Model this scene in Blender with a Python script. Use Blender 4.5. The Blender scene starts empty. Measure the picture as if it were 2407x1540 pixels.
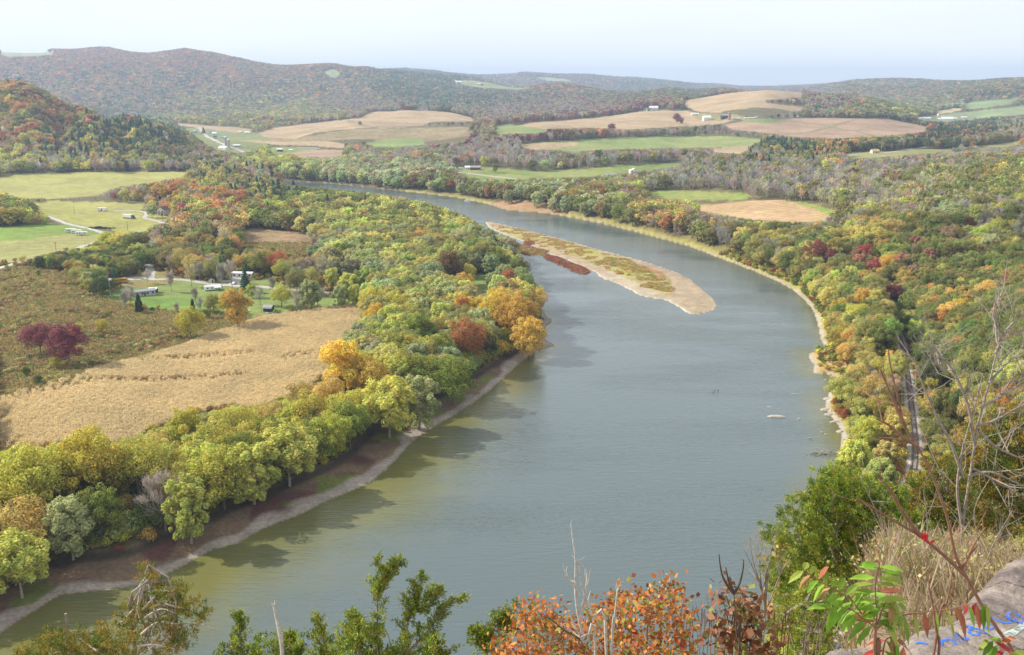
import bpy, math, random
import numpy as np
from mathutils import Vector, Matrix
S = bpy.context.scene
COL = S.collection
rad = math.radians
# ------------------------------------------------------------------ camera
CAMZ = 130.0
PITCH = rad(15.16)
FPX = 2085.0                      # focal length in pixels of a 2407 x 1540 picture
cs, sn = math.cos(PITCH), math.sin(PITCH)
cd = bpy.data.cameras.new('camera'); cam = bpy.data.objects.new('camera', cd); COL.objects.link(cam)
cam.location = (0, 0, CAMZ); cam.rotation_euler = (rad(90) - PITCH, 0, 0)
cd.sensor_width = 36.0; cd.lens = 36.0 * FPX / 2407.0
cd.clip_start = 0.05; cd.clip_end = 200000
S.camera = cam
# ------------------------------------------------------------------ sky, sun, exposure
SUN_EL, SUN_AZ = rad(37), rad(-76)          # azimuth clockwise from +Y
w = bpy.data.worlds.new('World'); S.world = w; w.use_nodes = True
nt = w.node_tree; nt.nodes.clear()
o_ = nt.nodes.new('ShaderNodeOutputWorld'); bg = nt.nodes.new('ShaderNodeBackground')
sky = nt.nodes.new('ShaderNodeTexSky'); sky.sky_type = 'NISHITA'; sky.sun_disc = False
sky.sun_elevation = SUN_EL; sky.sun_rotation = SUN_AZ; sky.air_density = 1.0; sky.dust_density = 2.5; sky.ozone_density = 1.5; sky.altitude = 200
tc = nt.nodes.new('ShaderNodeTexCoord'); mp = nt.nodes.new('ShaderNodeMapping'); mp.inputs['Scale'].default_value = (1.2, 1.2, 7)
nz = nt.nodes.new('ShaderNodeTexNoise'); nz.inputs['Scale'].default_value = 2.2; nz.inputs['Detail'].default_value = 5; nz.inputs['Roughness'].default_value = .55
rp = nt.nodes.new('ShaderNodeMapRange'); rp.inputs['From Min'].default_value = .3; rp.inputs['From Max'].default_value = .72
rp.inputs['To Min'].default_value = .86; rp.inputs['To Max'].default_value = .98
mx = nt.nodes.new('ShaderNodeMixRGB'); mx.inputs['Color2'].default_value = (11.3, 11.9, 12.3, 1)
nt.links.new(tc.outputs['Generated'], mp.inputs['Vector']); nt.links.new(mp.outputs['Vector'], nz.inputs['Vector'])
nt.links.new(nz.outputs['Fac'], rp.inputs['Value']); nt.links.new(rp.outputs['Result'], mx.inputs['Fac'])
sx = nt.nodes.new('ShaderNodeSeparateXYZ'); nt.links.new(tc.outputs['Generated'], sx.inputs['Vector'])
ev = nt.nodes.new('ShaderNodeMapRange'); nt.links.new(sx.outputs['Z'], ev.inputs['Value'])
ev.inputs['From Min'].default_value = .0; ev.inputs['From Max'].default_value = .7; ev.inputs['To Min'].default_value = 1; ev.inputs['To Max'].default_value = .70
vs = nt.nodes.new('ShaderNodeVectorMath'); vs.operation = 'SCALE'; nt.links.new(mx.outputs['Color'], vs.inputs[0]); nt.links.new(ev.outputs['Result'], vs.inputs['Scale'])
nt.links.new(sky.outputs['Color'], mx.inputs['Color1']); nt.links.new(vs.outputs['Vector'], bg.inputs['Color'])
bg.inputs['Strength'].default_value = 0.067
nt.links.new(bg.outputs['Background'], o_.inputs['Surface'])
sd = bpy.data.lights.new('sun', 'SUN'); sd.energy = 4.2; sd.angle = rad(0.6); sd.color = (1.0, .95, .86)
sun = bpy.data.objects.new('sun', sd); COL.objects.link(sun)
sdir = Vector((math.sin(SUN_AZ) * math.cos(SUN_EL), math.cos(SUN_AZ) * math.cos(SUN_EL), math.sin(SUN_EL)))
sun.rotation_euler = (-sdir).to_track_quat('-Z', 'Y').to_euler(); sun.location = (0, 0, 500)
S.view_settings.view_transform = 'Standard'; S.view_settings.look = 'None'; S.view_settings.gamma = 1.0
S.view_settings.exposure = 0.64
S.cycles.max_bounces = 6; S.cycles.diffuse_bounces = 3; S.cycles.glossy_bounces = 3; S.cycles.transmission_bounces = 4
S.cycles.volume_bounces = 0; S.cycles.transparent_max_bounces = 6; S.cycles.caustics_reflective = False; S.cycles.caustics_refractive = False

# ------------------------------------------------------------------ camera geometry helpers (2407 x 1540 picture)
def ray(px, py):
    u = np.asarray(px, float) - 1203.5; v = 770.0 - np.asarray(py, float)
    return u, FPX * cs + v * sn, -FPX * sn + v * cs
def proj(X, Y, Z):
    w_ = Y * cs - (Z - CAMZ) * sn; v = Y * sn + (Z - CAMZ) * cs
    w_ = np.where(w_ < .01, .01, w_)
    return 1203.5 + FPX * X / w_, 770 - FPX * v / w_
def atz(px, py, z):
    u, d, e = ray(px, py); t = (z - CAMZ) / e
    return u * t, d * t
def aty(px, py, y):
    u, d, e = ray(px, py); t = y / d
    return u * t, CAMZ + e * t
def at3(px, py, y):
    x, z = aty(px, py, y); return Vector((float(x), float(y), float(z)))
def inpoly(X, Y, poly):
    poly = np.asarray(poly, float); X = np.asarray(X); Y = np.asarray(Y)
    r = np.zeros(X.shape, bool); n = len(poly); j = n - 1
    for i in range(n):
        xi, yi = poly[i]; xj, yj = poly[j]
        if yi != yj:
            c = ((yi > Y) != (yj > Y)) & (X < (xj - xi) * (Y - yi) / (yj - yi) + xi)
            r ^= c
        j = i
    return r
def dist_line(X, Y, P, closed=False):
    P = np.asarray(P, float); D = np.full(np.shape(X), 1e12); n = len(P)
    for i in range(n if closed else n - 1):
        a = P[i]; b = P[(i + 1) % n]; dx, dy = b - a; L = dx * dx + dy * dy + 1e-9
        t = np.clip(((X - a[0]) * dx + (Y - a[1]) * dy) / L, 0, 1)
        D = np.minimum(D, (X - a[0] - t * dx) ** 2 + (Y - a[1] - t * dy) ** 2)
    return np.sqrt(D)
def smooth(P, n=4, closed=False):           # Catmull-Rom
    P = np.asarray(P, float); out = []; m = len(P)
    for i in range(m if closed else m - 1):
        if closed: p0, p1, p2, p3 = P[i - 1], P[i], P[(i + 1) % m], P[(i + 2) % m]
        else: p0, p1, p2, p3 = P[max(i - 1, 0)], P[i], P[i + 1], P[min(i + 2, m - 1)]
        for k in range(n):
            t = k / n
            out.append(.5 * (2 * p1 + (p2 - p0) * t + (2 * p0 - 5 * p1 + 4 * p2 - p3) * t * t + (3 * p1 - p0 - 3 * p2 + p3) * t ** 3))
    if not closed: out.append(P[-1])
    return np.array(out)
def sstep(a, b, x):
    t = np.clip((x - a) / (b - a), 0, 1); return t * t * (3 - 2 * t)
_rs = np.random.RandomState(5)
_lat = _rs.rand(256, 256)
def vnoise(X, Y, sc, seed=0):
    x = np.asarray(X) / sc + seed * 37.7; y = np.asarray(Y) / sc + seed * 91.3
    xi = np.floor(x).astype(int); yi = np.floor(y).astype(int); fx = x - xi; fy = y - yi
    fx = fx * fx * (3 - 2 * fx); fy = fy * fy * (3 - 2 * fy)
    g = lambda a, b: _lat[a & 255, b & 255]
    return (g(xi, yi) * (1 - fx) + g(xi + 1, yi) * fx) * (1 - fy) + (g(xi, yi + 1) * (1 - fx) + g(xi + 1, yi + 1) * fx) * fy

# ------------------------------------------------------------------ river outline
def wl(P, z=0.0):
    P = np.array(P, float); x, y = atz(P[:, 0], P[:, 1], z); return np.stack([x, y], 1)
right_bank = wl([(640,421),(700,427),(780,432),(840,438),(900,445),(960,451),(1020,458),(1070,464),(1110,472),(1150,481),(1190,494),(1240,498),(1290,503),(1350,513),(1420,527),(1480,542),(1540,558),(1620,580),(1700,610),(1790,645),(1840,668),(1880,695),(1908,726),(1922,760),(1930,800),(1938,822),(1905,830),(1902,842),(1915,860),(1910,877),(1940,879),(1968,890),(1972,905),(1948,925),(1940,960),(1958,985),(1975,1010),(1978,1050),(1966,1100),(1950,1150),(1905,1230),(1860,1290)])
right_ext = np.array([(66,190),(44,158),(10,132),(-40,112),(-110,72),(-210,10),(-420,-140)], float)
left_bank = wl([(0,1490),(50,1455),(95,1428),(135,1402),(185,1393),(260,1386),(340,1370),(400,1345),(440,1325),(500,1292),(560,1277),(620,1242),(700,1212),(760,1182),(830,1152),(880,1127),(930,1082),(962,1046),(1005,1012),(1062,980),(1120,942),(1170,902),(1212,862),(1245,838),(1262,824),(1302,813),(1285,802),(1272,790),(1283,768),(1297,752),(1282,742),(1268,712),(1255,690),(1242,662),(1232,640),(1222,615),(1208,598),(1190,583),(1180,572),(1160,560),(1140,548),(1122,533),(1090,510),(1050,495),(1005,480),(950,467),(890,459),(840,453),(780,447),(720,443),(660,438)])
left_ext = np.array([(-640,-60),(-420,-20),(-230,110),(-165,160)], float)
river = np.concatenate([smooth(right_bank, 2), right_ext, left_ext, smooth(left_bank, 2)])
bar_px = [(1142,519),(1180,526),(1250,543),(1330,563),(1400,583),(1450,596),(1500,609),(1550,624),(1600,643),(1632,661),(1660,684),(1680,702),(1686,718),(1680,729),(1662,735),(1640,740),(1618,737),(1600,726),(1585,716),(1560,705),(1520,699),(1495,690),(1478,680),(1440,664),(1412,652),(1398,640),(1370,629),(1330,610),(1290,597),(1250,578),(1215,563),(1180,549),(1150,536)]
bar = smooth(wl(bar_px, .2), 3, True)
reed_px = [[(1192,562),(1215,570),(1250,580),(1290,590),(1275,597),(1245,600),(1215,590)],
           [(1230,569),(1252,568),(1256,574),(1238,576)], [(1240,588),(1270,590),(1290,599),(1262,600)],
           [(1282,599),(1310,603),(1345,617),(1375,629),(1388,640),(1366,645),(1330,630),(1300,616),(1280,607)]]
reeds = [smooth(wl(p, .3), 3, True) for p in reed_px]
# ------------------------------------------------------------------ railway along the right bank
rail_px = [(2095,1262),(2117,1198),(2131,1153),(2147,1107),(2152,1050),(2148,1003),(2142,950),(2137,908),(2130,860),(2120,810),(2102,765),(2075,722),(2036,680),(1985,640),(1900,590),(1800,545),(1700,510),(1600,480)]
RAILZ = 6.0
rail = wl(rail_px, RAILZ)
rail_near = np.array([(-300,-60),(-180,20),(-100,62),(-30,98),(22,122),(58,150),(84,190)], float)
railw = smooth(np.concatenate([rail_near, rail]), 5)
# ------------------------------------------------------------------ terrain control points
C = []                     # (a = X/Y, Y, z)
def cp(px, py, y, dz=0):
    x, z = aty(px, py, y); C.append((float(x) / y, y, float(z) + dz))
def cz(px, py, z):
    x, y = atz(px, py, z); C.append((float(x) / float(y), float(y), z))
for a in (-.9, -.6, -.4, -.2, 0, .2): C.append((a, 250, 5)); C.append((a, 420, 6)); C.append((a, 640, 6.5))
C += [(.3,640,8),(.45,500,30),(.7,500,80),(.9,500,110),(.9,900,120),(.9,1400,130),(.5,250,30),(.8,250,70)]
C += [(-.9,900,14),(-.6,900,9),(-.4,900,8),(-.2,900,7),(-.05,900,5),(.1,900,5),(.2,900,7)]
for q in [(0,232,1700),(100,248,1700),(200,270,1680),(300,300,1650),(400,338,1620),(470,365,1600),(0,330,1550),(150,345,1550),(300,370,1530),(430,390,1500)]: cp(*q)
C += [(-.75,1700,150),(-.9,1700,170),(-.62,2600,40),(-.45,2600,14),(-.8,2600,60),(-.35,2100,10),(-.45,1950,12),(-.75,1400,30),(-.9,1300,40)]
for q in [(0,422,9),(150,418,9),(300,414,9),(440,408,9),(560,400,8),(640,385,7),(700,400,6),(0,560,8),(250,560,8),(250,480,9),(500,480,9),(520,330,12),(470,300,14),(620,322,12),(720,335,12),(860,345,11),(980,330,14),(560,300,14),(430,285,14),
          (800,362,9),(1000,390,8),(1100,420,8),(1250,395,10),(1400,400,10),(1550,392,11),(1300,365,15),(1650,430,12),(1500,450,8),(1700,480,10),(1900,500,14),(1750,520,9),(1800,560,9),(1600,480,8),(1300,450,7)]: cz(*q)
for q in [(960,258,2900),(820,280,2700),(1110,278,2800),(720,298,2500),(1050,262,2900),(900,300,2300),(1000,290,2450),
          (1200,300,2050),(1300,330,1700),(1550,335,1750),(1750,328,1800),(1300,285,2300),(1540,264,2600),(1620,268,2500),(1690,278,2300),
          (1620,240,2800),(1700,221,3000),(1800,213,3050),(1880,218,3020),(1900,245,2700),(1830,282,2200),(2000,283,2200),(2150,302,2150),(1900,312,1950),(2060,322,1850),
          (2000,233,2900),(2080,255,2700),(2150,280,2450),(2200,282,2800),(2240,276,3000),(2300,274,3150),(2407,240,3500),(2330,252,3300),(2407,266,3100),
          (2407,200,4200),(2250,226,4000),(2150,247,3800),(2010,202,6200),(2120,197,6300),(2250,198,6300),(2350,200,6300),(1980,215,5600),(2080,250,4200),(1950,240,4600),
          (2407,310,1900),(2200,318,1800),(2407,350,1400),(2407,400,1000),(2407,480,700),(2150,400,1100),(2060,357,1400),(1950,400,1150),(1850,380,1300),(1720,400,1200),(2200,450,850),(2250,360,1400),
          (0,126,5800),(120,126,5800),(250,121,5800),(430,122,5800),(500,130,5800),(560,140,5800),(640,154,5700),(700,160,5600),(780,163,5500),(860,169,5500),
          (0,250,4200),(200,252,4200),(400,258,4200),(600,250,4200),(800,245,4200),(100,185,5000),(300,185,5000),(500,190,5000),(650,200,4900),(800,205,4900),
          (960,180,5600),(1100,184,5500),(1080,200,5100),(1000,236,4200),(1300,196,5500),(1250,216,4800),(1380,212,5000),(1400,236,4000),(1200,242,3900),(1500,226,4400),(1600,221,4200),(1700,217,4200),
          (900,170,9000),(1060,177,9000),(1230,176,9500),(1400,186,9000),(1500,191,9000),(1570,201,9000)]: cp(*q)
for px in (0, 250, 500, 700): cp(px, 215, 8500)
for px in (0, 300, 600): C.append(((px - 1203.5) / FPX / .93, 12500, 170))
C += [(-.9,5800,350),(-.9,4200,60),(-.9,9000,200),(-.9,3000,50),(.9,2200,140),(.9,3500,190),(.9,6000,250),(.9,12000,200),(.6,12000,140)]
C += [(-.15,7200,120),(0,7200,110),(.1,7200,80),(.2,6800,60),(.3,7800,90),(.2,4000,60),(.27,3700,60),(.32,3700,45),(-.1,3500,30),(0,3400,40),(.08,3400,50),(-.25,3200,20),(-.3,3600,20),(-.2,3000,22)]
for q in [(1600,202,12500),(1650,197,12500),(1700,199,12500),(1740,203,12800),(1850,205,13000),(1950,204,13000)]: cp(*q)
for a in (-.9, -.5, -.2, 0, .2, .5, .9): C += [(a, 14500, 129), (a, 20000, 129)]
C = np.array(C)
KA = 5.0
cx, cy, czv = C[:, 0] * KA, np.log(C[:, 1]), C[:, 2]
def tps(r2): return np.where(r2 > 0, .5 * r2 * np.log(r2 + 1e-12), 0)
n_ = len(C)
K = tps((cx[:, None] - cx[None]) ** 2 + (cy[:, None] - cy[None]) ** 2) + np.eye(n_) * 0.0005
A = np.zeros((n_ + 3, n_ + 3)); A[:n_, :n_] = K
A[:n_, n_] = 1; A[:n_, n_ + 1] = cx; A[:n_, n_ + 2] = cy; A[n_:, :n_] = A[:n_, n_:].T
W_ = np.linalg.solve(A, np.concatenate([czv, np.zeros(3)]))
def z_tps(X, Y):
    Yc = np.maximum(Y, 250); a = np.clip(X / Yc, -.95, .95) * KA; l = np.log(Yc); out = W_[n_] + W_[n_ + 1] * a + W_[n_ + 2] * l
    sh = out.shape; a = a.ravel(); l = l.ravel(); o = out.ravel().copy()
    for i in range(n_): o += W_[i] * tps((a - cx[i]) ** 2 + (l - cy[i]) ** 2)
    return o.reshape(sh)
hillpoly = np.concatenate([railw[::2], [(railw[-1][0] + 100, 1400), (4000, 1400), (4000, -3000), (-3000, -3000), (-3000, -400)]])
def height0(X, Y):
    X = np.asarray(X, float); Y = np.asarray(Y, float); r = np.hypot(X, Y)
    z = z_tps(X, Y); near = r < 1000
    z = np.maximum(z, 3.5)
    z = z + (vnoise(X, Y, 60, 1) - .5) * np.clip((r - 700) / 800, 0, 1) * 5 + (vnoise(X, Y, 450, 2) - .5) * sstep(3300, 5000, r) * 40
    dd_ = dist_line(X, Y, railw[::2]); sd_ = np.where(inpoly(X, Y, hillpoly), dd_, -dd_)
    s_ = sd_ - 9
    k = np.interp(Y, [0, 250, 390, 500, 700, 900, 1200], [1.3, 1.2, .62, .4, .22, .1, 0])
    hs = 6 + k * np.clip(s_, 0, 30) + .5 * k * np.clip(s_ - 30, 0, 260) + (vnoise(X, Y, 25, 3) - .5) * np.clip(s_, 0, 20) * .3
    # river side of the bench
    sel = Y < 1200
    zz = np.where(sel & (s_ > 0), np.maximum(hs, z * sstep(430, 640, Y)), z)
    kb = np.where(sd_ > 0, 1 - sstep(8, 14, sd_), 1 - sstep(4, 12, -sd_)) * (1 - sstep(520, 700, Y))
    zz = zz * (1 - kb) + (RAILZ - .45) * kb
    # river and gravel bar
    dr = dist_line(X, Y, river, True); ins = inpoly(X, Y, river)
    wob = (vnoise(X, Y, 9, 4) - .5) * 2.5
    land = np.minimum(zz, .12 + np.clip(dr + wob * sstep(0, 6, dr), 0, 400) * np.where(X > 60, .35, .11) + .004 * np.minimum(dr, 5e3) ** 2)
    zz = np.where(ins, -.05 - np.minimum(dr, 40) * .06, land)
    for p, top, g in [(bar, 1.1, .07)] + [(q, .7, .12) for q in reeds]:
        db = dist_line(X, Y, p, True); ib = inpoly(X, Y, p)
        zz = np.where(ib, np.minimum(top, .02 + db * g) + (vnoise(X, Y, 7, 6) - .5) * .25 * sstep(0, 5, db), np.where(ins, np.minimum(zz, -.03), zz) if False else zz)
    # cliff under the viewpoint
    ang = X / np.maximum(np.abs(Y), .5) * np.where(Y > 0, 1, 9)
    rt = sstep(.33, .47, ang)
    cl = 128.3 - np.clip(r - 1.7, 0, 1e6) * 1.7
    cl = np.where(r > 15, 105.7 - (r - 15) * 1.3, cl)
    cr_ = np.interp(r, [0, 1.7, 4.3, 7.7, 21, 26, 110], [128.3, 128.3, 126.0, 125.85, 119.6, 115.5, 2.0])
    cone = cl * (1 - rt) + cr_ * rt
    cone = cone + (vnoise(X, Y, 2.2, 8) - .5) * np.clip(r - 4, 0, 6) * .12
    return np.maximum(zz, cone)
# polar grid
azs = np.radians(np.arange(-47, 47.01, .115))
r1 = list(2.0 * 1.05 ** np.arange(0, 71)); th = np.radians(np.arange(63, 5.2, -.085)); r2 = list(128 / np.tan(th)); r2 = [q for q in r2 if q > r1[-1]]
r3 = list(r2[-1] * 1.0065 ** np.arange(1, 600)); RR = np.array(r1 + r2 + [q for q in r3 if q < 14800])
AZ, RG = np.meshgrid(azs, RR)
GX = np.sin(AZ) * RG; GY = np.cos(AZ) * RG
GZ = height0(GX, GY)
def H(X, Y):
    X = np.asarray(X, float); Y = np.asarray(Y, float); az = np.arctan2(X, Y); r = np.hypot(X, Y)
    ci = np.clip((az - azs[0]) / (azs[1] - azs[0]), 0, len(azs) - 1.001)
    ri = np.clip(np.interp(r, RR, np.arange(len(RR))), 0, len(RR) - 1.001)
    c0 = ci.astype(int); r0 = ri.astype(int); fc = ci - c0; fr = ri - r0
    return (GZ[r0, c0] * (1 - fc) + GZ[r0, c0 + 1] * fc) * (1 - fr) + (GZ[r0 + 1, c0] * (1 - fc) + GZ[r0 + 1, c0 + 1] * fc) * fr
HC = (GZ - CAMZ) / RG; HMAX = np.maximum.accumulate(HC, axis=0)
def visible(X, Y, Z, margin=0.0):          # is the point above the terrain horizon in front of it
    az = np.arctan2(X, Y); r = np.hypot(X, Y)
    ci = np.clip(np.round((az - azs[0]) / (azs[1] - azs[0])), 0, len(azs) - 1).astype(int)
    ri = np.clip(np.searchsorted(RR, r * .995) - 1, 0, len(RR) - 1)
    return (Z + margin - CAMZ) / r >= HMAX[ri, ci]
def cast(px, py, rmin=60.0):
    u, d, e = ray(px, py); u, d, e = float(u), float(d), float(e); hn = math.hypot(u, d)
    rr = RR[RR > rmin]; X = u / hn * rr; Y = d / hn * rr; Z = CAMZ + e / hn * rr; hz = H(X, Y)
    i = np.argmax(Z < hz)
    if i == 0: return Vector((X[0], Y[0], hz[0])) if Z[0] < hz[0] else None
    f0 = Z[i - 1] - hz[i - 1]; f1 = hz[i] - Z[i]; f = f0 / (f0 + f1); r_ = rr[i - 1] + f * (rr[i] - rr[i - 1])
    x, y = u / hn * r_, d / hn * r_
    return Vector((x, y, float(H(x, y))))
# ------------------------------------------------------------------ materials
def newmat(name):
    m = bpy.data.materials.new(name); m.use_nodes = True; m.node_tree.nodes.clear(); return m, m.node_tree.nodes, m.node_tree.links
def lin(c):                       # sRGB 0-255 -> linear
    return tuple(((v / 255) / 12.92 if v / 255 < .04 else ((v / 255 + .055) / 1.055) ** 2.4) for v in c)
_mc = {}
def pmat(name, c, rough=.7, metal=0, nscale=3.0, namp=.25, bump=.0, spec=.3):
    if name in _mc: return _mc[name]
    m, N, L = newmat(name); o = N.new('ShaderNodeOutputMaterial'); b = N.new('ShaderNodeBsdfPrincipled')
    t = N.new('ShaderNodeTexCoord'); n = N.new('ShaderNodeTexNoise'); n.inputs['Scale'].default_value = nscale; n.inputs['Detail'].default_value = 6
    L.new(t.outputs['Object'], n.inputs['Vector'])
    r = N.new('ShaderNodeMapRange'); r.inputs['From Min'].default_value = .3; r.inputs['From Max'].default_value = .7; r.inputs['To Min'].default_value = 1 - namp; r.inputs['To Max'].default_value = 1 + namp
    L.new(n.outputs['Fac'], r.inputs['Value'])
    v = N.new('ShaderNodeVectorMath'); v.operation = 'SCALE'; v.inputs[0].default_value = c[:3]; L.new(r.outputs['Result'], v.inputs['Scale'])
    L.new(v.outputs['Vector'], b.inputs['Base Color']); b.inputs['Roughness'].default_value = rough; b.inputs['Metallic'].default_value = metal
    b.inputs['Specular IOR Level'].default_value = spec
    if bump:
        bp = N.new('ShaderNodeBump'); bp.inputs['Strength'].default_value = bump; L.new(n.outputs['Fac'], bp.inputs['Height']); L.new(bp.outputs['Normal'], b.inputs['Normal'])
    L.new(b.outputs['BSDF'], o.inputs['Surface']); _mc[name] = m; return m
def mesh_np(name, V, F, mat=None, attrs=None, smooth_=False):
    """F: (n,k) int array of equal-size faces"""
    V = np.ascontiguousarray(V, np.float32); F = np.ascontiguousarray(F, np.int32); k = F.shape[1]
    me = bpy.data.meshes.new(name); me.vertices.add(len(V)); me.vertices.foreach_set('co', V.ravel())
    me.loops.add(F.size); me.loops.foreach_set('vertex_index', F.ravel())
    me.polygons.add(len(F)); me.polygons.foreach_set('loop_start', np.arange(0, F.size, k, dtype=np.int32))
    me.polygons.foreach_set('loop_total', np.full(len(F), k, np.int32))
    if smooth_: me.polygons.foreach_set('use_smooth', np.ones(len(F), bool))
    for an, (dom, typ, data) in (attrs or {}).items():
        at = me.attributes.new(an, typ, dom)
        at.data.foreach_set('value' if typ == 'FLOAT' else 'color', np.ascontiguousarray(data, np.float32).ravel())
    me.update(calc_edges=True)
    if mat: me.materials.append(mat)
    return me
def link(name, me, parent=None, loc=None, rz=0, **props):
    o = bpy.data.objects.new(name, me); COL.objects.link(o)
    if parent is not None: o.parent = parent
    if loc is not None: o.location = loc
    if rz: o.rotation_euler = (0, 0, rz)
    for k, v in props.items():
        if v: o[k] = v
    return o
def thing(name, label, cat, loc=(0, 0, 0), rz=0, group=None):
    return link(name, None, None, loc, rz, label=label, category=cat, group=group)

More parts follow.
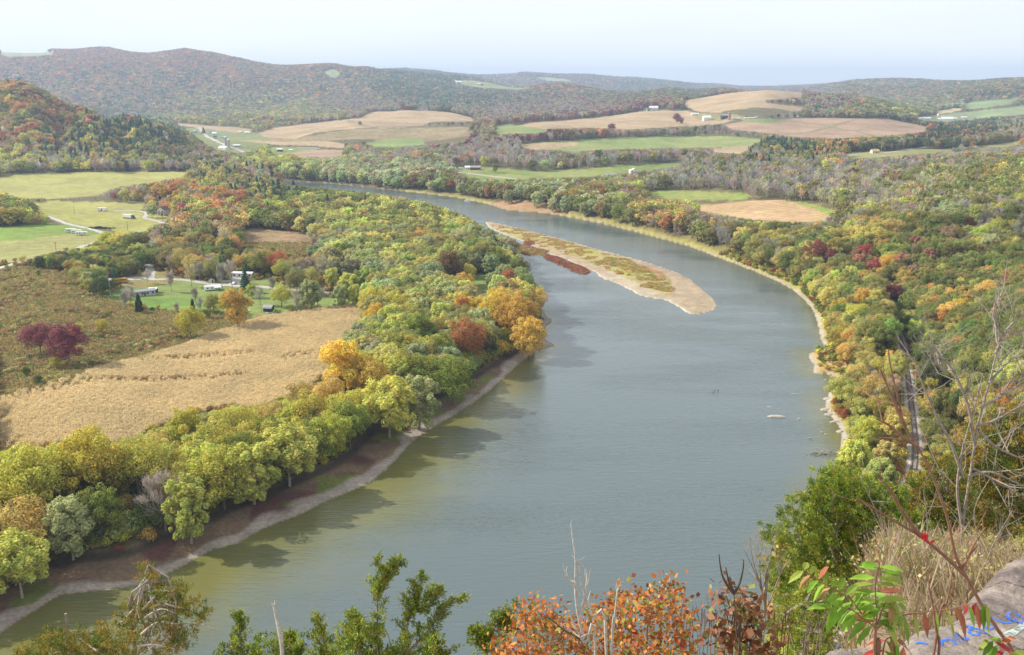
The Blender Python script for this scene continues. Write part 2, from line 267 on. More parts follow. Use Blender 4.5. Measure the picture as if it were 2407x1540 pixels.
# ------------------------------------------------------------------ painted kinds of ground (fields, meadows, lawns, roads, gravel)
PX, PY = proj(GX, GY, GZ)
G_FLOOR = (.13, .105, .055)
gcol = np.zeros(GX.shape + (3,)); gcol[:] = G_FLOOR
gcol *= (.8 + .4 * vnoise(GX, GY, 14, 11))[..., None]
m_ = vnoise(GX, GY, 30, 12)[..., None]; gcol = gcol * (1 - .5 * m_) + np.array((.14, .14, .05)) * .5 * m_
grow = np.zeros(GX.shape)                         # strength of crop rows
TAN = (.39, .285, .17); TAN2 = (.33, .235, .145); PINK = (.33, .225, .15); GRASS = (.17, .23, .07); GRASS2 = (.30, .31, .09); LAWN = (.14, .225, .05)
OPEN = []                                        # (polygon, ymin, ymax, trees allowed)
FIELDS = [
 # name, colour, ymin, ymax, polygon
 ('pasture', (.33,.32,.10), 900, 1600, [(-60,425),(0,415),(60,408),(200,405),(330,404),(455,404),(440,416),(350,430),(260,445),(230,462),(120,466),(40,467),(0,450),(-60,455)]),
 ('pasture', (.31,.30,.09), 700, 1100, [(75,478),(130,472),(230,474),(340,480),(330,500),(400,508),(400,520),(360,530),(345,545),(300,548),(150,522),(90,500)]),
 ('field',  (.15,.27,.035), 600, 1000, [(-80,540),(60,530),(120,528),(165,530),(240,545),(200,570),(120,592),(0,622),(-80,640)]),
 ('field',  (.29,.285,.10), 600, 1000, [(-80,575),(60,562),(175,548),(260,552),(215,575),(120,596),(0,622),(-80,640)]),
 ('meadow', (.30,.19,.12), 480, 900, [(560,545),(600,535),(700,548),(735,556),(740,600),(690,610),(640,590),(560,580)]),
 ('meadow', (.26,.17,.11), 2000, 2600, [(870,305),(1000,305),(1110,310),(1100,330),(980,345),(880,330)]),
 ('meadow', (.25,.195,.09), 300, 700, [(-80,640),(60,628),(160,640),(200,690),(250,700),(330,730),(430,735),(500,730),(600,748),(560,775),(460,805),(330,850),(180,905),(0,940),(-80,960)]),
 ('corn', (.40,.29,.15), 250, 560, [(-80,965),(0,935),(110,905),(230,865),(330,842),(430,812),(520,778),(620,745),(700,735),(860,712),(870,720),(830,790),(770,880),(700,925),(620,955),(500,965),(400,990),(300,1040),(0,1060),(-80,1065)]),
 ('lawn', LAWN, 480, 700, [(225,705),(262,688),(300,668),(360,640),(400,650),(480,660),(560,662),(640,655),(690,690),(760,700),(850,702),(862,712),(760,722),(640,742),(590,752),(560,738),(480,740),(400,730),(330,722)]),
 ('yard', (.26,.22,.08), 520, 700, [(262,672),(330,640),(380,636),(420,655),(400,668),(330,678)]),
 ('lawn', LAWN, 500, 900, [(1090,655),(1130,640),(1165,655),(1175,685),(1140,695),(1100,685)]),
 ('crop', TAN, 2000, 3400, [(590,318),(650,300),(730,290),(790,283),(845,278),(870,264),(920,260),(1000,259),(1060,265),(1118,279),(1112,285),(1010,288),(985,296),(900,300),(820,303),(740,312),(700,326),(640,330)]),
 ('crop', TAN2, 2000, 3400, [(815,282),(880,286),(960,290),(1010,294),(950,300),(880,301),(820,297)]),
 ('crop', (.45,.33,.20), 3000, 3800, [(300,261),(400,260),(430,265),(340,266)]),
 ('meadow', (.30,.225,.13), 1600, 2700, [(590,322),(700,326),(820,304),(1000,300),(1110,298),(1085,318),(960,327),(860,326),(760,332),(640,333)]),
 ('yard', (.20,.22,.09), 1500, 2700, [(425,300),(470,297),(520,305),(600,312),(640,330),(600,350),(560,362),(500,350),(470,330)]),
 ('crop', (.38,.28,.17), 2200, 3200, [(395,286),(440,292),(560,300),(600,305),(560,312),(470,302),(420,296)]),
 ('crop', TAN, 1500, 2300, [(560,330),(680,333),(760,331),(812,338),(810,348),(740,343),(640,340)]),
 ('crop', PINK, 1200, 1900, [(680,352),(740,350),(805,353),(815,362),(780,372),(700,368),(670,360)]),
 ('pasture', GRASS, 1300, 2000, [(640,346),(760,346),(740,350),(690,360),(645,366),(625,356)]),
 ('pasture', (.20,.27,.08), 1500, 2400, [(860,335),(900,327),(990,325),(1000,340),(930,346),(880,346)]),
 ('crop', TAN, 1800, 3200, [(1178,303),(1250,288),(1330,283),(1430,273),(1500,263),(1560,259),(1615,262),(1640,266),(1730,282),(1700,290),(1640,296),(1560,300),(1480,305),(1380,300),(1280,304),(1200,312)]),
 ('pasture', GRASS, 1600, 2500, [(1165,298),(1190,292),(1260,300),(1300,308),(1250,314),(1160,316)]),
 ('pasture', (.22,.27,.09), 1400, 2200, [(1220,338),(1300,333),(1400,326),(1520,322),(1640,320),(1740,322),(1800,328),(1760,345),(1600,348),(1480,350),(1340,356),(1240,350)]),
 ('crop', TAN, 1400, 2000, [(1222,340),(1300,336),(1360,334),(1350,344),(1280,352),(1235,350)]),
 ('crop', TAN, 1300, 2000, [(1655,352),(1700,347),(1760,342),(1765,350),(1740,362),(1680,358)]),
 ('crop', TAN, 2400, 3300, [(1605,238),(1640,230),(1700,220),(1760,213),(1830,210),(1890,212),(1888,228),(1800,236),(1795,242),(1900,250),(1880,262),(1800,272),(1740,270),(1640,262),(1610,250)]),
 ('crop', PINK, 1700, 2600, [(1700,293),(1760,282),(1830,279),(1900,277),(1990,278),(2080,278),(2150,292),(2195,302),(2170,312),(2060,322),(1960,326),(1860,322),(1780,310),(1720,305)]),
 ('pasture', GRASS, 1900, 2500, [(1740,281),(1790,277),(1840,280),(1850,286),(1800,290),(1750,288)]),
 ('meadow', (.27,.24,.11), 1900, 2500, [(1625,268),(1660,266),(1740,270),(1760,280),(1700,284),(1640,282)]),
 ('pasture', (.18,.24,.07), 1100, 1500, [(1065,398),(1110,390),(1170,394),(1260,402),(1380,398),(1450,388),(1560,384),(1610,382),(1600,390),(1520,400),(1450,409),(1380,416),(1260,420),(1180,424),(1100,417),(1075,408)]),
 ('pasture', (.20,.27,.06), 800, 1200, [(1510,452),(1560,447),(1640,449),(1740,453),(1770,460),(1750,471),(1660,471),(1580,470),(1520,462)]),
 ('crop', (.44,.29,.17), 700, 1200, [(1618,483),(1680,478),(1760,472),(1840,470),(1900,483),(1958,509),(1940,520),(1870,525),(1780,517),(1700,507),(1640,496)]),
 ('pasture', (.22,.29,.07), 700, 1200, [(1850,470),(1880,474),(1940,488),(1990,505),(1992,515),(1965,512),(1925,495),(1870,478)]),
 ('pasture', (.22,.28,.12), 2400, 3400, [(2210,272),(2260,264),(2330,258),(2407,247),(2450,240),(2450,262),(2407,270),(2330,276),(2260,282),(2215,290)]),
 ('pasture', (.20,.27,.11), 2600, 3800, [(2265,244),(2310,238),(2370,232),(2400,230),(2370,246),(2290,256),(2268,254)]),
 ('crop', (.5,.4,.22), 2600, 3800, [(2200,262),(2240,254),(2270,256),(2240,264),(2208,268)]),
 ('meadow', (.26,.26,.11), 1000, 1700, [(1960,366),(2010,357),(2080,357),(2160,350),(2260,350),(2407,330),(2407,340),(2300,352),(2200,360),(2120,366),(2020,374)]),
 ('pasture', (.26,.28,.15), 2500, 3400, [(2148,274),(2200,272),(2290,271),(2290,283),(2200,285),(2150,283)]),
 ('pasture', (.24,.28,.12), 4200, 5600, [(1070,192),(1110,186),(1180,198),(1250,206),(1220,212),(1130,206),(1090,200)]),
 ('pasture', (.3,.34,.18), 5000, 6500, [(0,128),(0,119),(60,119),(110,121),(130,126),(90,132),(20,134)]),
 ('pasture', (.3,.34,.18), 5000, 6500, [(760,170),(775,162),(788,163),(800,172),(795,182),(780,182)]),
 ('pasture', (.3,.34,.16), 7000, 9800, [(1255,181),(1300,183),(1335,187),(1345,192),(1290,190)]),
]
for nm, c, y0, y1, poly in FIELDS:
    pw = np.array(poly, float)
    ok = (GY > y0) & (GY < y1); ii = np.nonzero(ok)
    # a soft wobble keeps the edges from looking ruled
    sc = GY[ii] / 1400
    ins = inpoly(PX[ii] + (vnoise(GX[ii], GY[ii], 25, 21) - .5) * 5, PY[ii] + (vnoise(GX[ii], GY[ii], 25, 22) - .5) * 2.4, pw)
    a, b = ii[0][ins], ii[1][ins]
    cc = np.array(c) * (.86 + .28 * vnoise(GX[a, b], GY[a, b], 45, 13))[:, None] * (.93 + .14 * vnoise(GX[a, b], GY[a, b], 6, 14))[:, None]
    if nm == 'meadow':
        t = vnoise(GX[a, b], GY[a, b], 11, 15)[:, None]; q = vnoise(GX[a, b], GY[a, b], 5, 16)[:, None]
        cc = cc * (1 - .4 * t) + np.array((.21, .20, .06)) * .4 * t; cc = np.where(q > .72, cc * .5 + np.array((.17, .12, .07)) * .5, cc)
    if nm in ('field', 'pasture', 'lawn'):
        t = sstep(.35, .8, vnoise(GX[a, b], GY[a, b], 70, 17))[:, None]; cc = cc * (1 - .3 * t) + np.array((.33, .29, .13)) * .3 * t
    gcol[a, b] = cc
    grow[a, b] = 1.0 if nm == 'crop' else (.45 if nm in ('field', 'pasture') else 0)
    OPEN.append((pw, y0, y1, nm))
# contour strips on the tan hill fields
for line, wd, c in [([(800,283),(850,293),(905,297),(1000,297),(1060,290)],4,(.22,.2,.1)), ([(700,315),(760,300),(820,300)],3,(.25,.2,.12)),
                    ([(1800,318),(1900,312),(1980,290),(2010,283)],5,(.2,.17,.09)), ([(1850,283),(1930,292),(2010,308),(2060,322)],6,(.22,.2,.11)), ([(1990,290),(2080,300),(2150,298)],4,(.2,.18,.1)),
                    ([(1500,268),(1600,280),(1700,288)],4,(.36,.27,.16)), ([(1620,252),(1700,246),(1800,243)],4,(.33,.26,.15)), ([(1200,308),(1330,296),(1450,292),(1600,292)],4,(.33,.25,.14)),
                    ([(850,272),(950,270),(1060,275)],2.5,(.3,.22,.13))]:
    pts = [cast(*p) for p in line]; pts = smooth([(p.x, p.y) for p in pts if p], 4)
    ok = (GY > pts[:, 1].min() - 60) & (GY < pts[:, 1].max() + 60) & (GX > pts[:, 0].min() - 60) & (GX < pts[:, 0].max() + 60)
    ii = np.nonzero(ok); d = dist_line(GX[ii], GY[ii], pts); k = 1 - sstep(wd * .5, wd * 1.6, d)
    gcol[ii] = gcol[ii] * (1 - k[:, None]) + np.array(c) * k[:, None]
# roads
ROADS = [  # colour, half width, trees kept away, pixels
 ((.42,.39,.36), 3.4, 5, [(-120,660),(0,630),(90,606),(160,593),(200,578),(260,562),(305,552),(330,545)]),
 ((.42,.39,.35), 2.6, 3, [(110,508),(155,525),(190,533),(235,545),(262,556),(290,556)]),
 ((.45,.40,.33), 2.2, 3, [(270,495),(330,497),(345,503),(340,512),(352,516),(370,520),(395,528),(430,536)]),
 ((.45,.37,.30), 2.6, 3, [(345,622),(356,638),(356,656),(400,656),(450,660),(500,668),(560,672),(620,675),(700,684),(760,688),(830,697),(880,700)]),
 ((.42,.35,.28), 4.5, 3, [(290,656),(320,655),(356,652)]),
 ((.40,.36,.30), 4.0, 4, [(553,668),(556,655),(575,650)]),
 ((.45,.42,.38), 4.5, 6, [(468,300),(478,312),(488,322),(505,330),(530,342),(560,352),(600,365)]),
 ((.42,.40,.37), 3.2, 5, [(1960,368),(2020,362),(2080,359),(2130,352),(2180,344),(2230,338)]),
 ((.40,.37,.33), 2.5, 3, [(1070,405),(1160,415),(1240,426)]),
]
roadw = []
for c, hw, keep, px in ROADS:
    pts = [cast(*p) for p in px]; pts = smooth([(p.x, p.y) for p in pts], 5); roadw.append((pts, hw, keep))
    b = 30; ok = (GY > pts[:, 1].min() - b) & (GY < pts[:, 1].max() + b) & (GX > pts[:, 0].min() - b) & (GX < pts[:, 0].max() + b)
    ii = np.nonzero(ok); d = dist_line(GX[ii], GY[ii], pts); k = (1 - sstep(hw + .5, hw + 3, d)) * .6
    gcol[ii] = gcol[ii] * (1 - k[:, None]) + np.array((.24, .22, .1)) * k[:, None]
    grow[ii] *= 1 - k
# banks: gravel along the water, dry grass on the right bank, reeds and shingle on the bar
sel = (GY < 1400); ii = np.nonzero(sel); X_, Y_ = GX[ii], GY[ii]
dr = dist_line(X_, Y_, river, True); ins = inpoly(X_, Y_, river); wn = vnoise(X_, Y_, 8, 31); wn2 = vnoise(X_, Y_, 3, 32)
def blend(k, c):
    global gc
    gc = gc * (1 - k[:, None]) + np.array(c) * k[:, None]
gc = gcol[ii]
leftside = (~ins) & (X_ < np.interp(Y_, [0, 200, 400, 600, 800, 1300], [0, 0, 60, 60, 0, -200]))
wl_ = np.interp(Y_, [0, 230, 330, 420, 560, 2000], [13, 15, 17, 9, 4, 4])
blend(np.where(leftside, 1 - sstep(wl_, wl_ + 4, dr), 0), (.185, .125, .08))
blend(np.where(leftside, (1 - sstep(wl_ * .8, wl_, dr)) * sstep(.45, .62, wn), 0) * .85, (.11, .045, .04))
blend(np.where(leftside, (1 - sstep(wl_ * .8, wl_, dr)) * sstep(.62, .75, vnoise(X_, Y_, 9, 37)), 0) * .8, (.14, .18, .03))
blend(np.where(leftside, 1 - sstep(1.0 + wn * 4.5, 2.2 + wn * 7, dr), 0), (.34, .285, .24))
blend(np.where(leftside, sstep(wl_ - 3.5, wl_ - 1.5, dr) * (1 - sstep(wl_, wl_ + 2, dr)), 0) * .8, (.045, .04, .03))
blend(np.where(leftside, (1 - sstep(.1, 1.2, dr)), 0) * .5, (.28, .2, .13))
rs_ = (~ins) & ~leftside
wr = np.interp(Y_, [0, 300, 600, 1300], [2, 3.2, 4, 7])
blend(np.where(rs_, 1 - sstep(wr, wr * 1.8, dr) * (.6 + .4 * sstep(.3, .6, wn)), 0), (.33, .285, .085))
blend(np.where(rs_, 1 - sstep(.8 + wn * .8, 1.6 + wn * 1.4, dr), 0), (.37, .32, .26))
blend(np.where(ins, 1.0, 0), (.13, .12, .05))
spx = [(1140,478),(1200,500),(1290,502),(1320,508),(1330,500),(1260,488),(1180,478)]
k = inpoly(*proj(X_, Y_, np.full(X_.shape, 1.0)), np.array(spx, float)); blend(np.where(k & rs_, sstep(1.5, 4, dr), 0) * .9, (.40, .24, .14))
spx = [(1905,830),(1945,822),(1990,850),(2000,885),(1960,890),(1912,880)]
k = inpoly(*proj(X_, Y_, np.full(X_.shape, 1.0)), np.array(spx, float)); blend(np.where(k & rs_, sstep(1, 2.5, dr), 0) * .9, (.42, .28, .12))
bI = inpoly(X_, Y_, bar); bD = dist_line(X_, Y_, bar, True)
blend(np.where(bI, 1., 0), (.36, .28, .19))
bpx = proj(X_, Y_, np.full(X_.shape, .6))
k = inpoly(bpx[0], bpx[1] + (wn - .5) * 8, np.array([(1150,522),(1260,548),(1400,590),(1480,612),(1560,660),(1590,680),(1570,695),(1500,672),(1440,640),(1340,600),(1240,568),(1160,534)], float))
blend(np.where(bI & k, sstep(.2, .5, wn2 * .5 + wn * .5) * .85, 0), (.36, .29, .11))
blend(np.where(bI & k & (vnoise(X_, Y_, 14, 36) > .55), .6, 0), (.34, .33, .07))
blend(np.where(bI & k & (bpx[0] < 1330), .5, 0) * sstep(.3, .6, wn), (.32, .16, .08))
k = inpoly(bpx[0], bpx[1] + (wn - .5) * 6, np.array([(1420,600),(1500,622),(1560,645),(1585,668),(1575,678),(1520,664),(1450,632)], float))
blend(np.where(bI & k, sstep(.25, .6, wn2), 0), (.22, .20, .05)); blend(np.where(bI & k & (wn > .72), .7, 0), (.32, .14, .05))
k = inpoly(bpx[0], bpx[1], np.array([(1380,640),(1440,640),(1520,678),(1600,710),(1590,722),(1500,700),(1430,668)], float))
blend(np.where(bI & k, .65, 0), (.40, .34, .25))
blend(np.where(bI, 1 - sstep(1.2, 3.4, bD + wn * 1.5), 0), (.50, .43, .34))
for q, c in zip(reeds, [(.24,.16,.06), (.2,.09,.05), (.19,.08,.05), (.20,.05,.035)]):
    k = inpoly(X_, Y_, q); dq = dist_line(X_, Y_, q, True)
    blend(np.where(k, sstep(.3, 1.2, dq), 0), c); blend(np.where(k, sstep(2, 4, dq) * (wn > .55) * .6, 0), (.2, .2, .05))
# railway bench and rock slope near the viewpoint
dra = dist_line(X_, Y_, railw)
blend(np.where((dra < 9) & (Y_ < 560) & ~ins & (dr > 4), 1 - sstep(4, 8, dra), 0) * .8, (.33, .27, .11))
rr_ = np.hypot(X_, Y_); blend(np.where(rr_ < 60, 1., 0) * sstep(60, 30, rr_), (.30, .22, .14))
gcol[ii] = gc
gcol = np.clip(gcol, 0, 1)

# ground material: colour attribute with fine mottling, crop rows where there are crops
m, N, L = newmat('ground_cover'); o = N.new('ShaderNodeOutputMaterial'); b = N.new('ShaderNodeBsdfPrincipled'); b.inputs['Roughness'].default_value = .95; b.inputs['Specular IOR Level'].default_value = .1
ca = N.new('ShaderNodeAttribute'); ca.attribute_name = 'Col'; ra = N.new('ShaderNodeAttribute'); ra.attribute_name = 'rows'
t = N.new('ShaderNodeTexCoord')
def noise(sc, det=4, vec=None, ro=.6):
    n = N.new('ShaderNodeTexNoise'); n.inputs['Scale'].default_value = sc; n.inputs['Detail'].default_value = det; n.inputs['Roughness'].default_value = ro
    L.new(vec or t.outputs['Object'], n.inputs['Vector']); return n.outputs['Fac']
def mr(v, a, b_, c, d):
    r = N.new('ShaderNodeMapRange'); L.new(v, r.inputs['Value'])
    for k_, q in zip(('From Min', 'From Max', 'To Min', 'To Max'), (a, b_, c, d)): r.inputs[k_].default_value = q
    return r.outputs['Result']
def mth(op, a, b_):
    q = N.new('ShaderNodeMath'); q.operation = op
    for i, v in enumerate((a, b_)):
        if isinstance(v, (int, float)): q.inputs[i].default_value = v
        else: L.new(v, q.inputs[i])
    return q.outputs[0]
f1 = mr(noise(.9, 6), .3, .7, .72, 1.28); f2 = mr(noise(.12, 5), .3, .7, .82, 1.18); f3 = mr(noise(.015, 4), .3, .7, .9, 1.1)
wv = N.new('ShaderNodeTexWave'); wv.inputs['Scale'].default_value = .035; wv.inputs['Distortion'].default_value = 1.6; wv.inputs['Detail'].default_value = 2; wv.inputs['Detail Scale'].default_value = .4
mpp = N.new('ShaderNodeMapping'); mpp.inputs['Rotation'].default_value = (0, 0, rad(78)); L.new(t.outputs['Object'], mpp.inputs['Vector']); L.new(mpp.outputs['Vector'], wv.inputs['Vector'])
rowf = mth('ADD', 1.0, mth('MULTIPLY', ra.outputs['Fac'], mr(wv.outputs['Fac'], 0, 1, -.13, .13)))
tot = mth('MULTIPLY', mth('MULTIPLY', f1, f2), mth('MULTIPLY', f3, rowf))
v = N.new('ShaderNodeVectorMath'); v.operation = 'SCALE'; L.new(ca.outputs['Color'], v.inputs[0]); L.new(tot, v.inputs['Scale'])
L.new(v.outputs['Vector'], b.inputs['Base Color'])
bp = N.new('ShaderNodeBump'); bp.inputs['Strength'].default_value = .5; bp.inputs['Distance'].default_value = .35; L.new(noise(1.4, 5), bp.inputs['Height']); L.new(bp.outputs['Normal'], b.inputs['Normal'])
L.new(b.outputs['BSDF'], o.inputs['Surface']); M_GROUND = m
nr, nc = GX.shape
idx = np.arange(nr * nc).reshape(nr, nc)
F = np.stack([idx[:-1, :-1], idx[:-1, 1:], idx[1:, 1:], idx[1:, :-1]], -1).reshape(-1, 4)[:, ::-1]
V = np.stack([GX, GY, GZ], -1).reshape(-1, 3)
rgba = np.concatenate([gcol.reshape(-1, 3), np.ones((nr * nc, 1))], 1)
link('ground', mesh_np('ground', V, F, M_GROUND, {'Col': ('POINT', 'FLOAT_COLOR', rgba), 'rows': ('POINT', 'FLOAT', grow.ravel())}, True), kind='structure')

# ------------------------------------------------------------------ river water
gx = np.arange(-700, 700, 5.0); gy = np.concatenate([np.arange(-200, 700, 4.0), np.arange(700, 1500, 8.0)])
WX, WY = np.meshgrid(gx, gy); d = dist_line(WX, WY, river, True); ins = inpoly(WX, WY, river)
dl = dist_line(WX, WY, np.concatenate([left_ext, left_bank[:26]])); dR = dist_line(WX, WY, right_bank[26:])
wsh = np.interp(WY, [0, 250, 330, 400, 500], [44, 32, 22, 12, 5])
shal = np.where(ins, np.maximum(np.exp(-(dl / wsh) ** 2), .8 * np.exp(-(dR / 10) ** 2)), 1)
shal = np.maximum(shal, .55 * np.exp(-(d / 7) ** 2)) * (.75 + .5 * vnoise(WX, WY, 22, 51))
m, N, L = newmat('river_water'); o = N.new('ShaderNodeOutputMaterial'); b = N.new('ShaderNodeBsdfPrincipled')
t = N.new('ShaderNodeTexCoord'); ca = N.new('ShaderNodeAttribute'); ca.attribute_name = 'shallow'
mxw = N.new('ShaderNodeMixRGB'); mxw.inputs['Color1'].default_value = (.088, .118, .122, 1); mxw.inputs['Color2'].default_value = (.15, .145, .045, 1)
L.new(mr(mth('ADD', ca.outputs['Fac'], mr(noise(.09, 4), .3, .7, -.12, .12)), .1, 1, 0, 1), mxw.inputs['Fac']); L.new(mxw.outputs['Color'], b.inputs['Base Color'])
b.inputs['Roughness'].default_value = .09; b.inputs['IOR'].default_value = 1.62; b.inputs['Specular IOR Level'].default_value = .5
mp1 = N.new('ShaderNodeMapping'); mp1.inputs['Scale'].default_value = (.14, .75, 1); mp1.inputs['Rotation'].default_value = (0, 0, rad(10)); L.new(t.outputs['Object'], mp1.inputs['Vector'])
mp2 = N.new('ShaderNodeMapping'); mp2.inputs['Scale'].default_value = (.6, 1.9, 1); mp2.inputs['Rotation'].default_value = (0, 0, rad(-8)); L.new(t.outputs['Object'], mp2.inputs['Vector'])
mpg = N.new('ShaderNodeMapping'); mpg.inputs['Scale'].default_value = (.5, 1.6, 1); mpg.inputs['Rotation'].default_value = (0, 0, rad(-12)); L.new(t.outputs['Object'], mpg.inputs['Vector'])
gust = mr(noise(.011, 4, mpg.outputs['Vector']), .38, .62, .25, 1.15)
hh = mth('ADD', mth('MULTIPLY', noise(1, 4, mp1.outputs['Vector'], .55), 1.0), mth('MULTIPLY', noise(1, 3, mp2.outputs['Vector'], .5), .45))
bp = N.new('ShaderNodeBump'); bp.inputs['Distance'].default_value = .36; L.new(mth('MULTIPLY', gust, 1.0), bp.inputs['Strength']); L.new(hh, bp.inputs['Height']); L.new(bp.outputs['Normal'], b.inputs['Normal'])
L.new(b.outputs['BSDF'], o.inputs['Surface'])
ny, nx = WX.shape; idx = np.arange(nx * ny).reshape(ny, nx)
F = np.stack([idx[:-1, :-1], idx[:-1, 1:], idx[1:, 1:], idx[1:, :-1]], -1).reshape(-1, 4)
link('river_water', mesh_np('river_water', np.stack([WX, WY, np.zeros_like(WX)], -1).reshape(-1, 3), F, m, {'shallow': ('POINT', 'FLOAT', np.clip(shal, 0, 1).ravel())}), kind='structure')
# roads as sheets a little above the ground
M_ROAD = pmat('road_gravel', (.44, .41, .37), .9, nscale=.5, namp=.15)
for pts, hw, keep in roadw:
    pts = smooth(pts, 2); tg = np.gradient(pts, axis=0); tg /= np.linalg.norm(tg, axis=1)[:, None] + 1e-9; nn = np.stack([-tg[:, 1], tg[:, 0]], 1)
    rows_ = []
    for k in np.linspace(-1, 1, 5):
        q = pts + nn * hw * k * (1 + .12 * np.sin(np.arange(len(pts)) * 1.3))[:, None]; rows_.append(np.concatenate([q, (H(q[:, 0], q[:, 1]) + .16 - .10 * abs(k))[:, None]], 1))
    V = np.stack(rows_, 1); n1 = len(pts); idx = np.arange(n1 * 5).reshape(n1, 5); F = np.stack([idx[:-1, :-1], idx[1:, :-1], idx[1:, 1:], idx[:-1, 1:]], -1).reshape(-1, 4)
    link('road', mesh_np('road', V.reshape(-1, 3), F, M_ROAD), kind='structure')
# ------------------------------------------------------------------ haze
hz = bpy.data.meshes.new('haze'); zb, zt, e = -12, 410, 14900
hz.from_pydata([(-e, -900, zb), (e, -900, zb), (e, e, zb), (-e, e, zb), (-e, -900, zt), (e, -900, zt), (e, e, zt), (-e, e, zt)], [], [(3, 2, 1, 0), (4, 5, 6, 7), (0, 1, 5, 4), (1, 2, 6, 5), (2, 3, 7, 6), (3, 0, 4, 7)])
m, N, L = newmat('haze_air'); o = N.new('ShaderNodeOutputMaterial'); pv = N.new('ShaderNodeVolumePrincipled')
pv.inputs['Color'].default_value = (.60, .745, 1.0, 1); pv.inputs['Density'].default_value = 1.0e-4; pv.inputs['Anisotropy'].default_value = .1
L.new(pv.outputs['Volume'], o.inputs['Volume']); hz.materials.append(m)
link('haze', hz, kind='stuff', label='pale blue autumn haze filling the valley air')
# ------------------------------------------------------------------ foliage materials
def leafmat(name, inst, transl=.42, tex=None):
    global N, L, t
    m, N, L = newmat(name); o = N.new('ShaderNodeOutputMaterial')
    if inst: c = N.new('ShaderNodeAttribute'); c.attribute_type = 'INSTANCER'; c.attribute_name = 'tint'; colr = c.outputs['Color']
    else: c = N.new('ShaderNodeObjectInfo'); colr = c.outputs['Color']
    t = N.new('ShaderNodeTexCoord')
    a = N.new('ShaderNodeAttribute'); a.attribute_name = 'v'; h = N.new('ShaderNodeAttribute'); h.attribute_name = 'h'
    s1 = N.new('ShaderNodeVectorMath'); s1.operation = 'SCALE'; L.new(colr, s1.inputs[0]); L.new(mr(a.outputs['Fac'], 0, 1, .9, 2.2), s1.inputs['Scale'])
    mm = N.new('ShaderNodeMixRGB'); mm.inputs['Color1'].default_value = (.86, 1.03, .95, 1); mm.inputs['Color2'].default_value = (1.13, .98, .88, 1)
    L.new(mth('ADD', mth('MULTIPLY', h.outputs['Fac'], .6), mr(noise(.35, 2), .3, .7, 0, .4)), mm.inputs['Fac'])
    s2 = N.new('ShaderNodeVectorMath'); s2.operation = 'MULTIPLY'; L.new(s1.outputs['Vector'], s2.inputs[0]); L.new(mm.outputs['Color'], s2.inputs[1])
    d = N.new('ShaderNodeBsdfDiffuse'); tr = N.new('ShaderNodeBsdfTranslucent'); mix = N.new('ShaderNodeMixShader'); mix.inputs['Fac'].default_value = transl
    L.new(s2.outputs['Vector'], d.inputs['Color']); L.new(s2.outputs['Vector'], tr.inputs['Color']); L.new(d.outputs['BSDF'], mix.inputs[1]); L.new(tr.outputs['BSDF'], mix.inputs[2])
    L.new(mix.outputs['Shader'], o.inputs['Surface']); return m
M_LEAF = leafmat('leaves', False); M_LEAFI = leafmat('woodland_leaves', True)
M_BARK = pmat('bark', (.16, .13, .10), .9, nscale=2.5, namp=.35, bump=.4); M_BARKP = pmat('pale_bark', (.34, .30, .25), .9, nscale=2.5, namp=.3, bump=.3)
R = np.random.RandomState(11)
def unit(v): return v / (np.linalg.norm(v, axis=-1, keepdims=True) + 1e-9)
def rsph(n, up=0.0):
    v = unit(R.randn(n, 3))
    if up: v[:, 2] = v[:, 2] + up; v = unit(v)
    return v
def cards(P, Nn, size, asp=1.0, along=None):
    n = len(P); Nn = unit(Nn)
    a = rsph(n) if along is None else along
    T = unit(np.cross(Nn, a)); B = unit(np.cross(Nn, T))
    s = (size * (.65 + .7 * R.rand(n)))[:, None]
    V = np.stack([P - T * s * .5, P + B * s * .5 * asp, P + T * s * .5, P - B * s * .5 * asp], 1).reshape(-1, 3)
    V += R.randn(*V.shape) * size * .06
    return V
def cardmesh(name, V, mats, v=None, h=None):
    n = len(V) // 4; F = np.arange(n * 4).reshape(n, 4)
    return mesh_np(name, V, F, mats, {'v': ('FACE', 'FLOAT', R.rand(n) if v is None else v), 'h': ('FACE', 'FLOAT', R.rand(n) if h is None else h)})
def tube(P, rads, k=6):
    P = np.array(P, float); V = []; F = []
    for i in range(len(P)):
        d = unit(P[min(i + 1, len(P) - 1)] - P[max(i - 1, 0)]); a = unit(np.cross(d, [.13, .97, .2])); b_ = np.cross(d, a)
        for j in range(k):
            q = 2 * math.pi * j / k; V.append(P[i] + (a * math.cos(q) + b_ * math.sin(q)) * rads[i])
    for i in range(len(P) - 1):
        for j in range(k): F.append((i * k + j, i * k + (j + 1) % k, (i + 1) * k + (j + 1) % k, (i + 1) * k + j))
    return np.array(V), np.array(F)
def joinm(parts):
    Vs, Fs, o = [], [], 0
    for V, F in parts: Vs.append(V); Fs.append(F + o); o += len(V)
    return np.concatenate(Vs), np.concatenate(Fs)
def limb(a, b, r0, r1, bend=.12, n=4):
    a = np.array(a, float); b = np.array(b, float); L_ = np.linalg.norm(b - a); q = R.randn(3) * L_ * bend; q[2] -= abs(q[2]) * .3
    P = [a + (b - a) * s + q * math.sin(math.pi * s) for s in np.linspace(0, 1, n)]
    return tube(P, np.linspace(r0, r1, n), 5)
def crown_lobes(rx, rz, zc, nl, lr, up=.18, low=-.9):
    D = rsph(nl * 3, up); D = D[D[:, 2] > low][:nl]
    k = (.42 + .60 * R.rand(len(D)) ** .8)[:, None]
    Cn = D * k * np.array([rx, rx, rz]) + [0, 0, zc]
    rr = lr * rx * (.55 + .85 * R.rand(len(D)))
    return np.concatenate([Cn, [[0, 0, zc]]]), np.append(rr, rx * .42)
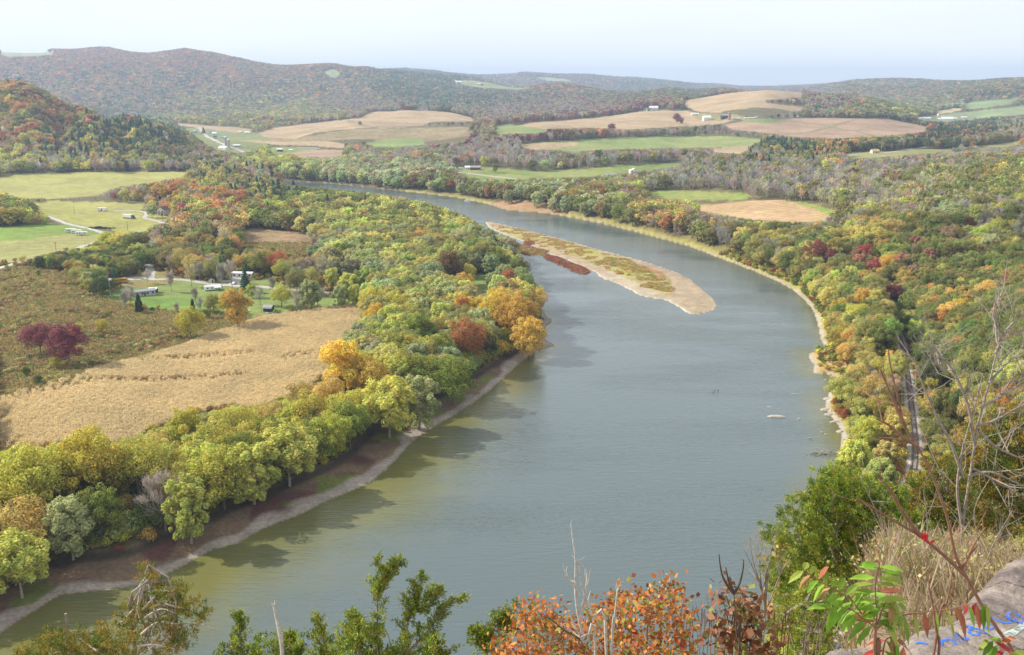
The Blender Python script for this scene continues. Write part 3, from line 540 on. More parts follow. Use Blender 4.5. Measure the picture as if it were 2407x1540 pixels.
def lobe_leaves(Cn, rr, n, size, zc, asp=1.0, plume=0.0, jit=.45):
    wt = rr ** 2; pick = R.choice(len(rr), int(n * 1.8), p=wt / wt.sum()); d = rsph(len(pick), .15)
    P = Cn[pick] + d * (rr[pick] * (1 + .20 * R.randn(len(pick))))[:, None]
    if plume: P[:, 2] += plume * rr[pick] * np.maximum(d[:, 2], -.2) * R.rand(len(pick))
    dist = np.linalg.norm(P[:, None] - Cn[None], axis=2) / rr[None]; ins = (dist < .78).any(1)
    keep = ~ins | (R.rand(len(pick)) < .10); P = P[keep][:n]; d = d[keep][:n]
    out = unit(P - np.array([0, 0, zc - 1.0]))
    Nn = unit(d * .65 + out * .35 + R.randn(*d.shape) * jit + [0, 0, .15])
    al = None
    if plume: al = np.cross(Nn, unit(out + [0, 0, 1.2]))
    h = np.clip(.5 + .35 * np.sin(pick[keep][:n] * 12.9) + .2 * R.randn(len(P)), 0, 1)
    return cards(P, Nn, size, asp, al), h
LODN = {'hi': (11000, .46), 'mid': (900, 1.4), 'low': (110, 3.4)}
def make_tree(kind, lod, var):
    """returns crown (verts, h) and trunk (verts, faces) for a tree about 20 m high"""
    n, sz = LODN[lod]; tr = []
    if kind == 'round':
        rx, rz, zc = [(7.6, 8.4, 11.0), (6.8, 8.8, 10.8), (8.8, 7.6, 11.2), (6.2, 8.6, 11.0)][var]
        Cn, rr = crown_lobes(rx, rz, zc, 60, .19); V, h = lobe_leaves(Cn, rr, n, sz, zc)
        top = [.2, .1, 8]; tr.append(tube([(0, 0, -.6), (.05, 0, 3), (.2, .1, 8), (.1, .2, 14)], (.42, .32, .24, .08)))
    elif kind == 'plume':
        rx, rz, zc = [(7.2, 8.8, 10.4), (6.2, 9.2, 10.2), (8.6, 8.2, 10.6)][var]
        Cn, rr = crown_lobes(rx, rz, zc, 105, .135, .3); V, h = lobe_leaves(Cn, rr, int(n * 1.1), sz, zc, 1.9 if lod == 'hi' else 1.3, .75)
        top = [0, .2, 5]; tr.append(tube([(0, 0, -.6), (.1, .1, 2.5), (0, .2, 6), (-.3, .3, 13)], (.45, .36, .26, .07)))
    elif kind == 'open':
        rx, rz, zc = [(7.0, 8.2, 11.4), (8.0, 7.4, 12.0)][var]
        Cn, rr = crown_lobes(rx, rz, zc, 26, .23, .2); V, h = lobe_leaves(Cn, rr, int(n * .55), sz * .9, zc, 1.2)
        top = [.3, 0, 6]; tr.append(tube([(0, 0, -.6), (.1, 0, 3), (.3, 0, 7), (.3, -.2, 15)], (.36, .3, .22, .07)))
    elif kind == 'bare':
        rx, rz, zc = [(4.4, 7.4, 12.2), (3.4, 8.0, 12.0), (5.4, 6.6, 12.6)][var]
        Cn, rr = crown_lobes(rx, rz, zc, 26, .3, .3)
        nt_ = {'hi': 1700, 'mid': 260, 'low': 60}[lod]; wd = {'hi': .10, 'mid': .32, 'low': 1.2}[lod]; ln = {'hi': 2.2, 'mid': 3.2, 'low': 5}[lod]
        pick = R.randint(0, len(rr), nt_); P = Cn[pick] + rsph(nt_) * (rr[pick] * R.rand(nt_) ** .5)[:, None]
        dr_ = unit(unit(P - [0, 0, 6]) + R.randn(nt_, 3) * .35 + [0, 0, .35]); s_ = unit(np.cross(dr_, rsph(nt_))); l_ = (ln * (.5 + .8 * R.rand(nt_)))[:, None]
        V = np.stack([P - dr_ * l_ * .5 - s_ * wd * .5, P - dr_ * l_ * .5 + s_ * wd * .5, P + dr_ * l_ * .5 + s_ * wd * .2, P + dr_ * l_ * .5 - s_ * wd * .2], 1).reshape(-1, 3); h = R.rand(nt_)
        top = [0, .1, 6]; tr.append(tube([(0, 0, -.6), (.05, 0, 4), (0, .1, 9), (.1, 0, 17)], (.30, .24, .17, .04)))
    elif kind == 'pine':
        k = [1.0, .8][var]; z = 3 + 17.5 * (1 - np.sqrt(R.rand(n))); tier = np.round(z / 1.6) * 1.6; z = tier + (R.rand(n) - .5) * .7
        rmax = (4.6 * k) * (1 - (z - 2.5) / 18.8) ** .85; a = R.rand(n) * 6.283; arm = .75 + .25 * np.sin(a * 5 + tier * 3); rad_ = rmax * arm * (R.rand(n) ** .45)
        P = np.stack([np.cos(a) * rad_, np.sin(a) * rad_, z - rad_ * .12 + .25 * np.sin(tier * 7 + a * 2)], 1); Nn = np.stack([np.cos(a) * .6, np.sin(a) * .6, np.full(n, .75)], 1) + R.randn(n, 3) * .4
        V = cards(P, Nn, sz * .95, 1.4); h = R.rand(n) * .5
        top = None; tr.append(tube([(0, 0, -.5), (0, 0, 8), (0, 0, 19)], (.32, .2, .04)))
    elif kind == 'cedar':
        z = 1 + 18 * R.rand(n); rmax = 3.6 * np.sin(np.clip((20.5 - z) / 20, 0, 1) * 1.75) ** .8; a = R.rand(n) * 6.283
        rad_ = rmax * (.8 + .2 * np.sin(a * 4 + z * .9)) * (.75 + .3 * R.rand(n)); P = np.stack([np.cos(a) * rad_, np.sin(a) * rad_, z], 1)
        V = cards(P, np.stack([np.cos(a), np.sin(a), np.full(n, .35)], 1) + R.randn(n, 3) * .45, sz, 1.6); h = R.rand(n) * .6
        top = None; tr.append(tube([(0, 0, -.5), (0, 0, 18)], (.35, .05)))
    elif kind == 'shrub':       # about 3 m high
        Cn, rr = crown_lobes(1.7, 1.2, 1.35, 9, .45, .2, -.2); n_s = {'hi': 520, 'mid': 150, 'low': 40}[lod]
        V, h = lobe_leaves(Cn, rr, n_s, {'hi': .34, 'mid': .6, 'low': 1.2}[lod], 1.2); top = None; tr.append(tube([(0, 0, -.2), (0, 0, 1.6)], (.07, .03)))
    if top is not None:
        for c in Cn[R.permutation(len(Cn) - 1)[:{'hi': 15, 'mid': 5, 'low': 2}[lod]]]:
            s0 = np.array(top) * (.75 + .5 * R.rand()); s0[2] = min(s0[2], c[2] - 1.5); tr.append(limb(s0, c, .14 if lod == 'hi' else .16, .03))
            if kind in ('bare', 'open') and lod == 'hi':
                for _ in range(2): q = np.array(c) * .5 + s0 * .5; tr.append(limb(q, c + R.randn(3) * 1.8 + [0, 0, 1], .07, .02, n=3))
    return V, h, joinm(tr)
SHAPES = {'round': 4, 'plume': 3, 'open': 2, 'bare': 3, 'pine': 2, 'cedar': 1, 'shrub': 1}
pal = {}
proto = {}                     # (kind, var) -> (crown mesh, trunk mesh) for single trees
pc = bpy.data.collections.new('woodland_shapes')       # shapes the woodland scatters (not linked to the scene)
pidx = {}
def inst_mesh(nm, V, h, tm, bark, vr=1.0):
    n = len(V) // 4; F1 = np.arange(n * 4).reshape(n, 4); Vt, Ft = tm
    me = mesh_np(nm, np.concatenate([V, Vt]), np.concatenate([F1, Ft + len(V)]), None,
                 {'v': ('FACE', 'FLOAT', np.concatenate([.5 + (R.rand(n) - .5) * vr, np.full(len(Ft), .5)])), 'h': ('FACE', 'FLOAT', np.concatenate([h, np.zeros(len(Ft))]))})
    me.materials.append(M_LEAFI); me.materials.append(bark)
    me.polygons.foreach_set('material_index', np.concatenate([np.zeros(n, np.int32), np.ones(len(Ft), np.int32)])); return me
_names = []
for kd, nv in SHAPES.items():
    for va in range(nv):
        for lod in ('hi', 'mid', 'low'):
            V, h, tm = make_tree(kd, lod, va); nm = '%s_%d_%s' % (kd, va, lod); _names.append(nm)
            bark = M_BARKP if kd in ('bare', 'plume') else M_BARK
            ob = bpy.data.objects.new(nm, inst_mesh(nm, V, h, tm, bark)); pc.objects.link(ob)
            if lod == 'hi': proto[kd, va] = (cardmesh('crown', V, M_LEAF, None, h), mesh_np('trunk', tm[0], tm[1], bark, None, True))
# corn tuft
nb = 34; P = np.stack([(R.rand(nb) - .5) * 1.3, (R.rand(nb) - .5) * 1.3, .7 + R.rand(nb) * 1.5], 1)
V = cards(P, np.concatenate([R.randn(nb, 2), np.full((nb, 1), .6)], 1), .25, 2.2); nm = 'corn_tuft'; _names.append(nm)
pc.objects.link(bpy.data.objects.new(nm, inst_mesh(nm, V, R.rand(nb) * .4 + .1, tube([(0, 0, 0), (0, 0, 2.1)], (.03, .02), 3), M_LEAFI, .22)))
nb = 30; P = np.stack([(R.rand(nb) - .5) * 1.8, (R.rand(nb) - .5) * 1.8, .1 + R.rand(nb) * .75], 1)
V = cards(P, np.concatenate([R.randn(nb, 2) * .6, np.full((nb, 1), .7)], 1), .38, 1.8); nm = 'herb_tuft'; _names.append(nm)
pc.objects.link(bpy.data.objects.new(nm, inst_mesh(nm, V, R.rand(nb), tube([(0, 0, 0), (0, 0, .5)], (.03, .02), 3), M_LEAFI)))
for i, nm in enumerate(sorted(_names)): pidx[nm] = i
# geometry-node scatter used only for uncountable growth
ng = bpy.data.node_groups.new('woodland_scatter', 'GeometryNodeTree')
ng.interface.new_socket('Geometry', in_out='INPUT', socket_type='NodeSocketGeometry'); ng.interface.new_socket('Geometry', in_out='OUTPUT', socket_type='NodeSocketGeometry')
gi = ng.nodes.new('NodeGroupInput'); go = ng.nodes.new('NodeGroupOutput'); ip = ng.nodes.new('GeometryNodeInstanceOnPoints'); ci_ = ng.nodes.new('GeometryNodeCollectionInfo')
ci_.inputs['Collection'].default_value = pc; ci_.inputs['Separate Children'].default_value = True; ci_.inputs['Reset Children'].default_value = True
def na(nm, ty):
    q = ng.nodes.new('GeometryNodeInputNamedAttribute'); q.data_type = ty; q.inputs['Name'].default_value = nm; return q.outputs['Attribute']
ng.links.new(gi.outputs[0], ip.inputs['Points']); ng.links.new(ci_.outputs[0], ip.inputs['Instance']); ip.inputs['Pick Instance'].default_value = True
ng.links.new(na('idx', 'INT'), ip.inputs['Instance Index']); ng.links.new(na('scl', 'FLOAT_VECTOR'), ip.inputs['Scale']); ng.links.new(na('rot', 'FLOAT_VECTOR'), ip.inputs['Rotation'])
ng.links.new(ip.outputs[0], go.inputs[0])
def scatter(name, P, idx, scl, rot, tint, **props):
    me = bpy.data.meshes.new(name); n = len(P); me.vertices.add(n); me.vertices.foreach_set('co', np.ascontiguousarray(P, np.float32).ravel())
    a = me.attributes.new('idx', 'INT', 'POINT'); a.data.foreach_set('value', np.ascontiguousarray(idx, np.int32))
    a = me.attributes.new('scl', 'FLOAT_VECTOR', 'POINT'); a.data.foreach_set('vector', np.ascontiguousarray(scl, np.float32).ravel())
    a = me.attributes.new('rot', 'FLOAT_VECTOR', 'POINT'); a.data.foreach_set('vector', np.ascontiguousarray(rot, np.float32).ravel())
    a = me.attributes.new('tint', 'FLOAT_COLOR', 'POINT'); a.data.foreach_set('color', np.concatenate([tint, np.ones((n, 1))], 1).astype(np.float32).ravel())
    me.update(); o = link(name, me, None, kind='stuff', **props); md = o.modifiers.new('scatter', 'NODES'); md.node_group = ng; return o
# ------------------------------------------------------------------ kinds of tree: (shape, colour, size factor, name, colour word, shape word, category)
T = {
 'g':  ('round', (.19,.22,.04), 1.0, 'broadleaf_tree', 'mid green', 'round tree'),
 'dg': ('round', (.10,.13,.04), .9, 'broadleaf_tree', 'dark green', 'dense tree'),
 'yg': ('round', (.385,.36,.06), 1.0, 'broadleaf_tree', 'yellow-green', 'leafy tree'),
 'ol': ('round', (.22,.205,.05), 1.0, 'broadleaf_tree', 'olive', 'round tree'),
 'w':  ('plume', (.395,.395,.09), 1.0, 'willow_tree', 'lime-green', 'willow'),
 'sg': ('plume', (.31,.33,.15), .95, 'willow_tree', 'silvery green', 'willow'),
 'pg': ('plume', (.36,.37,.20), .85, 'willow_tree', 'pale grey-green', 'soft willow'),
 'y':  ('round', (.45,.345,.05), 1.0, 'maple_tree', 'bright yellow', 'maple'),
 'go': ('round', (.42,.29,.055), 1.0, 'maple_tree', 'golden', 'maple'),
 'o':  ('round', (.46,.22,.06), .95, 'maple_tree', 'orange', 'maple'),
 'ro': ('round', (.34,.145,.055), .95, 'oak_tree', 'rusty orange', 'oak'),
 'r':  ('round', (.33,.09,.06), .8, 'maple_tree', 'red', 'maple'),
 'p':  ('round', (.19,.06,.075), .9, 'maple_tree', 'deep maroon', 'maple'),
 'pk': ('plume', (.36,.17,.13), .85, 'ash_tree', 'dusky pink', 'ash'),
 'br': ('round', (.20,.13,.05), .95, 'oak_tree', 'olive-brown', 'oak'),
 'oo': ('open', (.36,.31,.06), 1.0, 'open_crowned_tree', 'thin yellow-olive', 'open-crowned tree'),
 'og': ('open', (.42,.31,.09), 1.0, 'open_crowned_tree', 'thin amber', 'open-crowned tree'),
 'ba': ('bare', (.29,.26,.235), 1.0, 'bare_tree', 'grey', 'leafless tree'),
 'bb': ('bare', (.32,.23,.19), .95, 'bare_tree', 'purplish brown', 'leafless tree'),
 'by': ('bare', (.38,.33,.18), .95, 'bare_tree', 'straw-brown', 'nearly leafless tree'),
 'pi': ('pine', (.065,.13,.075), .95, 'pine_tree', 'blue-green', 'white pine'),
 'ce': ('cedar', (.05,.075,.025), .55, 'cedar_tree', 'dark green', 'columnar cedar'),
}
for k_, v_ in T.items():
    g_ = sum(v_[1]) / 3; T[k_] = (v_[0], tuple(.92 * c_ + .08 * g_ for c_ in v_[1])) + v_[2:]
HT = {'round': 17, 'plume': 17, 'open': 17, 'bare': 16, 'pine': 20, 'cedar': 16}
# regional mixes: anchors in the picture
AN = [
 (40,240,'ol:3 o:3 dg:2 go:2 r:1 p:1 yg:1'),(160,290,'ol:3 o:2 dg:2 go:1 ro:2 yg:1 r:1'),(60,310,'ro:3 ol:2 o:2 yg:2 by:2'),(240,310,'pi:7 ol:2 g:1 bb:1 yg:1'),(200,335,'pi:4 ol:3 go:1 yg:2 bb:2'),
 (380,330,'pi:2 dg:3 ol:3 bb:2 go:1'),(120,350,'pi:2 ba:4 ol:2 yg:2 go:1'),(460,350,'bb:6 ol:3 dg:1 ro:1'),(530,375,'bb:7 ol:1 dg:2'),(60,385,'yg:4 ba:3 by:2 ol:2 g:1'),(300,385,'ba:5 bb:2 ol:2 yg:2 go:1 dg:1'),(480,390,'bb:4 ba:2 dg:2 yg:1 ol:2'),
 (620,410,'bb:12 o:1 ro:1'),(560,415,'ol:3 bb:3 yg:1 pi:1'),(650,450,'pi:4 g:3 ol:2 bb:1'),(700,430,'bb:4 dg:2 ol:2 g:2'),(740,460,'ol:3 g:4 pi:1'),
 (100,180,'dg:3 o:9 go:5 ol:4 bb:4 pi:2 ro:5'),(400,190,'dg:4 o:9 go:6 ol:4 bb:4 pi:2 ro:4'),(700,200,'dg:4 go:4 o:6 ol:4 bb:3 pi:2 ro:2'),(120,140,'ro:9 o:9 bb:4 ol:3 dg:1'),(420,140,'ro:9 o:9 bb:4 ol:3 dg:1'),(650,165,'ro:5 o:7 bb:4 ol:4 dg:2'),(300,240,'bb:5 ol:2 go:2 ba:2 o:1 dg:3'),(600,240,'bb:4 ol:3 go:2 dg:3 yg:2'),
 (500,270,'yg:3 ol:4 go:2 bb:2 g:2'),(700,265,'yg:3 ol:4 go:3 bb:3 g:2 o:1'),(850,250,'bb:4 ol:3 o:1 ba:2 p:1'),(560,320,'ol:3 yg:2 g:2 bb:2'),(600,350,'yg:4 w:4 ol:2 g:2'),(700,310,'p:1 bb:3 ol:3 by:2'),(800,325,'bb:3 ol:3 by:2'),
 (600,370,'w:5 yg:4 sg:3'),(660,385,'w:5 y:1 sg:5 yg:2'),(800,400,'pg:8 sg:4 w:2'),(950,410,'pg:8 sg:3 ol:2 g:1'),(1000,425,'pg:3 ol:4 br:2 g:2 ro:1'),
 (290,480,'bb:3 ba:3 r:1 yg:1'),(400,460,'go:4 o:3 bb:3 yg:2 ba:1'),(480,470,'o:4 go:3 bb:3 yg:2 g:1'),(560,490,'ro:4 o:3 bb:3 yg:2 g:2'),(620,500,'yg:3 ol:4 g:2 bb:2 go:1'),
 (520,540,'ol:3 go:3 g:2 by:2'),(430,570,'g:3 oo:3 ol:3 bb:3 go:2 og:2'),(300,590,'ol:4 g:3 yg:3 bb:1'),(230,640,'dg:3 g:3 ol:4 sg:1'),(380,600,'bb:3 g:3 ol:3 og:2 ba:2'),(480,620,'ba:3 og:4 go:2 ol:3 g:2 bb:2 pi:1'),(600,610,'og:3 go:2 bb:3 yg:2 g:2 dg:1'),(720,640,'ba:3 og:2 sg:2 yg:2 bb:2'),(740,560,'bb:3 sg:3 og:1 w:2'),
 (20,500,'yg:4 g:4 go:3 ol:3'),(780,500,'w:5 ol:3 g:4 yg:3'),(900,510,'yg:5 ol:4 g:3 w:3 go:1'),(1000,540,'yg:4 ol:4 w:3 go:1 g:2'),(850,580,'w:9 sg:4 yg:1'),(900,620,'w:6 sg:5 g:2'),(1010,600,'sg:4 oo:3 ol:3 w:3 yg:2'),(1120,600,'g:3 sg:4 yg:2 ol:2'),
 (800,650,'w:6 sg:4 g:2'),(900,690,'w:8 sg:3 g:2'),(1000,690,'w:7 sg:2'),(1100,700,'w:4 y:2 og:2 sg:3'),(900,760,'w:5 yg:4 sg:3 g:2 y:1'),(1000,800,'w:4 g:3 sg:3 oo:2 yg:2'),(1100,830,'w:4 sg:4 oo:3 bb:1 g:2'),(1200,800,'y:2 go:4 oo:2 g:2'),(940,900,'w:3 sg:5 g:4 yg:2'),(1060,900,'g:4 sg:5 w:2'),
 (1200,860,'g:4 dg:2 sg:2'),(850,950,'og:2 yg:4 g:4 sg:2'),(740,940,'og:5 o:2 yg:3 ba:1'),(700,1020,'yg:6 w:4 g:3'),(560,1050,'yg:6 w:5 g:2 ba:1'),(420,1060,'yg:6 oo:3 w:2'),(620,1120,'w:5 yg:4 g:3'),(460,1180,'w:5 yg:3 g:3 sg:2 oo:2'),(300,1120,'yg:5 y:2 oo:4 w:2'),(120,1100,'yg:6 y:3 go:2 oo:2'),(250,1230,'sg:4 g:5 w:3 oo:2'),(60,1230,'go:3 og:2 g:3 yg:2'),(90,1320,'g:5 sg:3 yg:2'),
 (1130,440,'ol:4 g:2 sg:3 br:2 o:1'),(1240,450,'sg:6 g:2 ol:3'),(1200,475,'sg:5 pg:5 yg:1'),(1350,480,'pg:6 sg:4 g:1 ol:2'),(1380,450,'ol:4 go:2 ro:2 g:2 yg:1'),(1450,500,'sg:5 g:4 ol:3 ba:1'),(1500,470,'ol:3 bb:3 o:2 ro:1 yg:1'),(1560,510,'o:3 og:3 bb:3 yg:2'),(1640,560,'og:4 ol:4 bb:3 ba:2 g:1'),(1500,420,'ol:3 sg:3 ba:3'),(1380,420,'sg:4 ol:3 ba:2 yg:1'),
 (900,340,'by:3 ba:3 g:1 ol:2'),(900,375,'ba:6 bb:2 ol:2 o:1 yg:1'),(1050,370,'ba:6 bb:3 ol:2 o:1 ro:1'),(1050,330,'ba:4 bb:3 p:2 ol:2 o:1'),(1100,300,'bb:4 ol:3 p:1 go:1 by:1'),(1200,355,'ba:7 ol:2 bb:3 ro:1'),(1350,370,'ol:4 ba:5 dg:2 bb:2'),(1500,365,'ol:3 ba:5 bb:3 o:1'),(1620,360,'ba:4 ol:3 ro:1 go:1 bb:2'),(1260,310,'p:4 br:2 bb:3 ba:2'),(1400,305,'o:4 ro:3 bb:3 p:1 ol:2'),
 (1200,270,'bb:5 ba:4 p:2 ol:3'),(1350,265,'bb:4 p:3 ba:3 ol:3 ro:1'),(1520,245,'p:4 ol:3 ro:2 bb:2'),(1100,230,'dg:4 pi:2 bb:3 ol:3'),(1000,210,'dg:5 pi:3 go:1 o:1 ol:3'),(1300,200,'dg:3 o:3 ro:2 bb:3'),(1500,220,'dg:4 ol:3 bb:4'),(1640,222,'ol:4 dg:4 go:1 p:1'),(1250,180,'dg:3 bb:4 o:2'),
 (1750,212,'o:2 ro:2 p:2 bb:3 ol:3 dg:1'),(1850,235,'bb:4 p:3 by:3 ol:2 ba:2'),(1950,250,'ba:4 bb:3 p:2 ol:2 go:1 pk:1'),(2000,265,'g:4 ol:3 go:1 ba:2 ro:1'),(2080,262,'g:3 ol:5 dg:2 yg:1 bb:1'),(1850,268,'pi:3 ba:4 p:1 ol:2 pk:1'),(1600,300,'bb:4 ba:3 ol:3 dg:2'),(1700,318,'ba:4 bb:3 dg:1'),(1900,325,'by:3 ba:3 ol:3 bb:2'),
 (1850,345,'pi:5 dg:2 ol:2 go:1'),(1950,345,'pi:3 go:4 o:3 ol:3'),(2050,340,'ol:4 dg:3 go:3 o:2'),(2150,340,'dg:2 ol:3 p:1 ba:4 r:1'),(1750,375,'ol:3 ba:4 o:2 g:1 go:1'),(1850,385,'go:4 yg:2 ba:4 ol:2 ro:1'),(1980,390,'ba:7 ol:2 yg:2 go:1'),(2100,390,'ba:8 by:3 ro:1 p:1'),(1700,410,'ba:6 ol:3 yg:1'),(1850,430,'ba:8 by:2 ol:1'),(1600,430,'ba:6 ol:3 og:1'),(1700,460,'ba:6 by:2 bb:2'),(2000,440,'ba:6 by:4 ol:2'),
 (2250,200,'dg:4 o:2 ol:3 bb:3'),(2080,215,'dg:4 o:3 go:2 ol:3 bb:2'),(2350,215,'dg:3 bb:4 ol:3 o:2 go:1'),(2300,290,'dg:3 pi:2 p:3 ol:2 o:1'),(2200,315,'p:2 pi:3 dg:3 ol:2 o:1'),(2370,300,'ba:4 bb:2 ol:3 go:2 pi:1'),(2250,265,'sg:3 ol:3 bb:2'),(2350,340,'ba:5 ol:3 ro:1 go:1'),(2250,385,'ba:6 by:3 ol:2 ro:1'),
 (2300,410,'g:3 ol:4 go:3 ba:1'),(2200,430,'ol:5 go:2 by:2 g:2 ba:1'),(2380,440,'ol:4 yg:4 g:3 o:1'),(2100,460,'ol:4 by:4 ba:3 sg:1'),(1990,490,'by:4 yg:3 ba:2 g:2 ol:3'),(2120,500,'by:5 ba:4 yg:3 ol:2'),(2250,500,'ol:4 ba:3 o:2 g:2 sg:2'),(2380,510,'ba:5 ol:3 yg:2'),(1750,560,'ba:3 ol:3 g:2 yg:2 og:2'),(1850,590,'ol:3 g:3 yg:3 ba:3 og:2'),(1950,560,'yg:3 ol:3 ba:4 g:2'),
 (2100,550,'go:3 ol:4 g:2 yg:2 o:1'),(2200,560,'ol:5 g:4 pk:1 yg:1 br:1'),(2330,570,'g:4 ol:3 yg:3 sg:1'),(1900,640,'yg:3 og:3 ol:3 g:3'),(2000,620,'pk:3 r:2 ol:3 g:3 go:2 p:1'),(2100,620,'ol:3 go:3 pk:2 bb:2 g:2'),(2250,640,'g:6 ol:3 dg:2'),(2380,620,'g:5 ol:3 go:1 o:1'),(1950,700,'yg:5 oo:3 ol:3 go:1'),(2060,690,'ol:4 g:4 yg:2 bb:1'),(2180,690,'ol:4 yg:3 g:3 o:1'),(2300,700,'go:3 yg:3 g:3'),(2380,730,'g:4 ol:4 go:1'),
 (1960,760,'og:4 oo:4 yg:3 ol:2'),(2050,760,'br:3 og:3 g:3 yg:2'),(2150,750,'g:5 dg:2 yg:2'),(2230,760,'g:4 o:2 yg:4'),(2330,790,'g:5 ol:4 go:1 yg:2'),(1990,830,'og:5 go:3 oo:4'),(2060,850,'og:4 oo:4 yg:2 by:2'),(2010,920,'oo:5 og:3 yg:3'),(2070,930,'by:4 oo:5 ba:2'),(2180,850,'g:5 yg:4 dg:2'),(2250,850,'oo:5 ol:3 g:3'),(2350,880,'oo:4 yg:4 ol:3 g:2 o:1'),(2220,950,'g:3 og:4 oo:4 ol:2'),(2350,1000,'oo:4 og:3 g:3 yg:2'),
 (2040,1000,'oo:4 yg:5 w:2'),(2060,1080,'w:3 yg:5 oo:3'),(2010,1120,'w:4 yg:5'),(2230,1060,'og:4 g:4 oo:3 yg:2'),(2330,1100,'g:4 yg:3 og:2'),(2090,1180,'yg:4 g:3'),
]
anx = np.array([(a[0], a[1]) for a in AN], float); anw = []
tkeys = list(T)
for a in AN:
    wv_ = np.zeros(len(tkeys))
    for q in a[2].split(): k, v_ = q.split(':'); wv_[tkeys.index(k)] = float(v_)
    if 300 < a[1] < 530 and a[0] > 850:
        for q_ in ('ba', 'bb', 'by'): wv_[tkeys.index(q_)] *= 2.1
        for q_ in ('go', 'yg'): wv_[tkeys.index(q_)] *= .6
    if a[0] < 1300 and a[1] > 600:
        wv_[tkeys.index('oo')] = max(wv_[tkeys.index('oo')], .8) * 1.8; wv_[tkeys.index('by')] += .4
    for q_, f_ in (('o', .42 if a[1] > 600 else .35), ('og', .55), ('ro', .45), ('go', .6), ('r', .6), ('br', .7), ('yg', 1.15), ('w', 1.1), ('by', 1.2), ('ba', 1.25)): wv_[tkeys.index(q_)] *= f_
    anw.append(np.cumsum(wv_ / wv_.sum()))
anw = np.array(anw)
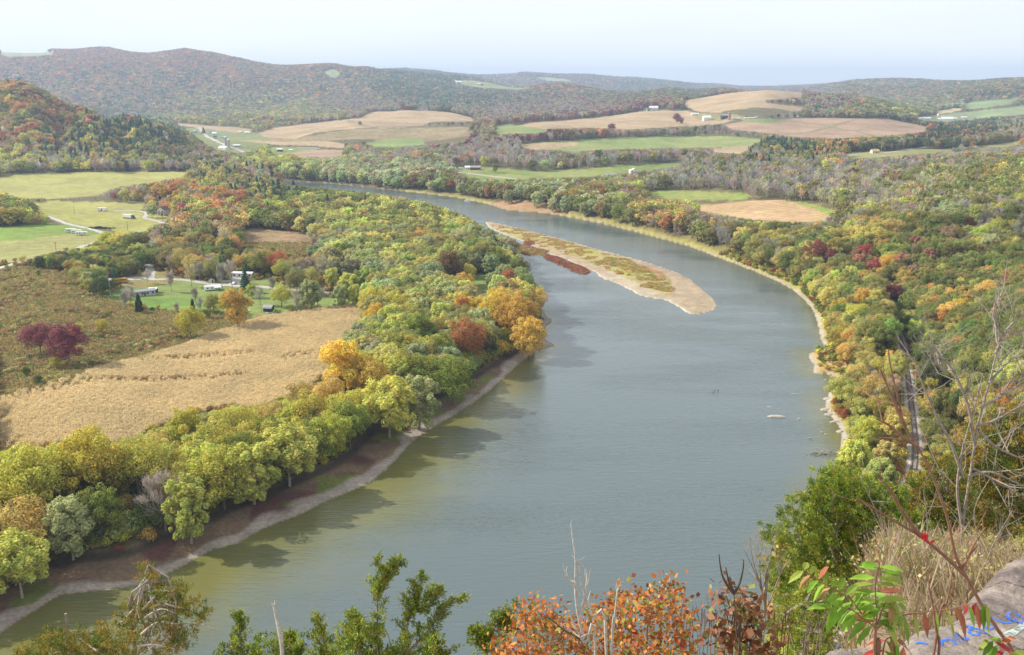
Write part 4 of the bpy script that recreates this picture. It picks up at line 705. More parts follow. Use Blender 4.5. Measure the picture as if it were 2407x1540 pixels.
# trees picked out by eye: px, py of the crown's centre, height in metres, kind, label ('' = described from its surroundings)
HERO = [
 (156,798,19,'p','broad maroon maple on the brushy meadow, the larger of the touching pair'),(90,787,15,'p','narrow maroon maple at the left of the touching pair on the brushy meadow'),
 (445,752,15,'yg','pale yellow-green tree alone at the edge of the cornfield and meadow'),(553,712,21,'go','amber and yellow tree at the cornfield corner beside the small cabin'),(575,652,16,'pi','blue-green pine beside the white trailers on the lawn'),(325,708,11,'ce','dark cedar column in front of the grey mobile home'),
 (728,682,16,'sg','silvery round tree standing alone on the lawn above the cornfield'),(660,690,12,'yg','small yellow-green tree on the lawn left of the silvery round tree'),(650,612,17,'ro','rusty red-brown oak between the lawn and the long brown meadow'),(612,615,17,'ol','dark olive tree touching the rusty red-brown oak on its left'),
 (1056,622,24,'br','huge olive-brown oak in the wooded bend above the lawn by the channel'),(1197,655,17,'ro','dark rusty oak leaning over the water at the bend'),(1216,738,27,'go','largest golden maple at the tip of the wooded point'),(1172,716,24,'y','bright yellow maple joined to the left of the largest golden maple'),(1243,785,22,'go','golden maple low on the shore at the tip of the wooded point'),(1255,705,19,'og','thin amber tree on the water side behind the largest golden maple'),
 (1092,788,22,'ro','flaming red-orange maple in the middle of the wooded point'),(1118,722,17,'y','yellow maple directly behind the flaming red-orange maple'),(1085,722,17,'o','soft orange tree behind the flaming red-orange maple'),(990,770,21,'g','deep green round tree in the middle of the wooded point'),(885,742,16,'y','yellow maple at the cornfield corner of the wooded point'),
 (808,850,26,'y','tall yellow maple with dark trunk at the edge of the cornfield'),(868,880,19,'go','golden-green tree right of the tall yellow maple with dark trunk'),(772,925,18,'og','amber tree in front of the tall yellow maple with dark trunk'),(700,935,15,'og','thin amber tree alone against the cornfield edge'),
 (912,945,24,'w','large pale willow at the shore below the tall yellow maple'),(985,935,22,'sg','large silvery willow overhanging the shore of the wooded point'),(1065,880,22,'g','dark green tree over the shaded water of the wooded point'),
 (205,1080,22,'y','brightest yellow maple in the riverside strip'),(40,1235,20,'og','burnt-amber tree at the left edge of the riverside strip'),(38,1315,17,'w','lime willow at the left edge just above the gravel shore'),(75,1120,22,'yg','spreading yellow-olive tree at the left end of the riverside strip'),(330,1085,19,'oo',''),(432,1000,17,'yg','yellow-green tree standing up against the cornfield in the riverside strip'),
 (590,1095,20,'w',''),(520,1110,19,'yg',''),(675,1060,19,'w',''),(440,1180,20,'w',''),(380,1165,19,'ba','leafless tree in the middle of the riverside strip'),(560,1000,17,'yg',''),(820,990,18,'g',''),(160,1230,17,'sg',''),(230,1200,18,'g',''),
 (355,493,13,'pg','pale round willow left of the white gabled house'),(383,452,15,'go','golden maple behind the white semi truck'),(518,455,18,'o',''),(464,470,16,'o','bright orange maple behind the white gabled house'),(505,440,14,'yg',''),(566,475,20,'ro','large rusty oak above the long brown meadow'),(516,520,17,'ro','amber-brown oak at the near end of the long brown meadow'),(508,535,13,'go',''),(560,560,14,'g',''),(250,560,15,'yg',''),
 (1349,459,19,'go','golden maple on the far bank above the pale willows'),(1416,457,17,'ro','rusty maple on the far bank right of the golden maple'),(1516,486,16,'r','dusky red maple on the far bank'),(1322,465,18,'ol',''),(1019,408,19,'br','russet and olive oak on the far bank by the boat dock'),(1059,432,17,'ro','orange-brown oak on the far bank above the boat dock'),(1122,435,12,'ce','second dark cedar by the boat dock'),(1094,435,13,'dg','dark green tree beside the cedar above the boat dock'),
 (1262,465,17,'pg',''),(1196,460,16,'sg',''),(1300,478,16,'pg',''),(1375,488,15,'sg',''),(1559,499,15,'o','orange maple on the far bank right of the dusky red maple'),(1456,497,18,'g','fresh green tree on the far bank between two orange maples'),(1139,377,16,'w','pale willow beside the red-sided house on the far lawn'),(1164,392,14,'g','round green tree on the far lawn right of the red-sided house'),(846,289,12,'g','lone green tree on the tan hill field'),
 (1539,245,26,'p','purple maple over the farthest white farmhouse'),(1600,256,19,'p','purple maple at the near right of the hill farmhouse trees'),(1524,242,20,'p','leftmost purple maple of the hill farmhouse trees'),(1592,251,24,'p','purple maple right of the farthest white farmhouse'),(1439,297,17,'p',''),(1226,325,15,'p','maroon tree at the left end of the orange grove'),
 (1918,435,16,'ro','single rusty orange tree in the grey leafless wood'),(2166,448,14,'r','single red maple on the right-hand slope'),(2275,486,13,'o','orange maple high on the right-hand slope'),(2355,422,13,'pk','magenta-pink ash high at the right edge'),
 (2031,700,14,'go','brightest golden maple on the right-hand slope'),(2102,690,15,'p','crimson-purple maple in the middle of the right-hand slope'),(2125,612,12,'pk',''),(2371,657,12,'ro','rusty orange oak at the right edge of the slope'),(2265,716,10,'y','bright yellow maple on the right-hand slope below the rusty oak'),(1975,722,12,'y','lemon-yellow tree at the river side of the slope'),(2021,735,13,'yg',''),(2088,636,11,'go',''),(1958,601,13,'p','dark pink maple at the river end of the red group'),(1991,602,12,'r','red maple in the red group on the slope'),(2040,575,13,'r',''),
 (2185,600,12,'pk',''),(2151,570,12,'pk',''),(2305,768,9,'go','golden-orange maple on the slope above the bare foreground tree'),(2215,746,11,'o',''),(2271,523,13,'r',''),(2258,793,9,'pk','small salmon ash on the slope above the bare foreground tree'),(1755,537,15,'dg','dark green tree on the right bank below the brown field'),(1875,538,15,'br',''),(2190,910,11,'yg','fresh lime tree at the right of the railway clearing'),(2010,1075,15,'w','pale yellow-green willow between the driftwood and the railway'),
 (2065,955,12,'oo',''),(2040,1010,13,'yg',''),(1995,830,14,'og',''),(2075,860,12,'oo',''),(2155,790,12,'dg',''),(1975,780,14,'oo','yellow-olive sycamore with white upper limbs beside the grassy spit'),
 (400,655,14,'ba','leafless tree left of the gravel drive on the lawn'),(447,640,16,'by','straw-brown tree beside the gravel drive on the lawn'),(458,690,12,'ba','slender leafless tree on the lawn below the drive'),(468,635,13,'ba',''),(519,640,17,'ba','tall leafless tree on the lawn left of the garden shed'),(540,632,16,'ba',''),(305,690,14,'ba',''),(292,700,13,'ba','leaning leafless tree left of the dark cedar column'),(695,700,14,'ba',''),(745,690,13,'ba',''),(640,665,12,'ba',''),
 (415,722,8,'bb','low purplish bush between the grey mobile home and the arched white roof'),(470,712,9,'ba',''),(500,708,11,'ol',''),(532,712,10,'oo',''),(452,712,7,'ce','dark pointed cedar behind the lone tree at the corn edge'),(485,735,6,'g',''),(590,680,9,'w',''),(780,650,15,'w',''),(820,665,15,'w',''),(835,690,12,'w',''),(800,690,13,'sg',''),(610,690,12,'ba',''),(680,660,13,'ba',''),(268,640,11,'pi',''),(235,650,12,'dg',''),(205,655,10,'sg',''),(420,600,14,'og',''),(560,615,14,'og',''),(540,600,14,'ol',''),(345,645,10,'ba',''),(90,640,5,'g',''),(180,770,6,'yg',''),(240,765,7,'yg','slim pale tree in the meadow right of the maroon maples'),(130,850,5,'yg',''),(60,870,5,'g',''),(90,890,4,'dg',''),(1100,640,14,'oo',''),(1155,655,11,'sg',''),(1078,688,13,'w',''),(1185,640,14,'sg',''),(1195,690,12,'w',''),
]
recs = []         # x, y, h, key, label, is hero
def put(px, py, h, key, label):
    z = 8.0; x, y = atz(px, py, z + .6 * h)
    if x < -70 and y < 500 and key in ('w', 'sg', 'yg', 'oo', 'go', 'y'): h = h * 1.1
    for _ in range(12): z = .5 * z + .5 * float(H(x, y)); x, y = atz(px, py, z + .6 * h)
    recs.append((float(x), float(y), h, key, label, 1))
for q in HERO: put(*q)
hx = np.array([(r[0], r[1], r[2]) for r in recs])
# open ground that keeps trees away
def openmask(X, Y, Z):
    qx, qy = proj(X, Y, Z); m_ = np.zeros(X.shape, bool)
    for pw, y0, y1, nm in OPEN: m_ |= inpoly(qx, qy, pw) & (Y > y0) & (Y < y1)
    return m_
bands = [(110, 620, 6.2), (620, 1100, 7.4), (1100, 2000, 9.5), (2000, 3500, 12.5), (3500, 6600, 15.5), (6600, 9900, 26)]
out = []
for y0, y1, sp in bands:
    xm = .75 * y1; xs = np.arange(-xm, xm, sp); ys = np.arange(y0, y1, sp)
    X, Y = np.meshgrid(xs, ys); X = (X + (R.rand(*X.shape) - .5) * sp * .95).ravel(); Y = (Y + (R.rand(*Y.shape) - .5) * sp * .95).ravel()
    k = np.abs(X) < .73 * Y + 15; X, Y = X[k], Y[k]
    Z = H(X, Y); k = visible(X, Y, Z + 16, 8); X, Y, Z = X[k], Y[k], Z[k]
    k = ~openmask(X, Y, Z); X, Y, Z = X[k], Y[k], Z[k]
    if y0 < 1500:
        dr = dist_line(X, Y, river, True); ins = inpoly(X, Y, river); left = X < np.interp(Y, [0, 200, 400, 600, 800, 1300], [0, 0, 60, 60, 0, -200])
        lim = np.where(left, np.interp(Y, [0, 230, 330, 420, 560, 2000], [15, 17, 19, 10, 5, 5]), np.interp(Y, [0, 300, 600, 1300], [4.5, 5.5, 6.5, 12]))
        k = ~ins & (dr > lim); dl_ = dist_line(X, Y, railw); k &= ~((dl_ < np.interp(Y, [0, 420, 520, 600], [6.5, 6, 3, 0])) ) & ~((dl_ > 3) & (dl_ < 15) & (X > 0) & (Y > 250) & (Y < 430) & (R.rand(len(X)) < .6))
        sp1 = inpoly(*proj(X, Y, Z), np.array([(1905,825),(1960,815),(2000,850),(2010,900),(1960,905),(1912,885)], float)) | inpoly(*proj(X, Y, Z), np.array([(1140,470),(1200,470),(1290,480),(1330,515),(1260,510)], float)); k &= ~sp1
        k &= np.hypot(X, Y) > 105
        # the strip of trees above the cornfield stays narrow; keep the lawns by the channel open
        X, Y, Z = X[k], Y[k], Z[k]
    for pts, hw, keep in roadw:
        k = dist_line(X, Y, pts) > hw + keep; X, Y, Z = X[k], Y[k], Z[k]
    # keep the trees picked by eye free
    if y0 < 2500:
        bad = np.zeros(len(X), bool)
        for (a, b_, h_), rc_ in zip(hx, recs):
            d = math.hypot(a, b_); fx, fy = a / d, b_ / d; dx, dy = X - a, Y - b_; al = dx * fx + dy * fy; la = np.abs(dx * fy - dy * fx)
            f1_, f2_ = (1.15, .34) if rc_[4] else (.6, .22); bad |= (np.hypot(dx, dy) < .33 * h_) | ((al < 0) & (al > -h_ * f1_) & (la < h_ * f2_))
        X, Y, Z = X[~bad], Y[~bad], Z[~bad]
    out.append(np.stack([X, Y, Z], 1))
A_ = np.concatenate(out); X, Y, Z = A_.T
qx, qy = proj(X, Y, Z + 9)
# choose a regional mix by the nearest anchor (jittered so the mixes interlock)
jx = qx + R.randn(len(X)) * 26; jy = qy + R.randn(len(X)) * np.interp(qy, [180, 400, 1000], [6, 14, 40])
kin = np.zeros(len(X), int); best = np.full(len(X), 1e18)
for i, (ax, ay) in enumerate(anx):
    sy = np.interp(.5 * (ay + qy), [180, 330, 600, 1100], [4.5, 3.4, 2.0, 1.2]); d = (jx - ax) ** 2 + ((jy - ay) * sy) ** 2; k = d < best; best = np.where(k, d, best); kin = np.where(k, i, kin)
u_ = R.rand(len(X)); clump = vnoise(X, Y, 38, 71); u_ = np.mod(u_ * .55 + clump * 1.7, 1.0)
ti = (anw[kin] < u_[:, None]).sum(1).clip(0, len(tkeys) - 1)
D = np.hypot(X, Y)
hb = np.array([HT[T[k][0]] for k in tkeys])[ti] * (.78 + .42 * R.rand(len(X)))
hb *= np.interp(Y, [0, 600, 1500, 3500, 6000, 9500], [.92, .92, .95, 1.0, 1.05, 1.5])
hb = np.where((X > 60) & (Y < 600), hb * .72, hb)                    # smaller trees on the rocky slope
# scattered trees: low growth where the picture shows thin hedges or brush
qx, qy = proj(X, Y, Z)
for poly, f, keepf in [([(590,340),(760,322),(1000,322),(1000,352),(900,370),(760,352),(640,352)],.55,.45), ([(1600,312),(1780,318),(1900,325),(2000,330),(1990,342),(1700,345)],.6,.7), ([(60,600),(260,575),(330,640),(280,680),(200,700),(60,650)],.62,1),
                      ([(560,560),(700,548),(760,600),(740,640),(600,600)],.7,.5), ([(1040,630),(1210,640),(1215,710),(1060,710)],1,.25), ([(600,648),(860,640),(870,720),(640,720)],.95,.35), ([(380,560),(600,570),(690,650),(560,665),(360,640)],.85,.6),
                      ([(1380,400),(1560,400),(1560,440),(1380,430)],.8,.5), ([(420,255),(640,290),(640,360),(500,365),(420,300)],.7,.35), ([(640,290),(1130,290),(1130,345),(640,340)],.7,.3), ([(2180,262),(2300,262),(2300,292),(2180,290)],.8,.35), ([(1500,255),(1720,262),(1800,280),(1640,290),(1500,280)],.6,.15),
                      ([(2280,225),(2407,225),(2407,275),(2280,275)],.8,.4), ([(60,470),(420,470),(420,545),(60,545)],.6,.6), ([(1000,118),(1240,180),(1250,212),(1060,212)],.8,.3)]:
    k = inpoly(qx, qy, np.array(poly, float)); hb[k] *= f; dead = k & (R.rand(len(X)) > keepf); hb[dead] = 0
k = hb > 0; X, Y, Z, ti, hb, D = X[k], Y[k], Z[k], ti[k], hb[k], D[k]
for x, y, h, k, lab, _ in recs:
    pass
# trees in front of open ground stay low enough to leave it in view
VIS = [(pw, y0, y1) for pw, y0, y1, nm in OPEN] + [(np.array([(655,424),(780,430),(900,445),(1020,457),(1110,471),(1190,493),(1290,502),(1300,520),(1180,560),(1125,530),(1090,508),(1050,493),(1005,478),(950,465),(890,457),(840,451),(780,445),(720,440),(655,434)], float), 500, 1400)]
def topin(k):
    tx, ty = proj(X, Y, Z + hb * k); bx, by = proj(X, Y, Z); r_ = np.zeros(len(X), bool)
    for fr in (.35, .65, 1.0):
        tx, ty = proj(X, Y, Z + hb * k * fr)
        for pw, y0, y1 in VIS: r_ |= inpoly(tx, ty, pw) & (Y < y1)
    return r_
fac = np.full(len(X), .0); done = np.zeros(len(X), bool)
for k in (1.0, .85, .7, .55, .4, .28):
    ok = ~done & ~topin(k * .93); fac[ok] = k; done |= ok
hb = hb * fac; hb[(fac < .35) & (R.rand(len(X)) < .4)] = 0
k = hb > 0; X, Y, Z, ti, hb, D = X[k], Y[k], Z[k], ti[k], hb[k], D[k]
# the single trees: picked ones plus the ones that show largest
qx, qy = proj(X, Y, Z + hb * .6); infr = (qx > -20) & (qx < 2427) & (qy < 1560) & (qy > 0) & visible(X, Y, Z + hb * .9, 0)
blocked = np.zeros(len(X), bool)
score = np.where(infr, hb / D * (.8 + .4 * R.rand(len(X))), 0)
NSINGLE = 296 - len(recs); order = np.argsort(-score)[:NSINGLE]
single = np.zeros(len(X), bool); single[order] = True
for i in order: recs.append((float(X[i]), float(Y[i]), float(hb[i]), tkeys[ti[i]], '', 0))
m_ = ~single; X, Y, Z, ti, hb, D = X[m_], Y[m_], Z[m_], ti[m_], hb[m_], D[m_]
print('woodland trees', len(X))
shape = np.array([T[k][0] for k in tkeys])[ti]; colr = np.array([T[k][1] for k in tkeys])[ti]; colr = .84 * colr + .16 * colr.mean(1, keepdims=True); sf = np.array([T[k][2] for k in tkeys])[ti]
lod = np.where(D < 750, 'hi', np.where(D < 2300, 'mid', 'low'))
ids = np.array([pidx['%s_%d_%s' % (s, R.randint(SHAPES[s]), l)] for s, l in zip(shape, lod)])
def jitcol(c, n, a=.16, b=.07):
    k = 1 + a * R.randn(n, 1); return np.clip(c * k * (1 + b * R.randn(n, 3)), .01, .9)
sc_ = (hb / 20)[:, None] * np.stack([.9 + .35 * R.rand(len(X)), .9 + .35 * R.rand(len(X)), np.ones(len(X))], 1)
sc_[:, :2] *= 1.08; sc_[:, :2] *= np.where(D > 2300, 1.25, 1.0)[:, None]
scatter('woodland', np.stack([X, Y, Z], 1), ids, sc_, np.stack([np.zeros(len(X)), np.zeros(len(X)), R.rand(len(X)) * 6.28], 1), jitcol(colr, len(X)), label='mixed autumn woodland covering the slopes, valley and distant ridges')

# undergrowth, brush and herbs
def bandpts(x0, x1, y0, y1, sp):
    a, b_ = np.meshgrid(np.arange(x0, x1, sp), np.arange(y0, y1, sp)); a = (a + (R.rand(*a.shape) - .5) * sp).ravel(); b_ = (b_ + (R.rand(*b_.shape) - .5) * sp).ravel(); return a, b_
SX, SY = bandpts(-420, 420, 105, 700, 2.6); k = np.abs(SX) < .72 * SY + 10; SX, SY = SX[k], SY[k]; SZ = H(SX, SY); qx, qy = proj(SX, SY, SZ)
om = openmask(SX, SY, SZ); dr = dist_line(SX, SY, river, True); ins = inpoly(SX, SY, river); dl_ = dist_line(SX, SY, railw); left = SX < 60
meadow = inpoly(qx, qy, OPEN[[f[0] for f in FIELDS].index('meadow') + 2][0] if False else np.array([f for f in FIELDS if f[0] == 'meadow' and f[1] == (.25,.195,.09)][0][4], float))
mead2 = inpoly(qx, qy, np.array(FIELDS[4][4], float))
k = ~ins & (dl_ > 3.2) & np.where(left, dr > np.interp(SY, [0, 230, 330, 420, 560, 2000], [14, 16, 18, 9.5, 4, 4]), dr > 2.6) & (~om | ((meadow) & (vnoise(SX, SY, 12, 81) + .25 * R.rand(len(SX)) > .86)) | (mead2 & (R.rand(len(SX)) < .12)))
for pts, hw, keep in roadw: k &= dist_line(SX, SY, pts) > hw + 1.2
k &= ~((~meadow) & left & (R.rand(len(SX)) < .45)); k &= (np.hypot(SX, SY) > 100)
SX, SY, SZ, md = SX[k], SY[k], SZ[k], (meadow | mead2)[k]
n = len(SX); pc1 = np.array([(.20,.22,.05),(.30,.28,.06),(.12,.16,.035),(.30,.21,.09),(.36,.30,.08),(.22,.10,.05)]); pc2 = np.array([(.19,.19,.06),(.28,.23,.10),(.25,.16,.10),(.15,.17,.06),(.30,.28,.14),(.20,.13,.08)])
ch = (np.mod(vnoise(SX, SY, 20, 82) * 3 + R.rand(n) * .5, 1) * 6).astype(int).clip(0, 5)
cc = np.where(md[:, None], pc2[ch], pc1[ch]); s_ = np.where(md, .35 + .4 * R.rand(n), .45 + .75 * R.rand(n) ** 2)
scatter('undergrowth', np.stack([SX, SY, SZ], 1), np.full(n, pidx['shrub_0_hi']) if n < 10 else np.where(np.hypot(SX, SY) < 380, pidx['shrub_0_hi'], pidx['shrub_0_mid']), np.stack([s_ * 1.2, s_ * 1.2, s_], 1), np.stack([np.zeros(n), np.zeros(n), R.rand(n) * 6.28], 1), jitcol(cc, n), label='dense green and brown undergrowth and brush between the trees')
# meadow herbs
SX, SY = bandpts(-420, 60, 260, 720, 1.5); SZ = H(SX, SY); qx, qy = proj(SX, SY, SZ)
md = inpoly(qx, qy, np.array([f for f in FIELDS if f[0] == 'meadow' and f[1] == (.25,.195,.09)][0][4], float)) | inpoly(qx, qy, np.array(FIELDS[4][4], float))
SX, SY, SZ = SX[md], SY[md], SZ[md]; n = len(SX); ch = (np.mod(vnoise(SX, SY, 16, 83) * 2.4 + R.rand(n) * .4, 1) * 6).astype(int).clip(0, 5)
pc3 = np.array([(.31,.235,.11),(.23,.20,.08),(.33,.28,.12),(.26,.18,.10),(.19,.20,.07),(.29,.20,.10)]); s_ = .6 + .7 * R.rand(n)
scatter('meadow_herbs', np.stack([SX, SY, SZ], 1), np.full(n, pidx['herb_tuft']), np.stack([s_, s_, s_ * (.5 + R.rand(n))], 1), np.stack([np.zeros(n), np.zeros(n), R.rand(n) * 6.28], 1), jitcol(pc3[ch], n, .09, .03), label='rough brown and olive herbs of the overgrown meadow')
# corn
poly = np.array([f for f in FIELDS if f[0] == 'corn'][0][4], float)
SX, SY = bandpts(-420, 20, 230, 600, .85); rowa = rad(64); rr_ = SX * math.sin(rowa) - SY * math.cos(rowa); SX = SX - (rr_ - np.round(rr_ / 1.5) * 1.5) * math.sin(rowa) * .7; SY = SY + (rr_ - np.round(rr_ / 1.5) * 1.5) * math.cos(rowa) * .7
SZ = H(SX, SY); qx, qy = proj(SX, SY, SZ + 1); md = inpoly(qx, qy, poly) & (dist_line(SX, SY, hx[:, :2][:1]) > 0)
md &= ~((vnoise(SX * .35 + SY * .1, SY * 1.4 - SX * .5, 26, 85) > .78) & (R.rand(len(SX)) < .8))
SX, SY, SZ = SX[md], SY[md], SZ[md]; n = len(SX); s_ = .85 + .3 * R.rand(n)
corn = scatter('cornfield', np.stack([SX, SY, SZ], 1), np.full(n, pidx['corn_tuft']), np.stack([s_, s_, s_], 1), np.stack([np.zeros(n), np.zeros(n), R.rand(n) * 6.28], 1), np.tile(np.array([(.52,.405,.265)]), (n, 1)) * (.88 + .24 * R.rand(n, 1)) * (.92 + .16 * vnoise(SX, SY, 14, 88))[:, None], label='ripe tan corn standing in rows between meadow and riverside trees')
print('corn', n)

# plants on the gravel bar and the weed islets
SX, SY = bandpts(-40, 260, 400, 900, .9); ib = inpoly(SX, SY, bar); irs = [inpoly(SX, SY, q) for q in reeds]; ir = irs[0] | irs[1] | irs[2] | irs[3]; k = ib | ir; SX, SY, ir, rd3 = SX[k], SY[k], ir[k], (irs[3] | irs[1])[k]
bx, by = proj(SX, SY, np.full(SX.shape, .6)); db = np.minimum(dist_line(SX, SY, bar, True), np.where(ir, 99, 99)); veg = inpoly(bx, by + (vnoise(SX, SY, 8, 31) - .5) * 8, np.array([(1150,522),(1260,548),(1400,590),(1480,612),(1560,660),(1592,682),(1570,692),(1500,672),(1440,640),(1340,600),(1240,568),(1160,534)], float))
k = (ir & (vnoise(SX, SY, 4, 95) > .2)) | (veg & (vnoise(SX, SY, 7, 96) > .5) & (db > 3) & (R.rand(len(SX)) < .55)); SX, SY, ir, rd3, bx = SX[k], SY[k], ir[k], rd3[k], bx[k]; n = len(SX)
vc = np.array([(.34,.25,.11),(.38,.28,.13),(.30,.26,.09),(.36,.20,.09),(.42,.31,.17),(.24,.24,.07)])[(np.mod(vnoise(SX, SY, 13, 97) * 3 + R.rand(n) * .4, 1) * 6).astype(int).clip(0, 5)]
vc = np.where((rd3 & (R.rand(n) < .85))[:, None], np.array((.24, .09, .065)), vc); vc = np.where((ir & ~rd3 & (R.rand(n) < .6))[:, None], np.array((.24, .15, .07)), vc); s_ = .35 + .6 * R.rand(n) * np.where(bx > 1400, 1.5, .8)
scatter('gravel_bar_weeds', np.stack([SX, SY, H(SX, SY)], 1), np.full(n, pidx['herb_tuft']), np.stack([s_, s_, s_], 1), np.stack([np.zeros(n), np.zeros(n), R.rand(n) * 6.28], 1), jitcol(vc, n), label='ochre, green and dark red weeds on the gravel bar and its islets')

# a skirt of saplings and bushes where the left-bank trees meet the shore
SX, SY = bandpts(-180, 60, 180, 560, 2.4); dr = dist_line(SX, SY, river, True); ins = inpoly(SX, SY, river); w0 = np.interp(SY, [0, 230, 330, 420, 560], [14, 16, 18, 9.5, 4]); k = ~ins & (dr > w0 + vnoise(SX, SY, 9, 101) * 3) & (dr < w0 + 9) & (SX < np.interp(SY, [0, 200, 400, 600], [0, 0, 60, 60])); SX, SY = SX[k], SY[k]; n = len(SX)
sc1 = np.array([(.20,.25,.05),(.28,.32,.06),(.36,.35,.07),(.24,.28,.12),(.14,.19,.05),(.42,.34,.07)])[(np.mod(vnoise(SX, SY, 15, 102) * 3 + R.rand(n) * .5, 1) * 6).astype(int).clip(0, 5)]; s_ = .9 + 1.5 * R.rand(n) ** 1.5
scatter('shore_saplings', np.stack([SX, SY, H(SX, SY)], 1), np.full(n, pidx['shrub_0_hi']), np.where((R.rand(n) < 2)[:, None], np.stack([s_, s_, s_ * 1.15], 1), 1), np.stack([np.zeros(n), np.zeros(n), R.rand(n) * 6.28], 1), jitcol(sc1, n), label='leafy saplings and bushes along the foot of the left-bank trees')
# ------------------------------------------------------------------ the single trees
ALLT = []
def add_tree(x, y, h, key, label, group):
    kd, c, sf_, name, cw, sw = T[key]; va = R.randint(SHAPES[kd]); cm, tm = proto[kd, va]
    z = float(H(x, y)); o = link(name, None, None, (x, y, z), R.rand() * 6.28, label=label, category='tree', group=group)
    s = h / 20.0; wx = (1.2 if label and 'broad maroon' in label else .95 + .3 * R.rand()); o.scale = (s * wx, s * wx, s)
    cr = link('crown', cm, o); cr.color = (*jitcol(np.array([c]), 1, .10, .03)[0], 1); link('trunk', tm, o); return o
LM = [('the broad maroon maple',150,800),('the white gabled house',385,493),('the white campers by the field road',180,543),('the yellow school bus',283,662),('the grey mobile home',345,690),('the arched white roof on the lawn',505,677),('the garden shed',497,658),('the small open cabin by the corn',633,722),
 ('the red barn',682,533),('the huge olive-brown oak',1056,622),('the largest golden maple',1218,742),('the flaming red-orange maple',1092,788),('the tall yellow maple with dark trunk',808,850),('the brightest yellow maple',205,1080),('the lime willow at the left edge',38,1315),('the large pale willow at the shore',912,945),
 ('the silvery tree on the lawn',728,682),('the dark rusty oak at the bend',1197,655),('the boat dock',1105,472),('the golden maple on the far bank',1349,459),('the dusky red maple on the far bank',1516,486),('the brown field on the far bank',1800,500),('the rusty orange tree in the grey wood',1918,435),
 ('the brightest golden maple on the slope',2031,700),('the crimson-purple maple',2102,690),('the rusty oak at the right edge',2371,657),('the grassy spit',1940,860),('the driftwood',1940,1060),('the railway clearing',2110,830),('the lime tree by the railway clearing',2190,910),('the red group on the slope',1991,602),
 ('the pale willow by the railway',2010,1075),('the leafless tree in the strip',380,1165),('the deep green round tree on the point',990,770),('the rusty oak above the brown meadow',566,475),('the yellow-green tree against the corn',432,1000),('the amber tree at the left edge',40,1235),('the lone tree at the corn edge',445,752)]
lmx = np.array([(a[1], a[2]) for a in LM], float); grp = {}
for i, (x, y, h, k, lab, hero) in enumerate(recs):
    a, b_ = proj(x, y, float(H(x, y)) + .6 * h); a, b_ = float(a), float(b_)
    if lab: continue
    d = (lmx[:, 0] - a) ** 2 + ((lmx[:, 1] - b_) * 1.3) ** 2; j = int(np.argmin(d)); dx, dy = a - lmx[j, 0], b_ - lmx[j, 1]
    rel = ('right of' if dx > 0 else 'left of') if abs(dx) > abs(dy) * 1.3 else ('below' if dy > 0 else 'above')
    grp.setdefault((k, j, rel), []).append((float(d[j]), i, h))
ORD = ['nearest', 'second nearest', 'third nearest', 'fourth nearest', 'fifth nearest', 'sixth nearest', 'seventh nearest', 'eighth nearest', 'ninth nearest', 'tenth nearest', 'eleventh nearest', 'twelfth nearest', 'thirteenth nearest', 'fourteenth nearest']
for (k, j, rel), L_ in grp.items():
    L_.sort(); cw, sw = T[k][4], T[k][5]
    for q, (d, i, h) in enumerate(L_):
        r_ = recs[i]
        if len(L_) == 1: lb = '%s %s %s %s' % (cw, sw, rel, LM[j][0])
        else: lb = '%s %s %s %s %s' % (ORD[min(q, 13)], cw, sw, rel, LM[j][0])
        recs[i] = r_[:4] + (lb,) + r_[5:]
GR = {'willow_tree': 'feathery willows of the riverside woods', 'maple_tree': 'autumn maples of the valley woods', 'oak_tree': 'rusty oaks of the valley woods', 'broadleaf_tree': 'green and olive broadleaf trees of the valley woods', 'bare_tree': 'leafless trees of the valley', 'open_crowned_tree': 'thin-leaved trees of the valley woods', 'ash_tree': 'dusky pink ashes of the slope', 'pine_tree': 'pines of the valley', 'cedar_tree': 'dark cedars of the valley'}
for x, y, h, k, lab, hero in recs: add_tree(x, y, h, k, lab, GR[T[k][3]])
